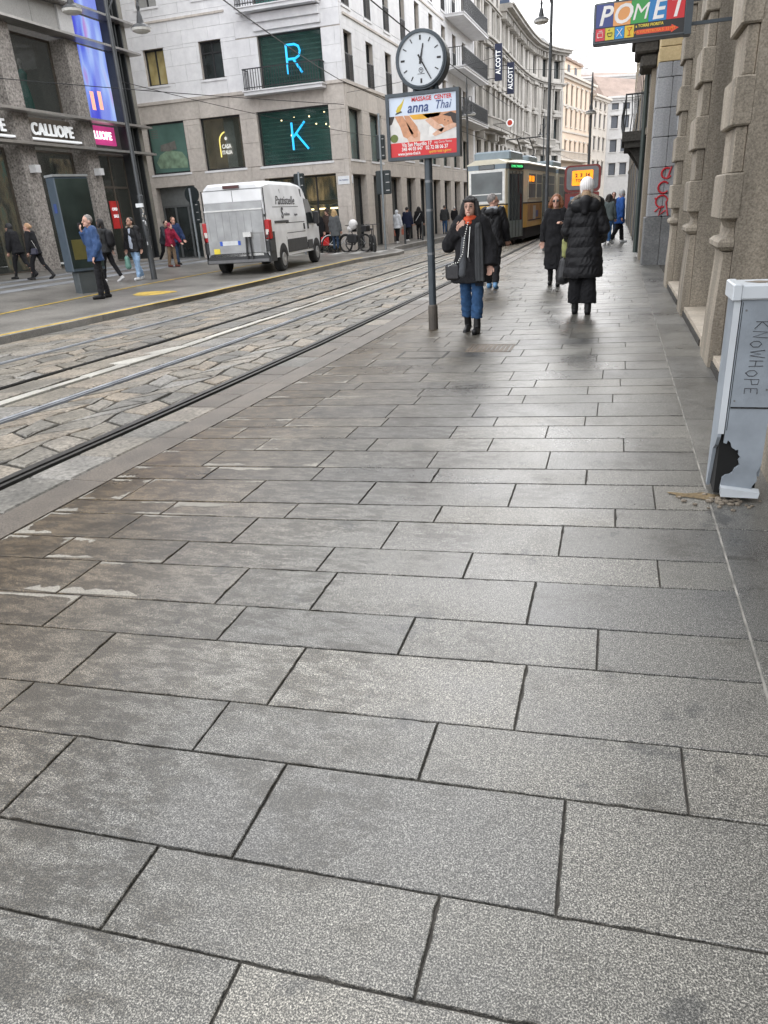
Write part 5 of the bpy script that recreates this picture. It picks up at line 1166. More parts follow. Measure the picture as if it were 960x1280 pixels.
text_mesh('lettering', 'VIA VALPETROSA 5  13 MT', .034, ORT, frameM((x0 + .60, y - .0055, z0 + .065), (1, 0, 0), (0, 0, 1)), pm, ext=.0006, bold=.001); text_mesh('lettering', 'a TORRE FIORITA', .034, plain('yellow lettering', (.8, .6, .05), .4), frameM((x0 + .55, y - .0045, z0 + .118), (1, 0, 0), (0, 0, 1)), pm, ext=.0006, bold=.001)

# ================================================================== broken utility box
ub = thing('utility_box', 'grey pillar cabinet with KNOWHOPE scrawled on it and a rusted hole', 'utility cabinet', (.72, 4.1, 0))
UG = plain('grey cabinet plastic', (.24, .27, .305), .5, var=.12, scale=9, dirt=.30, bump=.08); UGL = plain('pale cabinet cap', (.50, .53, .56), .4, var=.05, dirt=.1)
bx0, bx1, by0, by1 = .588, .823, 4.02, 4.24
m = MB(); m.box(bx0 + .02, bx1 - .012, by0 + .03, by1 - .01, .03, 1.07); m.build('inner_void', plain('black void', (.006, .006, .006), 1, var=.2), ub)
# front panel: ragged notch at the lower left
fp = [(bx0 + .035, .33), (bx0 + .05, .325), (bx0 + .055, .345), (bx0 + .07, .33), (bx0 + .078, .305), (bx0 + .10, .29), (bx0 + .112, .295), (bx0 + .115, .265), (bx0 + .128, .25), (bx0 + .118, .235), (bx0 + .128, .205), (bx0 + .105, .185), (bx0 + .10, .165), (bx0 + .085, .15), (bx0 + .065, .145), (bx0 + .05, .13), (bx0 + .045, .06), (bx0 + .06, .04), (bx0 + .2, .035), (bx1 - .045, .04), (bx1 - .03, .09), (bx1 - .012, .12), (bx1 - .018, .17), (bx1 - .002, .21), (bx1, 1.07), (bx0 + .035, 1.07)]
m = MB(); m.prism(fp, lambda a, b_: (a, by0 + .018, b_), lambda a, b_: (a, by0, b_)); m.build('front_panel', UG, ub)
lp = [(by0, .36), (by0 + .05, .30), (by0 + .1, .27), (by0 + .15, .12), (by0 + .18, .02), (by1, .03), (by1, 1.07), (by0, 1.07)]
m = MB(); m.prism(lp, lambda a, b_: (bx0, a, b_), lambda a, b_: (bx0 + .018, a, b_)); m.box(bx1 - .012, bx1, by0 + .019, by1, .14, 1.07); m.box(bx0 + .019, bx1 - .013, by1 - .009, by1, .04, 1.07); m.build('side_panel', UG, ub)
m = MB(); m.box(bx0, bx0 + .030, by0 - .003, by0 + .0, .38, 1.07); m.build('corner_strip', UGL, ub)
m = MB(); m.box(bx0 + .045, bx1 + .0, by0 - .004, by0 - .0005, .52, .528); m.build('panel_slot', plain('black gap', (.01, .01, .01), .9), ub)
m = MB(); m.bev(bx0 - .012, bx1 + .02, by0 - .02, by1 + .015, 1.072, 1.145, .008); cap = m.build('cap', UGL, ub)
m = MB(); m.bev(bx0 - .016, bx0 + .03, by0 - .024, by1 + .018, 1.068, 1.15, .006); m.build('cap_edge', UGL, cap)
m = MB(); m.add([(bx0 + .12 + .06 * cos(t) * (1 + .3 * sin(3 * t)), by0 + .1 + .05 * sin(t) * (1 + .25 * cos(4 * t)), 1.1465) for t in [2 * pi * i / 14 for i in range(14)]], [tuple(range(14))]); m.build('rust_stain', RUST, cap)
m = MB(); m.ring_loft([[(bx0 + .05, by0 - .03, .03), (bx1 + .0, by0 - .03, .03), (bx1 + .0, by0 + .02, .03), (bx0 + .05, by0 + .02, .03)], [(bx0 + .045, by0 - .035, .085), (bx1 + .005, by0 - .03, .06), (bx1 + .005, by0 + .015, .07), (bx0 + .045, by0 + .01, .09)]]); m.build('broken_base_piece', UGL, ub)
rub = MB()
for k in range(46):
    x = random.gauss(.68, .09); yv = random.gauss(4.0, .05); s_ = random.uniform(.006, .022); rub.ell((x, yv, s_ * .4), (s_, s_ * .8, s_ * .5), 6, 3)
rub.build('rubble', stone('dirt rubble', (.10, .08, .06), (.28, .24, .19), 60, .9, .2, .3), ub, kind='stuff')
m = MB(); P = [(.50 + .16 * cos(t) * (1 + .3 * sin(3 * t + 1)) + .03, 4.06 + .045 * sin(t) * (1 + .4 * cos(5 * t)), .0035) for t in [2 * pi * i / 20 for i in range(20)]]; m.add(P, [tuple(range(20))]); m.build('leaf_dirt', plain('brown dirt', (.14, .10, .05), .9, var=.5, scale=40), ub)
LET = {'K': [[(0, 0), (.02, 1)], [(.7, 1), (0, .45), (.8, -.05)]], 'N': [[(0, 0), (.08, 1), (.62, .05), (.75, 1.05)]], 'O': [[(.35, 0), (.05, .3), (.05, .75), (.35, 1), (.7, .75), (.7, .3), (.35, 0)]], 'W': [[(0, 1), (.2, 0), (.42, .75), (.62, 0), (.85, 1.05)]],
       'H': [[(0, 0), (.03, 1)], [(.65, 0), (.6, 1.05)], [(.0, .5), (.65, .45)]], 'P': [[(0, 0), (.03, 1.0), (.6, .95), (.62, .55), (.05, .45)]], 'E': [[(.65, .02), (.0, 0), (.02, 1), (.65, 1.05)], [(.0, .5), (.5, .52)]]}
pos = .965
for k, ch_ in enumerate('KNOWHOPE'):
    sw_ = .044; sh_ = .062 + .008 * sin(k * 2.3); off = .006 * cos(k * 1.7) - .010 * k / 7
    m = MB()
    for st_ in LET[ch_]: m.tube([(bx0 + .105 + off + q * sh_, by0 - .002, pos - p_ * sw_) for p_, q in st_], .0019, 5)
    m.build('scrawl_letter', INK, ub); pos -= .044 * (.98 if ch_ == 'W' else .85) + .010
for x, z in ((bx0 + .06, 1.02), (bx1 - .03, 1.02), (bx1 - .03, .62), (bx0 + .06, .56)): m = MB(); m.cyl((x, by0 - .003, z), (x, by0 + .001, z), .005, n=8); m.build('screw', plain('dull screw', (.15, .15, .15), .5, .5), ub)
m = MB(); m.box(bx0 + .040, bx0 + .043, by0 - .0012, by0, .40, 1.06); m.build('panel_seam', plain('black gap', (.01, .01, .01), .9), ub)

# ================================================================== kiosk, poles, lamps, traffic lights
kz = hz(-12.2, 15.6)
kk = thing('ad_kiosk', 'dark digital advertising kiosk on a grey base beside the man on the phone', 'ad kiosk', (-12.45, 15.6, kz), radians(66))
KG = plain('kiosk blue grey', (.05, .07, .092), .4, var=.1); KD = plain('kiosk dark grey', (.06, .07, .075), .5)
m = MB(); m.bev(-.30, .30, -.15, .15, -.05, .52, .02); m.build('base', KD, kk, world=False)
m = MB(); m.bev(-.42, .42, -.20, .20, .521, 2.62, .02); m.build('housing', KG, kk, world=False)
m = MB(); m.box(-.43, .43, -.215, .215, 2.621, 2.67); m.build('top_cap', plain('cap steel', (.35, .37, .38), .35, .4), kk, world=False)
SCRB = blotch('switched off screen', [(.008, .012, .012), (.02, .03, .028), (.035, .05, .045)], .9, .08)
m = MB(); m.box(-.40, .40, -.208, -.201, .6, 2.58); s_ = m.build('screen', SCRB, kk, world=False)
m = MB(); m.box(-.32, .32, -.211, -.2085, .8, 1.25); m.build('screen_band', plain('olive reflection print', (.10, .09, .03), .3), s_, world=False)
m = MB(); m.box(.12, .20, -.213, -.2085, .72, .78); m.build('screen_button', PLATE, s_, world=False)
m = MB(); m.box(-.426, -.421, -.07, .07, 1.85, 2.05); m.build('side_badge', NAVY, kk, world=False)
lz = hz(-12.69, 18.78)
def lamp_head(m2, gl_m, x, y, z, s_=1.0, par=None, world=True, cols=None):
    m = MB(); m.lathe([(.02 * s_, .62 * s_), (.05 * s_, .5 * s_), (.035 * s_, .4 * s_), (.07 * s_, .28 * s_), (.10 * s_, .12 * s_), (.22 * s_, .06 * s_), (.27 * s_, 0)], (x, y, z), 14); h_ = m.build('lamp_hood', plain('lamp black', (.03, .032, .035), .45), par, world=world)
    m = MB(); m.lathe([(.265 * s_, -.002), (.25 * s_, -.06 * s_), (.16 * s_, -.10 * s_), (.02, -.115 * s_)], (x, y, z), 14); m.build('lamp_glass', plain('lamp glass white', (.62, .61, .58), .3, var=.03), h_, world=world); return h_
lp = thing('street_lamp', 'leaning looking grey lamp post covered in stickers beside the blue screen', 'street lamp', (-12.69, 18.78, lz))
LPM = plain('lamp post grey', (.075, .08, .085), .45, .3, var=.2)
x, y = -12.69, 18.78
m = MB(); m.tube([(x, y, lz - .05), (x, y, 2.4), (x, y, 2.42), (x, y, 9.0)], [.082, .074, .058, .045], 12); m.build('post', LPM, lp)
for k in range(24):
    z = random.uniform(1.0, 2.1); a = random.uniform(-2.2, .4); m = MB(); h_ = random.uniform(.03, .09); w_ = random.uniform(.3, .6)
    rr = .0845
    m.add([(x + rr * cos(a), y + rr * sin(a), z), (x + rr * cos(a + w_), y + rr * sin(a + w_), z), (x + rr * cos(a + w_), y + rr * sin(a + w_), z + h_), (x + rr * cos(a), y + rr * sin(a), z + h_)], [(0, 1, 2, 3)])
    m.build('sticker', random.choice([PLATE, INK, plain('sticker buff', (.4, .36, .3), .5), plain('sticker grey', (.22, .22, .22), .5)]), lp)
for k, (hx, hy, hzz) in enumerate(((-13.38, 18.3, 6.72), (-12.12, 19.3, 6.35))):
    m = MB(); m.tube([(x, y, hzz + .3), ((x + hx) / 2, (y + hy) / 2, hzz + .95), (hx, hy, hzz + .9), (hx, hy, hzz + .55)], .025, 6); m.build('arm', LPM, lp); lamp_head(m, None, hx, hy, hzz, .95, lp)
m = MB(); m.box(x - .1, x + .12, y - .13, y - .08, 2.1, 2.2); m.build('sticker', PLATE, lp)
def street_lamp(x, y, z0, htop, lab, heads=((-.5, 0),), grp=None, r=.07):
    t = thing('street_lamp', lab, 'street lamp', (x, y, z0), 0, grp)
    m = MB(); m.tube([(x, y, z0), (x, y, z0 + .9), (x, y, z0 + .95), (x, y, htop + 1.1)], [r * 1.6, r * 1.4, r, r * .75], 10); m.build('post', LPM, t)
    m = MB(); m.tube([(x, y, htop + 1.1), (x, y, htop + 1.9)], [r * .8, .01], 8); m.build('finial', LPM, t)
    for dx, dy in heads:
        m = MB(); m.tube([(x, y, htop + .4), (x + dx * .5, y + dy * .5, htop + .9), (x + dx, y + dy, htop + .85), (x + dx, y + dy, htop + .5)], .025, 6); m.build('arm', LPM, t); lamp_head(m, None, x + dx, y + dy, htop, .9, t)
street_lamp(-2.31, 27, 0, 6.75, 'tall dark lamp post on the sidewalk edge in front of the tram', ((-.28, -.35),), r=.062)
street_lamp(-1.45, 40, 0, 5.35, 'slender dark lamp post further down the sidewalk before the cream house', ((0, -.25),))
street_lamp(-8.35, 45, .1, 6.3, 'lamp post with white glass beside the far balconies of the corner building', ((.3, -.3), (-.3, .3)))
street_lamp(-6.9, 76, 0, 7.3, 'distant lamp post in front of the curved palace balcony', ((.35, 0), (-.35, 0)))
def traffic_light(x, y, z0, zt, lab, boards, grp='traffic lights seen from behind'):
    t = thing('traffic_light', lab, 'traffic light', (x, y, z0), 0, grp)
    m = MB(); m.cyl((x, y, z0), (x, y, zt), .045, n=10); m.build('pole', plain('galvanised pole', (.28, .31, .33), .4, .5), t)
    for (dx, z, n, w) in boards:
        m = MB(); m.bev(x + dx - w / 2, x + dx + w / 2, y + .06, y + .26, z, z + .30 * n, .03); b_ = m.build('signal_housing', plain('signal black green', (.018, .026, .028), .5), t)
        for k in range(n): m = MB(); m.tube([(x + dx, y + .26, z + .15 + .3 * k), (x + dx, y + .42, z + .15 + .3 * k)], [.12, .12], 12); m.build('visor', FRAME, b_)
        for k in range(n): m = MB(); m.box(x + dx + w * .2, x + dx + w * .45, y + .045, y + .059, z + .13 + .3 * k, z + .16 + .3 * k); m.build('clasp', plain('clasp steel', (.5, .5, .5), .4), b_)
    return t
traffic_light(-17.45, 29.5, .15, 3.0, 'traffic light seen from behind near the grey entrance doors', [(.05, 1.6, 3, .42)])
t_ = [o for o in bpy.data.objects if o.name.startswith('traffic_light')][0]
m = MB(); m.cyl((-17.42, 29.56, 2.75), (-17.42, 29.60, 2.75), .34, n=18); m.build('round_backboard', plain('signal black green', (.018, .026, .028)), t_)
traffic_light(-12.6, 30.0, .1, 3.3, 'traffic light seen from behind rising above the van', [(-.05, 2.35, 3, .42)])
traffic_light(-9.3, 30.9, .1, 5.2, 'tall traffic light pole with two dark housings by the parked bikes', [(-.02, 3.55, 3, .36), (.02, 2.25, 3, .62)])
# red rimmed stop kiosk with orange display
rk = thing('stop_display', 'red rimmed stop display with glowing orange panel behind the white beanie', 'display', (-1.54, 36, 0))
RR = plain('dark red enamel', (.22, .03, .025), .4); x, y = -1.54, 36
def rrect(w, h, r, n=4): return [(sx * (w - r) + r * cos(t0 + pi / 2 * i / n), sz * (h - r) + r * sin(t0 + pi / 2 * i / n)) for (sx, sz, t0) in ((1, 1, 0), (-1, 1, pi / 2), (-1, -1, pi), (1, -1, 3 * pi / 2)) for i in range(n + 1)]
def rk_(poly, cz, y0, y1, nm, mt): m = MB(); m.prism(poly, lambda a, b_: (x + a, y + y0, cz + b_), lambda a, b_: (x + a, y + y1, cz + b_)); return m.build(nm, mt, rk)
rk_(rrect(.78, .55, .2), 2.42, 0, .35, 'cabinet', RR); rk_(rrect(.68, .46, .15), 2.44, -.03, -.001, 'surround', plain('grey surround', (.2, .21, .22), .4))
rk_(rrect(.45, .3, .04), 2.45, -.045, -.031, 'display_panel', ORB)
text_mesh('display_lettering', '2  3  14', .2, INK, frameM((x, y - .055, 2.55), (1, 0, 0), (0, 0, 1)), rk, bold=.01); text_mesh('display_lettering', 'TORINO', .15, INK, frameM((x, y - .055, 2.35), (1, 0, 0), (0, 0, 1)), rk, bold=.006)
m = MB(); m.cyl((x + .35, y - .06, 1.95), (x + .35, y - .03, 1.95), .13, n=16); m.build('emblem', PLATE, rk)
rk_(rrect(.74, .9, .05), .95, .02, .33, 'lower_cabinet', RR); rk_(rrect(.5, .6, .03), 1.1, -.01, .019, 'poster', plain('sky blue poster', (.12, .32, .55), .4, var=.3, scale=3))
# low bollard at the crossing, and utility pole far right
for k, (x, y) in enumerate(((-9.6, 35.2), (-9.55, 38.5))):
    m = MB(); m.tube([(x, y, .1), (x, y, .95), (x, y, 1.0)], [.05, .05, .02], 8); o = m.build('bollard', LPM); tag(o, ['thin dark bollard nearer the crossing by the corner building', 'thin dark bollard further along the corner building pavement'][k], 'bollard', 'bollards by the corner building')
# ---------------------------------------------------------------- overhead wires
def wire(a, b_, lab, sag=.12, r=.012):
    pts = [tuple(a[k] + (b_[k] - a[k]) * i / 12 - (sag * 4 * (i / 12) * (1 - i / 12) if k == 2 else 0) for k in range(3)) for i in range(13)]
    m = MB(); m.tube(pts, r, 5); o = m.build('overhead_wire', WIRE); tag(o, lab, 'wire', 'tram wires over the street')
wire((-7.3, 11.5, 5.8), (-10.49, 30, 6.36), 'thick tram wire slanting in front of the R window', r=.014); wire((-10.49, 30, 6.36), (-6.9, 50, 4.9), 'tram wire running on down the street behind the clock', r=.014)
wire((-17.5, 17.5, 5.68), (-11.0, 31.7, 5.75), 'level wire strung from the store to the corner building', .05); wire((-4.3, 11, 5.02), (-4.49, 34, 5.3), 'tram contact wire above the near track', r=.012)
wire((-11.0, 32, 6.2), (-4.2, 32, 6.9), 'thin span wire crossing above the near track', .1, .009); wire((-10.4, 52, 9.8), (1.0, 48, 8.2), 'span wire high over the street by the balconies', .2, .012)
wire((-13.2, 19.5, 5.3), (-9.5, 31.0, 4.4), 'thin wire dropping from the lamp post to the tall traffic light', .1, .009); wire((-2.31, 27, 6.3), (.8, 27, 6.4), 'short span wire from the tall lamp to the right wall', .05, .009)
wire((-5.2, 34, 4.7), (-3.2, 90, 4.9), 'tram contact wire above the standing tram', .1, .014)

# ================================================================== bicycles
def bike(x, y, z0, rz, lab, mt, fat=.028, rw=.33, basket=False, moped=False):
    t = thing('bicycle', lab, 'bicycle', (x, y, z0), rz)
    TY_ = plain('bike tyre', (.02, .02, .02), .8)
    for k, yy in enumerate((-.52, .52)):
        m = MB(); pts = [(0, yy + rw * cos(2 * pi * j / 20), rw + rw * sin(2 * pi * j / 20)) for j in range(20)]
        rings = [[(fat * cos(2 * pi * q / 6), yy + (rw + fat * sin(2 * pi * q / 6)) * cos(2 * pi * j / 20), rw + .01 + (rw + fat * sin(2 * pi * q / 6)) * sin(2 * pi * j / 20)) for q in range(6)] for j in range(21)]
        m.ring_loft(rings, cap=False); w = m.build('wheel', TY_, t, world=False)
        m = MB()
        for j in range(10): a = 2 * pi * j / 10; m.tube([(0, yy, rw + .01), (0, yy + rw * cos(a), rw + .01 + rw * sin(a))], .003, 3)
        m.cyl((-.04, yy, rw + .01), (.04, yy, rw + .01), .03, n=8); m.build('spokes', plain('spoke steel', (.4, .4, .4), .4, .6), w, world=False)
    m = MB(); m.tube([(0, .52, rw), (0, .05, .28), (0, -.36, .72), (0, -.52, rw)], .022, 6); m.tube([(0, .05, .28), (0, .16, .82)], .022, 6); m.tube([(0, .14, .72), (0, .52, rw)], .014, 6); m.tube([(0, -.36, .72), (0, -.42, 1.02)], .022, 6); m.build('frame', mt, t, world=False)
    m = MB(); m.tube([(-.28, -.28, 1.06), (-.2, -.38, 1.04), (.2, -.38, 1.04), (.28, -.28, 1.06)], .014, 6); m.build('handlebar', FRAME, t, world=False)
    m = MB(); m.ell((0, .2, .86), (.08, .14, .04), 10, 6); m.build('saddle', FRAME, t, world=False)
    m = MB(); m.tube([(0, yy2, z) for yy2, z in [(.52 + (rw + .05) * cos(a), rw + (rw + .05) * sin(a)) for a in [radians(d) for d in range(20, 170, 15)]]], .024, 5); m.build('mudguard', mt, t, world=False)
    if basket or moped:
        m = MB(); m.bev(-.16, .16, -.72, -.45, .78, 1.02, .02); m.build('basket', FRAME if not moped else mt, t, world=False)
    if moped:
        m = MB(); m.bev(-.1, .1, -.1, .4, .35, .7, .05); m.build('engine_cover', FRAME, t, world=False)
    return t
bike(-11.15, 30.55, .1, radians(95), 'white shared bicycle with a basket parked at the corner', plain('bike white', (.6, .61, .62), .4), basket=True)
bike(-10.4, 30.2, .1, radians(70), 'black bicycle with a bulky pannier parked beside the white one', plain('bike black', (.02, .02, .022), .5), fat=.04, moped=True)
bike(-9.55, 29.9, .1, radians(25), 'black fat tyred bicycle parked nearest the kerb nose', plain('bike black', (.02, .02, .022)), fat=.055, rw=.30)
m = MB(); m.ell((-10.45, 30.2, 1.18), (.2, .16, .2), 10, 7); m.ell((-10.6, 30.25, 1.02), (.15, .15, .12), 8, 6); o = m.build('carrier_bag', plain('white plastic bag', (.68, .67, .66), .5, bump=.6)); tag(o, 'white plastic bag lying on top of the parked black bicycle', 'bag')
m = MB(); m.box(-13.5, -12.9, 30.9, 31.1, .1, .12)

# ================================================================== people
def remesh(mb, voxel, smooth=2, fn=None, dec=None):
    me = mb.mesh('tmp', []) if False else None
    me = bpy.data.meshes.new('tmp'); me.from_pydata(mb.v, [], mb.f)
    bm = bmesh.new(); bm.from_mesh(me); bmesh.ops.recalc_face_normals(bm, faces=bm.faces); bm.to_mesh(me); bm.free()
    o = bpy.data.objects.new('tmp', me); COL.objects.link(o)
    md = o.modifiers.new('r', 'REMESH'); md.mode = 'VOXEL'; md.voxel_size = voxel
    if smooth: ms = o.modifiers.new('s', 'SMOOTH'); ms.iterations = smooth; ms.factor = .5
    dg = bpy.context.evaluated_depsgraph_get(); out = bpy.data.meshes.new_from_object(o.evaluated_get(dg)); bpy.data.objects.remove(o); bpy.data.meshes.remove(me)
    if fn:
        out.update(); ns = [v.normal.copy() for v in out.vertices]
        for v, n_ in zip(out.vertices, ns): v.co += n_ * fn(v.co, n_)
    out.polygons.foreach_set('use_smooth', [True] * len(out.polygons)); out.update(); return out
def V(*a): return Vector(a)
def cap(mb, p0, p1, r0, r1, n=12, flat=None):
    p0, p1 = Vector(p0), Vector(p1); d = p1 - p0
    if d.length < 1e-6: d = V(0, 0, 1e-4)
    dn = d.normalized(); pts = []; rs = []
    for k in range(4): a = pi / 2 * k / 4; pts.append(p0 - dn * r0 * cos(a)); rs.append(max(.001, r0 * sin(a)))
    pts += [p0, p1]; rs += [r0, r1]
    for k in range(3, -1, -1): a = pi / 2 * k / 4; pts.append(p1 + dn * r1 * cos(a)); rs.append(max(.001, r1 * sin(a)))
    mb.tube(pts, rs, n)
def loft(mb, secs, n=20, M=None):      # secs: (z, rx, ry, cx, cy)
    rings = []
    for z, rx, ry, cx, cy in secs:
        r = []
        for j in range(n):
            t = 2 * pi * j / n; c, s = cos(t), sin(t); q = V(cx + rx * (abs(c) ** .85) * (1 if c > 0 else -1), cy + ry * (abs(s) ** .9) * (1 if s > 0 else -1), z)
            r.append(tuple(M @ q if M is not None else q))
        rings.append(r)
    mb.ring_loft(rings)
SKINC = {}
def skin(c): 
    k = 'skin %.2f' % c[0]
    return plain(k, c, .55, var=.05, scale=20)
def cloth(name, col, rough=.85, var=.18, bump=.35, scale=9): return plain(name, col, rough, var=var, scale=scale, bump=bump, spec=.25)
def person(label, loc, h, face, arms, legs, top, bottom, shoe, hair, sk=(.50, .30, .22), lean=0, headturn=0, headtilt=0, vox=.009, grp=None, female=False, face_on=True, extra=None):
    """facing -Y locally; face = heading in degrees (0 faces the camera side, 180 away)"""
    t = thing('person', label, 'person', loc, radians(face), grp)
    S = h; sw = (.098 if female else .112) * S; hipw = .052 * S
    # legs: thigh angle forward, knee flex (degrees)
    J = {}
    feet = []
    for s, (th, kn) in zip((1, -1), legs):
        a = radians(th); hip = V(s * hipw, 0, 0); knee = hip + V(s * .004 * S, -sin(a), -cos(a)) * .245 * S
        b_ = a - radians(kn); ank = knee + V(0, -sin(b_), -cos(b_)) * .245 * S
        J[s] = (hip, knee, ank, b_); feet.append(ank.z)
    root = V(0, 0, -min(feet) + .048 * S)
    for s in J: J[s] = tuple(p + root if isinstance(p, Vector) else p for p in J[s])
    la = radians(lean); up = V(0, -sin(la), cos(la)); fw = V(0, -cos(la), -sin(la))
    def T(x, f, z): return root + V(x, 0, 0) + fw * f + up * z          # torso coordinates from hip centre, f forward
    MT = Matrix(((1, 0, 0), (0, cos(la), -sin(la)), (0, sin(la), cos(la)))).to_4x4(); MT.translation = root
    Mm = Matrix.Translation(root) @ Matrix(((1, 0, 0, 0), (0, cos(la), -sin(la), 0), (0, sin(la), cos(la), 0), (0, 0, 0, 1)))
    sh = {s: T(s * sw, 0, .295 * S) for s in (1, -1)}
    A = {}
    for s, (d1, d2) in zip((1, -1), arms):
        e = sh[s] + Vector(d1).normalized() * .178 * S; w = e + Vector(d2).normalized() * .15 * S; A[s] = (sh[s], e, w, Vector(d2).normalized())
    neck = T(0, .005 * S, .325 * S); ht = radians(headturn); tl = radians(headtilt)
    hc = T(0, .018 * S, .405 * S)
    MH = Matrix.Translation(hc) @ Matrix.Rotation(ht, 4, 'Z') @ Matrix.Rotation(-tl, 4, 'X') @ Matrix.Scale(1.08, 4)
    def Hd(x, y, z): return MH @ V(x * S, y * S, z * S)      # head local, face toward -y
    R3 = MH.to_3x3()
    # ---- body
    m = MB()
    loft(m, [(-.045 * S, .075 * S, .05 * S, 0, 0), (.0, .09 * S, .058 * S, 0, 0), (.10 * S, .072 * S, .05 * S, 0, 0), (.20 * S, .085 * S, .054 * S, 0, 0), (.28 * S, .085 * S, .05 * S, 0, 0), (.315 * S, .045 * S, .035 * S, 0, 0)], 16, Mm)
    cap(m, T(0, 0, .29 * S), Hd(0, .008, -.03), .034 * S, .031 * S)
    m.ell(tuple(Hd(0, .006, .012)), (.043 * S, .053 * S, .056 * S), 16, 12, R3); m.ell(tuple(Hd(0, -.012, -.028)), (.033 * S, .038 * S, .037 * S), 14, 10, R3)
    cap(m, Hd(0, -.05, .008), Hd(0, -.060, -.013), .0065 * S, .0095 * S, 8)
    m.ell(tuple(Hd(0, -.044, -.047)), (.014 * S, .012 * S, .012 * S), 8, 6, R3)
    for s in (1, -1): m.ell(tuple(Hd(s * .044, .006, -.006)), (.007 * S, .014 * S, .018 * S), 8, 6, R3)
    m.ell(tuple(Hd(0, -.047, -.030)), (.015 * S, .007 * S, .006 * S), 8, 6, R3)
    hands = {}
    for s in (1, -1):
        a0, e, w, d = A[s]; cap(m, a0, e, .028 * S, .022 * S); cap(m, e, w, .022 * S, .0145 * S)
        hip, knee, ank, b_ = J[s]; cap(m, hip, knee, .052 * S, .032 * S); cap(m, knee, ank, .032 * S, .021 * S); 
        toe = V(0, -1, 0); cap(m, ank, ank + V(0, -.004, -.010) * S, .018 * S, .013 * S)
        # hand: palm, four bent fingers, thumb
        side_ = d.cross(V(0, 1, 0) if abs(d.y) < .8 else V(0, 0, 1)).normalized(); nrm = d.cross(side_).normalized()
        if nrm.dot(V(-s, 0, 0)) < 0: nrm = -nrm
        side_ = nrm.cross(d).normalized(); thumb = side_ if side_.dot(V(0, -1, .2)) > 0 else -side_
        k = S * 1.0
        for q in (-.5, 0, .5): cap(m, w + thumb * q * .026 * k, w + d * .048 * k + thumb * q * .034 * k, .0095 * k, .0085 * k, 8)
        for q, L in zip((1.5, .5, -.5, -1.5), (.042, .046, .043, .034)):
            b0 = w + d * .05 * k + thumb * q * .0115 * k; d2 = (d + nrm * .45).normalized(); b1 = b0 + d2 * L * .5 * k; d3 = (d * .5 + nrm * .9).normalized(); b2 = b1 + d3 * L * .5 * k
            cap(m, b0, b1, .0058 * k, .0052 * k, 6); cap(m, b1, b2, .0052 * k, .0045 * k, 6)
        cap(m, w + d * .012 * k + thumb * .014 * k, w + d * .034 * k + thumb * .034 * k + nrm * .01 * k, .0075 * k, .006 * k, 6); cap(m, w + d * .034 * k + thumb * .034 * k + nrm * .01 * k, w + d * .055 * k + thumb * .036 * k + nrm * .016 * k, .006 * k, .005 * k, 6)
        hands[s] = w + d * .06 * S + nrm * .012 * S
    link('body', remesh(m, vox * .8, 1), t, False).data.materials.append(skin(sk))
    if face_on:
        for s in (1, -1):
            m = MB(); m.ell(tuple(Hd(s * .0175, -.0465, .006)), (.0085 * S, .004 * S, .0042 * S), 10, 6, R3); m.build('eye', plain('eye dark', (.03, .02, .018), .2), t, world=False)
            m = MB(); cap(m, Hd(s * .008, -.049, .018), Hd(s * .028, -.044, .0185), .0026 * S, .002 * S, 6); m.build('eyebrow', plain('brow', (.05, .035, .028), .8), t, world=False)
        m = MB(); m.ell(tuple(Hd(0, -.0515, -.0305)), (.0135 * S, .004 * S, .0036 * S), 10, 6, R3); m.build('lips', plain('lips', (.36, .12, .10), .5), t, world=False)
    # ---- trousers or skirt
    kb, cb, wb = bottom[:3]; m = MB(); hemr = wb
    loft(m, [(-.07 * S, .09 * S, .062 * S, 0, 0), (.0, .098 * S, .067 * S, 0, 0), (.09 * S, .082 * S, .058 * S, 0, 0)], 16, Mm)
    for s in (1, -1):
        hip, knee, ank, b_ = J[s]; cap(m, hip + V(0, 0, .0), knee, .058 * S, (.040 + hemr * .3) * S); endp = ank + (knee - ank).normalized() * (bottom[3] if len(bottom) > 3 else .01) * S
        m.tube([knee + (hip - knee).normalized() * .02 * S, knee, (knee + endp) / 2 + V(0, .004 * S, 0), endp, endp + (endp - knee).normalized() * .006 * S], [.036 * S, (.040 + hemr * .3) * S, (.032 + hemr * .8) * S, (.027 + hemr) * S, (.026 + hemr) * S], 12)
    fold = lambda c, n_: .010 * noise.noise(V(c.x * 9, c.y * 9, c.z * 8)) + .008 * (1 - 2 * abs(noise.noise(V(c.x * 10, c.y * 10 + 5, c.z * 17 + c.x * 9)))) - .004
    link('trousers', remesh(m, vox, 2, fold), t, False).data.materials.append(cb)
    # ---- shoes
    for s in (1, -1):
        hip, knee, ank, b_ = J[s]; m = MB(); lift = max(0, min(.6, -b_)) 
        tz = V(0, -cos(lift), -sin(lift)) if b_ < -.25 else V(0, -1, 0)
        hl = ank + V(0, .022, -.024) * S; to = hl + tz * .115 * S
        cap(m, hl, hl + tz * .06 * S, .026 * S, .028 * S, 10); cap(m, hl + tz * .05 * S, to, .028 * S, .024 * S, 10); cap(m, ank, ank + (knee - ank).normalized() * (.06 if shoe[1] else .01) * S, .030 * S, .029 * S, 10)
        m.box(0, 0, 0, 0, 0, 0) if False else None
        sm = remesh(m, vox, 2)
        lo = min(v.co.z for v in sm.vertices)
        for v in sm.vertices:
            if v.co.z < lo + .012 * S: v.co.z = lo + .004
        o = link('boot' if shoe[1] else 'shoe', sm, t, False); o.data.materials.append(shoe[0])
    # ---- top: dict(hem z from hip, flare, thick, mat, sleeve, puff)
    hem = top['hem']; fl = top.get('flare', .0); th_ = top.get('t', .014); mt = top['mat']; m = MB()
    hz_ = -hem * S; w_ = th_ * S
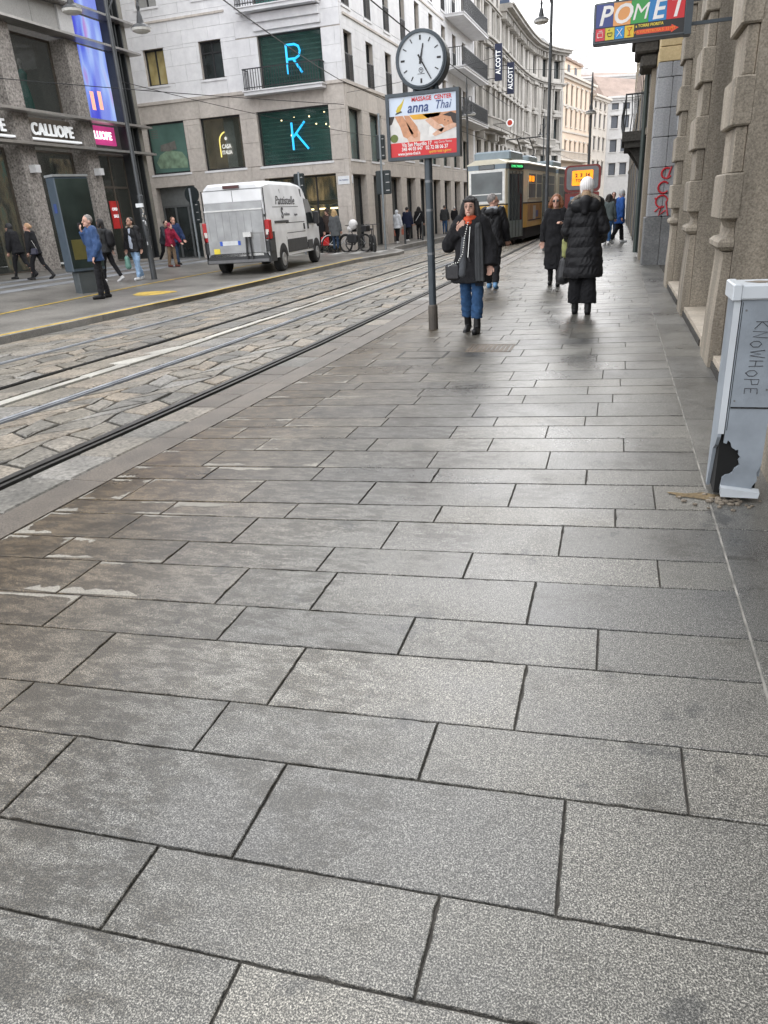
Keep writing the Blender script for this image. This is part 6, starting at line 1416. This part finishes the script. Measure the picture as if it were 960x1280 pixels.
    secs = [(hz_, (.098 + fl) * S + w_, (.064 + fl * .8) * S + w_, 0, 0), (hz_ + .02 * S, (.098 + fl) * S + w_, (.064 + fl * .8) * S + w_, 0, 0)]
    if hem > .05: secs.append((-.02 * S, (.097 + fl * .45) * S + w_, (.064 + fl * .4) * S + w_, 0, 0))
    secs += [(.09 * S, (.084 + fl * .3) * S + w_, (.058 + fl * .3) * S + w_, 0, 0), (.20 * S, .095 * S + w_, .06 * S + w_, 0, 0), (.275 * S, .088 * S + w_, .052 * S + w_, 0, 0), (.312 * S, .055 * S + w_, .042 * S + w_, 0, .004 * S), (.328 * S, .036 * S + w_ * .7, .036 * S + w_ * .7, 0, 0)]
    Ml = Mm
    if hem > .12 or top.get('vert'):      # long coats hang straight down below the hips
        Ml = Mm
    rings = []
    loft(m, secs, 22, Ml)
    for s in (1, -1):
        a0, e, w, d = A[s]; sl = top.get('sleeve', 1.0); we = e + (w - e) * sl
        cap(m, a0 + V(-s * .02 * S, 0, 0), e, .034 * S + w_, .027 * S + w_); m.tube([e + (a0 - e).normalized() * .02 * S, e, we, we + (w - e).normalized() * .004 * S], [.026 * S + w_, .027 * S + w_, (.019 + top.get('cuff', .003)) * S + w_ * .8, .015 * S + w_ * .8], 12)
    puff = top.get('puff', 0)
    def tf(c, n_):
        o = .016 * noise.noise(V(c.x * 6, c.y * 6, c.z * 8)) + .009 * (1 - 2 * abs(noise.noise(V(c.x * 13 + 3, c.y * 13, c.z * 9 + c.x * 8)))) - .004
        if puff: o += puff * (abs(sin(pi * c.z / .135)) ** .55 - .6)
        return o
    tm = remesh(m, vox, 2, tf); o = link(top.get('name', 'jacket'), tm, t, False); tm.materials.append(mt); J['top'] = o
    # ---- hair
    hs, hcol = hair[:2]; hm = plain('hair %.3f %.3f' % (hcol[0], hcol[1]), hcol, .5, var=.45, scale=45, bump=.5)
    if hs in ('short', 'bob', 'long', 'bun'):
        q_ = 1.10 if hs in ('bob', 'long') else 1.0; m = MB(); m.ell(tuple(Hd(0, .016, .022)), (.0475 * S * q_, .054 * S, .052 * S * q_), 18, 12, R3)
        if hs == 'bun': m.ell(tuple(Hd(0, .07, .01)), (.026 * S, .026 * S, .026 * S), 10, 8, R3)
        if hs in ('bob', 'long'):
            dn = -.062 if hs == 'bob' else -.11
            for s in (1, -1):
                cap(m, Hd(s * .043, .004, .025), Hd(s * .060, .002, dn * .5), .021 * S, .026 * S, 10); cap(m, Hd(s * .054, .006, dn * .5), Hd(s * .060, .010, dn), .022 * S, .018 * S, 10)
            cap(m, Hd(0, .03, .01), Hd(0, .042, dn), .042 * S, .034 * S, 14); cap(m, Hd(-.03, -.036, .046), Hd(.03, -.036, .046), .014 * S, .014 * S, 8) if hair[2:] and hair[2] == 'fringe' else None
        hf = lambda c, n_: .008 * noise.noise(V(c.x * 32, c.y * 32, c.z * 7)) + .005 * noise.noise(V(c.x * 85, c.y * 85, c.z * 12))
        link('hair', remesh(m, vox * .8, 1, hf), t, False).data.materials.append(hm)
    elif hs == 'beanie':
        m = MB(); m.ell(tuple(Hd(0, .008, .03)), (.05 * S, .058 * S, .058 * S), 18, 12, R3); cap(m, Hd(-.0, .004, .0), Hd(0, .004, .03), .052 * S, .052 * S, 18)
        rb = lambda c, n_: .003 * sin(atan2(c.x - hc.x, c.y - hc.y) * 26)
        link('beanie', remesh(m, vox * .8, 1, rb), t, False).data.materials.append(plain('knit %.2f' % hcol[0], hcol, .9, var=.06))
    elif hs == 'hood':
        m = MB(); m.ell(tuple(Hd(0, .018, .018)), (.054 * S, .062 * S, .062 * S), 16, 10, R3); cap(m, Hd(0, .02, -.02), Hd(0, .02, -.06), .05 * S, .06 * S)
        link('hood', remesh(m, vox, 1), t, False).data.materials.append(hm)
    if extra: extra(t, S, T, Hd, A, hands, J, sh, vox)
    return t
DN = (0, 0, -1)
def hang(s, out=.18, f=.05): return ((s * out, -f, -1), (s * out * .3, -f - .12, -1))
def swing(s, f): return ((s * .16, -f, -1), (s * .05, -f * 1.3 - .15, -1))
BLK = cloth('black wool', (.014, .014, .016), .9); BLK2 = cloth('black nylon', (.011, .011, .013), .5); BTR = cloth('black trousers', (.012, .012, .014), .85); CHAR = cloth('charcoal wool', (.045, .047, .05), .9)
JEAN = cloth('blue denim', (.028, .072, .16), .85, var=.25, scale=14); LJ = cloth('pale washed denim', (.27, .40, .58), .85, var=.3, scale=8); DJ = cloth('dark denim', (.03, .05, .09))
BBOOT = cloth('black boot leather', (.012, .012, .013), .4, bump=.1); WSH = plain('white trainer', (.6, .6, .6), .5)
BAGM = plain('black bag leather', (.018, .018, .021), .42, bump=.2); ORS = cloth('orange scarf', (.50, .075, .03), .8)
CHM = plain('silver chain', (.5, .5, .48), .25, .9)
def mesh_part(m, nm, mt, t, vox=.009, sm=2, fn=None): o = link(nm, remesh(m, vox, sm, fn), t, False); o.data.materials.append(mt); return o
def chain(t, pts, r=.006, n=None):
    m = MB(); tot = sum((Vector(b_) - Vector(a)).length for a, b_ in zip(pts, pts[1:])); n = int(tot / .028)
    for i in range(n):
        d = i * .028
        for a, b_ in zip(pts, pts[1:]):
            L = (Vector(b_) - Vector(a)).length
            if d <= L: p = Vector(a) + (Vector(b_) - Vector(a)) * (d / L); break
            d -= L
        m.ell(tuple(p), (.009, .005, .014) if i % 2 else (.013, .006, .008), 6, 4)
    m.build('chain', CHM, t, world=False)
# 1 woman in orange scarf
def ex1(t, S, T, Hd, A, hands, J, sh, vox):
    m = MB()      # snood round the neck
    for k in range(14): a = 2 * pi * k / 14; b_ = 2 * pi * (k + 1) / 14; cap(m, T(.042 * S * cos(a), .012 * S + .040 * S * sin(a), .325 * S + .006 * sin(2 * a)), T(.042 * S * cos(b_), .012 * S + .040 * S * sin(b_), .325 * S + .006 * sin(2 * b_)), .019 * S, .019 * S, 8)
    cap(m, T(0, .05 * S, .345 * S), T(.0, .055 * S, .30 * S), .02 * S, .03 * S); mesh_part(m, 'scarf', ORS, t, .007, 1, lambda c, n_: .003 * sin(c.z * 160))
    m = MB()      # long grey black stole hanging over the left shoulder
    cap(m, T(.075 * S, -.03 * S, .31 * S), T(.078 * S, .075 * S, .27 * S), .022 * S, .024 * S); loft(m, [(-.13 * S, .042 * S, .016 * S, .095 * S, -.108 * S), (.0, .040 * S, .017 * S, .090 * S, -.100 * S), (.15 * S, .034 * S, .017 * S, .082 * S, -.094 * S), (.28 * S, .028 * S, .02 * S, .074 * S, -.070 * S)], 16, Matrix.Translation(T(0, 0, 0)))
    mesh_part(m, 'stole', CHAR, t, .009, 1, lambda c, n_: .005 * sin(c.x * 150 + 4 * c.z))
    m = MB()
    for k in range(12): x = .06 + .007 * k; m.tube([T(x * S, .11 * S, -.12 * S), T((x + .002) * S, .105 * S, -.165 * S)], .004, 4)
    m.build('fringe', BLK, t, world=False)
    m = MB(); cap(m, T(-.03 * S, .095 * S, .18 * S), T(-.045 * S, .105 * S, -.07 * S), .022 * S, .034 * S); mesh_part(m, 'inner_jacket', cloth('grey inner jacket', (.075, .08, .088)), t, .009, 2)
    m = MB(); m.bev(-.30, -.10, -.215, -.14, .70, .90, .025); b_ = m.build('handbag', BAGM, t, world=False)
    chain(t, [T(.0, .085 * S, .30 * S), T(-.02 * S, .115 * S, .20 * S), T(-.035 * S, .125 * S, .08 * S), V(-.12, -.225, .92), V(-.2, -.225, .90), V(-.28, -.2, .86)])
    m = MB(); m.tube([T(.02 * S, .10 * S, .27 * S), T(.005 * S, .12 * S, .05 * S)], .006, 5); m.build('zip', CHM, t, world=False)
    m = MB(); m.tube([T(-.085 * S, .02 * S, .30 * S), T(-.05 * S, .09 * S, .2 * S), T(.02 * S, .115 * S, .02 * S)], .012, 6); m.build('bag_strap', BAGM, t, world=False)
person('woman with long black hair, bright orange scarf, chain bag and cropped blue jeans', (-1.79, 9.81, 0), 1.665, -4,
       (((.30, .05, -1), (.05, -.3, -1)), ((-.46, .02, -.88), (.80, -.50, .95))), ((7, 4), (-5, 10)), dict(hem=.14, flare=.036, t=.032, mat=BLK, name='coat', cuff=.022), (0, JEAN, .020, .075), (BBOOT, True), ('long', (.010, .009, .010), 'fringe'), sk=(.52, .31, .24), female=True, vox=.0085, extra=ex1)
# 2 man walking away, head turned
def ex2(t, S, T, Hd, A, hands, J, sh, vox):
    m = MB()
    for k in range(12): a = 2 * pi * k / 12; b_ = 2 * pi * (k + 1) / 12; cap(m, T(.045 * S * cos(a), .04 * S * sin(a), .325 * S), T(.045 * S * cos(b_), .04 * S * sin(b_), .325 * S), .018 * S, .018 * S, 8)
    cap(m, T(-.04 * S, -.045 * S, .325 * S), T(.04 * S, -.045 * S, .325 * S), .026 * S, .026 * S); mesh_part(m, 'hoodie_collar', cloth('grey hoodie', (.30, .32, .35)), t, .01, 1)
    m = MB(); cap(m, T(-.05 * S, -.07 * S, .29 * S), T(.05 * S, -.07 * S, .29 * S), .035 * S, .035 * S); cap(m, T(0, -.07 * S, .29 * S), T(0, -.075 * S, .24 * S), .045 * S, .02 * S); mesh_part(m, 'jacket_hood', BLK2, t, .01, 2)
person('grey haired man in a black hooded jacket walking away beside the tram', (-2.35, 15.33, 0), 1.76, 178, (swing(1, -.25), swing(-1, .2)), ((12, 14), (-10, 12)), dict(hem=.07, flare=.02, t=.020, mat=BLK2), (0, BTR, .010), (plain('blue white trainer', (.10, .22, .38), .5), False), ('short', (.22, .20, .19)), headturn=-60, sk=(.5, .29, .22), extra=ex2)
# 3 woman with sunglasses
def ex3(t, S, T, Hd, A, hands, J, sh, vox):
    m = MB()
    for s in (1, -1): m.ell(tuple(Hd(s * .019, -.05, .006)), (.0165 * S, .006 * S, .012 * S), 12, 6)
    m.tube([Hd(-.045, -.02, .01), Hd(-.034, -.048, .01), Hd(.034, -.048, .01), Hd(.045, -.02, .01)], .004, 5); m.build('sunglasses', plain('dark lens', (.015, .012, .012), .1), t, world=False)
    m = MB(); loft(m, [(-.34 * S, .125 * S, .092 * S, 0, 0), (-.08 * S, .112 * S, .082 * S, 0, 0), (.02 * S, .10 * S, .07 * S, 0, 0)], 18, Matrix.Translation(T(0, 0, 0))); mesh_part(m, 'coat_skirt', BLK, t, .011, 2, lambda c, n_: .008 * sin(c.x * 40))
person('woman in sunglasses and a long black coat with auburn hair walking this way', (-1.13, 15.42, 0), 1.665, -2, (((.22, .0, -1), (-.35, -.8, .30)), ((-.24, .08, -1), (-.05, -.12, -1))), ((8, 6), (-6, 8)), dict(hem=.30, flare=.012, t=.018, mat=BLK, name='coat'), (0, BTR, .002), (BBOOT, True), ('bob', (.20, .075, .03)), sk=(.50, .29, .21), female=True, vox=.0095, extra=ex3)
# 4 puffer coat woman from behind
FUR = plain('pale fur trim', (.40, .33, .26), .95, var=.4, scale=60, bump=1.0)
def ex4(t, S, T, Hd, A, hands, J, sh, vox):
    m = MB(); cap(m, T(-.06 * S, -.05 * S, .29 * S), T(.06 * S, -.05 * S, .29 * S), .055 * S, .055 * S); cap(m, T(0, -.07 * S, .31 * S), T(0, -.09 * S, .25 * S), .06 * S, .03 * S); mesh_part(m, 'coat_hood', BLK2, t, .010, 2)
    m = MB()
    pts = [T(.098 * S * cos(a), -.045 * S + .02 * S * sin(a), .315 * S + .055 * S * sin(a)) for a in [radians(d) for d in range(-25, 206, 21)]]
    for a, b_ in zip(pts, pts[1:]): cap(m, a, b_, .016 * S, .016 * S, 8)
    mesh_part(m, 'fur_trim', FUR, t, .008, 0, lambda c, n_: .010 * noise.noise(V(c.x * 70, c.y * 70, c.z * 70)))
    m = MB(); p = V(.24, -.10, 1.0); m.bev(.19, .33, -.24, -.10, .78, 1.08, .04); mesh_part(m, 'green_cloth', cloth('olive green cloth', (.30, .31, .13)), t, .012, 2, lambda c, n_: .01 * noise.noise(c * 14))
    m = MB(); cap(m, V(.28, -.2, .72), V(.30, -.2, .52), .085, .12, 14); mesh_part(m, 'tote_bag', BAGM, t, .012, 2, lambda c, n_: .012 * noise.noise(c * 9))
    m = MB(); m.tube([V(.24, -.2, .78), V(.25, -.2, 1.02), V(.33, -.2, .98), V(.34, -.2, .76)], .012, 6); m.build('bag_handle', BAGM, t, world=False)
    m = MB(); cap(m, Hd(0, .03, -.03), Hd(0, .04, -.05), .04 * S, .04 * S); mesh_part(m, 'hair', plain('hair light brown', (.30, .20, .12), .6, var=.3, scale=40), t, .010, 1)
person('woman seen from behind in a long black quilted coat, white beanie and wide trousers', (-.42, 11.35, 0), 1.80, 178, (((.20, .02, -1), (-.05, -.8, -.6)), ((-.24, .02, -1), (.10, -.8, -.55))), ((3, 3), (-3, 5)), dict(hem=.245, flare=.034, t=.026, mat=BLK2, name='quilted_coat', puff=.010), (0, BTR, .036, .045), (BBOOT, True), ('beanie', (.80, .78, .78)), female=True, face_on=False, sk=(.5, .3, .22), vox=.0095, extra=ex4)
# 5-7 people further down the sidewalk
def ex_long(t, S, T, Hd, A, hands, J, sh, vox):
    m = MB(); cap(m, Hd(0, .03, -.02), Hd(0, .045, -.10), .04 * S, .03 * S); mesh_part(m, 'hair_length', plain('hair 0.020 0.014', (.02, .014, .012), .5), t, .012, 1)
person('dark haired woman in a grey jacket and blue jeans far down the sidewalk', (-.28, 28.9, 0), 1.66, 172, (swing(1, .1), swing(-1, .2)), ((10, 8), (-10, 12)), dict(hem=.05, flare=.01, t=.016, mat=cloth('grey green jacket', (.09, .11, .11))), (0, JEAN, .010), (WSH, False), ('bob', (.02, .014, .012)), female=True, face_on=False, vox=.013, extra=ex_long)
person('person in a bright blue long coat and pale cap by the right wall', (.12, 29.6, 0), 1.78, 110, (swing(1, .25), swing(-1, -.1)), ((16, 10), (-14, 16)), dict(hem=.15, flare=.012, t=.022, mat=cloth('blue coat', (.03, .10, .34)), name='coat'), (0, BTR, .014), (WSH, False), ('beanie', (.5, .5, .5)), face_on=False, vox=.013)
person('person with dark hair half hidden behind the woman in jeans', (-.15, 33.5, 0), 1.74, 5, (swing(1, .1), swing(-1, .1)), ((5, 5), (-5, 5)), dict(hem=.06, flare=.01, t=.02, mat=cloth('brown black jacket', (.05, .04, .04))), (0, DJ, .006), (BBOOT, False), ('short', (.02, .015, .012)), vox=.015)
# left hand pavement
def ex8(t, S, T, Hd, A, hands, J, sh, vox):
    m = MB(); p = hands[-1]; m.bev(p.x - .04, p.x - .028, p.y - .045, p.y + .03, p.z - .05, p.z + .09, .004); m.build('phone', BAGM, t, world=False)
    m = MB(); m.tube([T(0, .068 * S + .005, .30 * S), T(0, .085 * S, .1 * S), T(0, .09 * S, -.05 * S)], .005, 5); m.build('zip', plain('zip navy', (.01, .02, .06), .4), t, world=False)
person('grey haired man in a blue jacket holding a phone to his ear on the platform', (-11.25, 14.52, .12), 1.765, -38, (((.22, .1, -1), (-.1, -.42, -.85)), ((-.62, -.05, -.8), (.42, -.45, 1.1))), ((6, 3), (-7, 4)), dict(hem=.07, flare=.014, t=.022, mat=cloth('blue jacket', (.030, .065, .16), .6)), (0, BTR, .010), (BBOOT, False), ('short', (.24, .22, .21)), sk=(.52, .29, .22), headturn=15, extra=ex8)
person('dark haired person with a backpack passing behind the man on the phone', (-13.51, 17.92, .227), 1.62, -80, (swing(1, .2), swing(-1, -.2)), ((14, 6), (-14, 14)), dict(hem=.05, flare=.01, t=.02, mat=CHAR), (0, BTR, .006), (WSH, False), ('bob', (.015, .012, .012)), female=True, vox=.013,
       extra=lambda t, S, T, Hd, A, hands, J, sh, vox: mesh_part((lambda m: (cap(m, T(0, -.11 * S, .24 * S), T(0, -.12 * S, .10 * S), .075 * S, .08 * S), m)[1])(MB()), 'backpack', BLK2, t, .014, 2))
def ex10(t, S, T, Hd, A, hands, J, sh, vox):
    m = MB()
    for k in range(9): a = radians(150 + 30 * k * .9); cap(m, T(.06 * S * cos(a), .02 * S - .055 * S * sin(a) * -1, .325 * S), T(.06 * S * cos(a + .45), .02 * S + .055 * S * sin(a + .45), .325 * S), .02 * S, .02 * S, 8)
    mesh_part(m, 'fur_collar', FUR, t, .009, 0, lambda c, n_: .008 * noise.noise(V(c.x * 70, c.y * 70, c.z * 70)))
    m = MB(); loft(m, [(-.03 * S, .055 * S, .05 * S, 0, -.045 * S), (.12 * S, .05 * S, .05 * S, 0, -.045 * S), (.30 * S, .035 * S, .03 * S, 0, -.04 * S)], 14, Matrix.Translation(T(0, 0, 0))); mesh_part(m, 'sweatshirt', cloth('pale grey sweatshirt', (.38, .42, .50)), t, .011, 1)
    p = hands[-1]; m = MB(); cap(m, V(p.x, p.y, p.z - .15), V(p.x, p.y, p.z - .36), .07, .085, 12); mesh_part(m, 'shopping_bag', plain('mint green bag', (.18, .36, .30), .5, var=.3), t, .012, 2, lambda c, n_: .012 * noise.noise(c * 12))
    m = MB(); m.tube([V(p.x - .04, p.y, p.z - .12), V(p.x, p.y, p.z + .01), V(p.x + .04, p.y, p.z - .12)], .007, 5); m.build('bag_handle', PLATE, t, world=False)
person('man in black jacket, fur collar and pale jeans carrying a mint green bag', (-13.0, 18.55, .198), 1.66, -8, (hang(1, .2, .0), hang(-1, .22, .05)), ((14, 8), (-8, 14)), dict(hem=.07, flare=.016, t=.022, mat=BLK2), (0, LJ, .010), (WSH, False), ('short', (.012, .010, .010)), sk=(.40, .23, .17), headtilt=14, vox=.010, extra=ex10)
def bag(nm, dx, dz, r, mt, s=-1):
    def f(t, S, T, Hd, A, hands, J, sh, vox):
        p = hands[s]; m = MB(); m.bev(p.x - r, p.x + r, p.y - r * .5, p.y + r * .5, p.z - .12 - r * 2.1, p.z - .12, .02); m.build(nm, mt, t, world=False)
        m = MB(); m.tube([V(p.x - r * .5, p.y, p.z - .12), V(p.x, p.y, p.z), V(p.x + r * .5, p.y, p.z - .12)], .008, 5); m.build('bag_handle', mt, t, world=False)
    return f
person('black clad person with hood walking left below the store piers', (-16.75, 18.2, .383), 1.55, -85, (hang(1), hang(-1)), ((20, 10), (-18, 24)), dict(hem=.06, flare=.012, t=.02, mat=BLK), (0, BTR, .0), (BBOOT, False), ('hood', (.014, .014, .016)), lean=10, vox=.013)
def ex12(t, S, T, Hd, A, hands, J, sh, vox):
    m = MB(); m.bev(.10, .20, -.10, .14, .68, .86, .03); m.build('handbag', plain('navy bag', (.025, .025, .045), .45), t, world=False); m = MB(); m.tube([V(.15, -.08, .85), T(.1 * S, 0, .3 * S), V(.15, .12, .85)], .008, 5); m.build('bag_strap', CHM, t, world=False)
person('blonde woman in black with a navy shoulder bag walking left below the store piers', (-15.95, 18.0, .364), 1.535, -75, (hang(1), hang(-1)), ((20, 8), (-16, 20)), dict(hem=.07, flare=.012, t=.02, mat=BLK), (0, BTR, .0), (BBOOT, True), ('bun', (.42, .25, .14)), female=True, lean=6, vox=.012, extra=ex12)
person('dark jacketed person bending forward by the store corner', (-17.2, 26.6, .2), 1.66, 70, (hang(1, .1, .5), hang(-1, .1, .6)), ((26, 12), (-12, 30)), dict(hem=.06, flare=.012, t=.02, mat=cloth('dark slate jacket', (.03, .033, .04))), (0, BTR, .004), (WSH, False), ('short', (.02, .016, .015)), lean=20, vox=.014)
person('person in a maroon hooded top and tan trousers walking right behind the van', (-14.35, 22.5, .275), 1.38, 80, (swing(1, .5), swing(-1, .3)), ((8, 6), (-6, 8)), dict(hem=.05, flare=.02, t=.022, mat=cloth('maroon fleece', (.22, .012, .035))), (0, cloth('tan trousers', (.20, .14, .09)), .010), (cloth('brown shoe', (.12, .04, .03)), False), ('hood', (.22, .012, .035)), lean=8, vox=.013, face_on=False)
person('man in a navy jacket and jeans striding behind the maroon hooded person', (-14.75, 23.5, .283), 1.56, 60, (swing(1, .3), swing(-1, .2)), ((-22, 14), (14, 6)), dict(hem=.06, flare=.014, t=.022, mat=cloth('navy jacket', (.02, .035, .09))), (0, DJ, .006), (BBOOT, False), ('short', (.16, .09, .06)), vox=.013, sk=(.55, .30, .22))
# by the corner building
person('blonde woman in a grey coat standing with her back turned at the shop corner', (-11.30, 30.3, .1), 1.66, 178, (hang(1), hang(-1)), ((2, 2), (-2, 2)), dict(hem=.14, flare=.01, t=.02, mat=cloth('grey coat', (.10, .105, .11)), name='coat'), (0, DJ, .0), (BBOOT, True), ('long', (.50, .34, .17)), female=True, face_on=False, vox=.014)
person('dark dressed shopper holding a bright red bag outside the shop', (-12.35, 31.0, .1), 1.66, 30, (hang(1), hang(-1)), ((2, 2), (-2, 2)), dict(hem=.12, flare=.01, t=.02, mat=BLK, name='coat'), (0, BTR, .0), (BBOOT, False), ('short', (.02, .016, .014)), vox=.015, extra=bag('red_bag', 0, 0, .17, plain('red paper bag', (.65, .02, .02), .4), 1))
person('dark dressed shopper with hat standing in the shop entrance', (-12.0, 31.35, .1), 1.72, -20, (hang(1), hang(-1)), ((2, 2), (-2, 2)), dict(hem=.08, flare=.01, t=.02, mat=cloth('dark brown coat', (.05, .035, .03))), (0, BTR, .0), (BBOOT, False), ('beanie', (.05, .035, .03)), vox=.015)
PNK = plain('salmon bag', (.62, .20, .13), .5)
person('person in a white jacket carrying a salmon bag along the corner building', (-10.3, 36.4, .1), 1.5, 160, (swing(1, .3), swing(-1, .1)), ((6, 4), (-6, 8)), dict(hem=.07, flare=.015, t=.022, mat=cloth('white jacket', (.62, .64, .68))), (0, BTR, .0), (WSH, False), ('hood', (.55, .57, .6)), vox=.016, face_on=False, extra=bag('bag', 0, 0, .13, PNK, 1))
person('person in a navy coat beside the white jacket carrying a salmon bag', (-10.1, 37.6, .1), 1.62, 175, (swing(1, .1), swing(-1, .1)), ((8, 4), (-8, 10)), dict(hem=.12, flare=.01, t=.02, mat=cloth('navy coat', (.015, .02, .045)), name='coat'), (0, BTR, .0), (WSH, False), ('short', (.02, .016, .015)), vox=.016, face_on=False, extra=bag('bag', 0, 0, .13, PNK, 1))
person('black dressed person with a pale shoulder strap left of the clock post', (-10.1, 40.0, .1), 1.6, 178, (hang(1), hang(-1)), ((4, 4), (-4, 6)), dict(hem=.08, flare=.01, t=.02, mat=BLK), (0, BTR, .004), (BBOOT, False), ('long', (.012, .01, .01)), vox=.016, face_on=False, extra=lambda t, S, T, Hd, A, hands, J, sh, vox: (lambda m: (m.tube([T(-.08 * S, -.08 * S, .28 * S), T(.08 * S, -.105 * S, .05 * S)], .012, 5), m.build('bag_strap', PLATE, t, world=False)))(MB()))
person('distant man in a grey jacket and jeans between clock post and tram', (-10.0, 46.0, .1), 1.62, 178, (hang(1), hang(-1)), ((6, 4), (-6, 6)), dict(hem=.06, flare=.01, t=.02, mat=CHAR), (0, JEAN, .0), (BBOOT, False), ('short', (.1, .09, .08)), vox=.018, face_on=False)
person('distant person with pale hair in a black jacket nearest the tram', (-9.9, 48.5, .1), 1.5, 175, (swing(1, .3), swing(-1, -.3)), ((4, 4), (-4, 4)), dict(hem=.06, flare=.01, t=.02, mat=BLK), (0, DJ, .0), (BBOOT, False), ('short', (.45, .43, .42)), vox=.018, face_on=False)
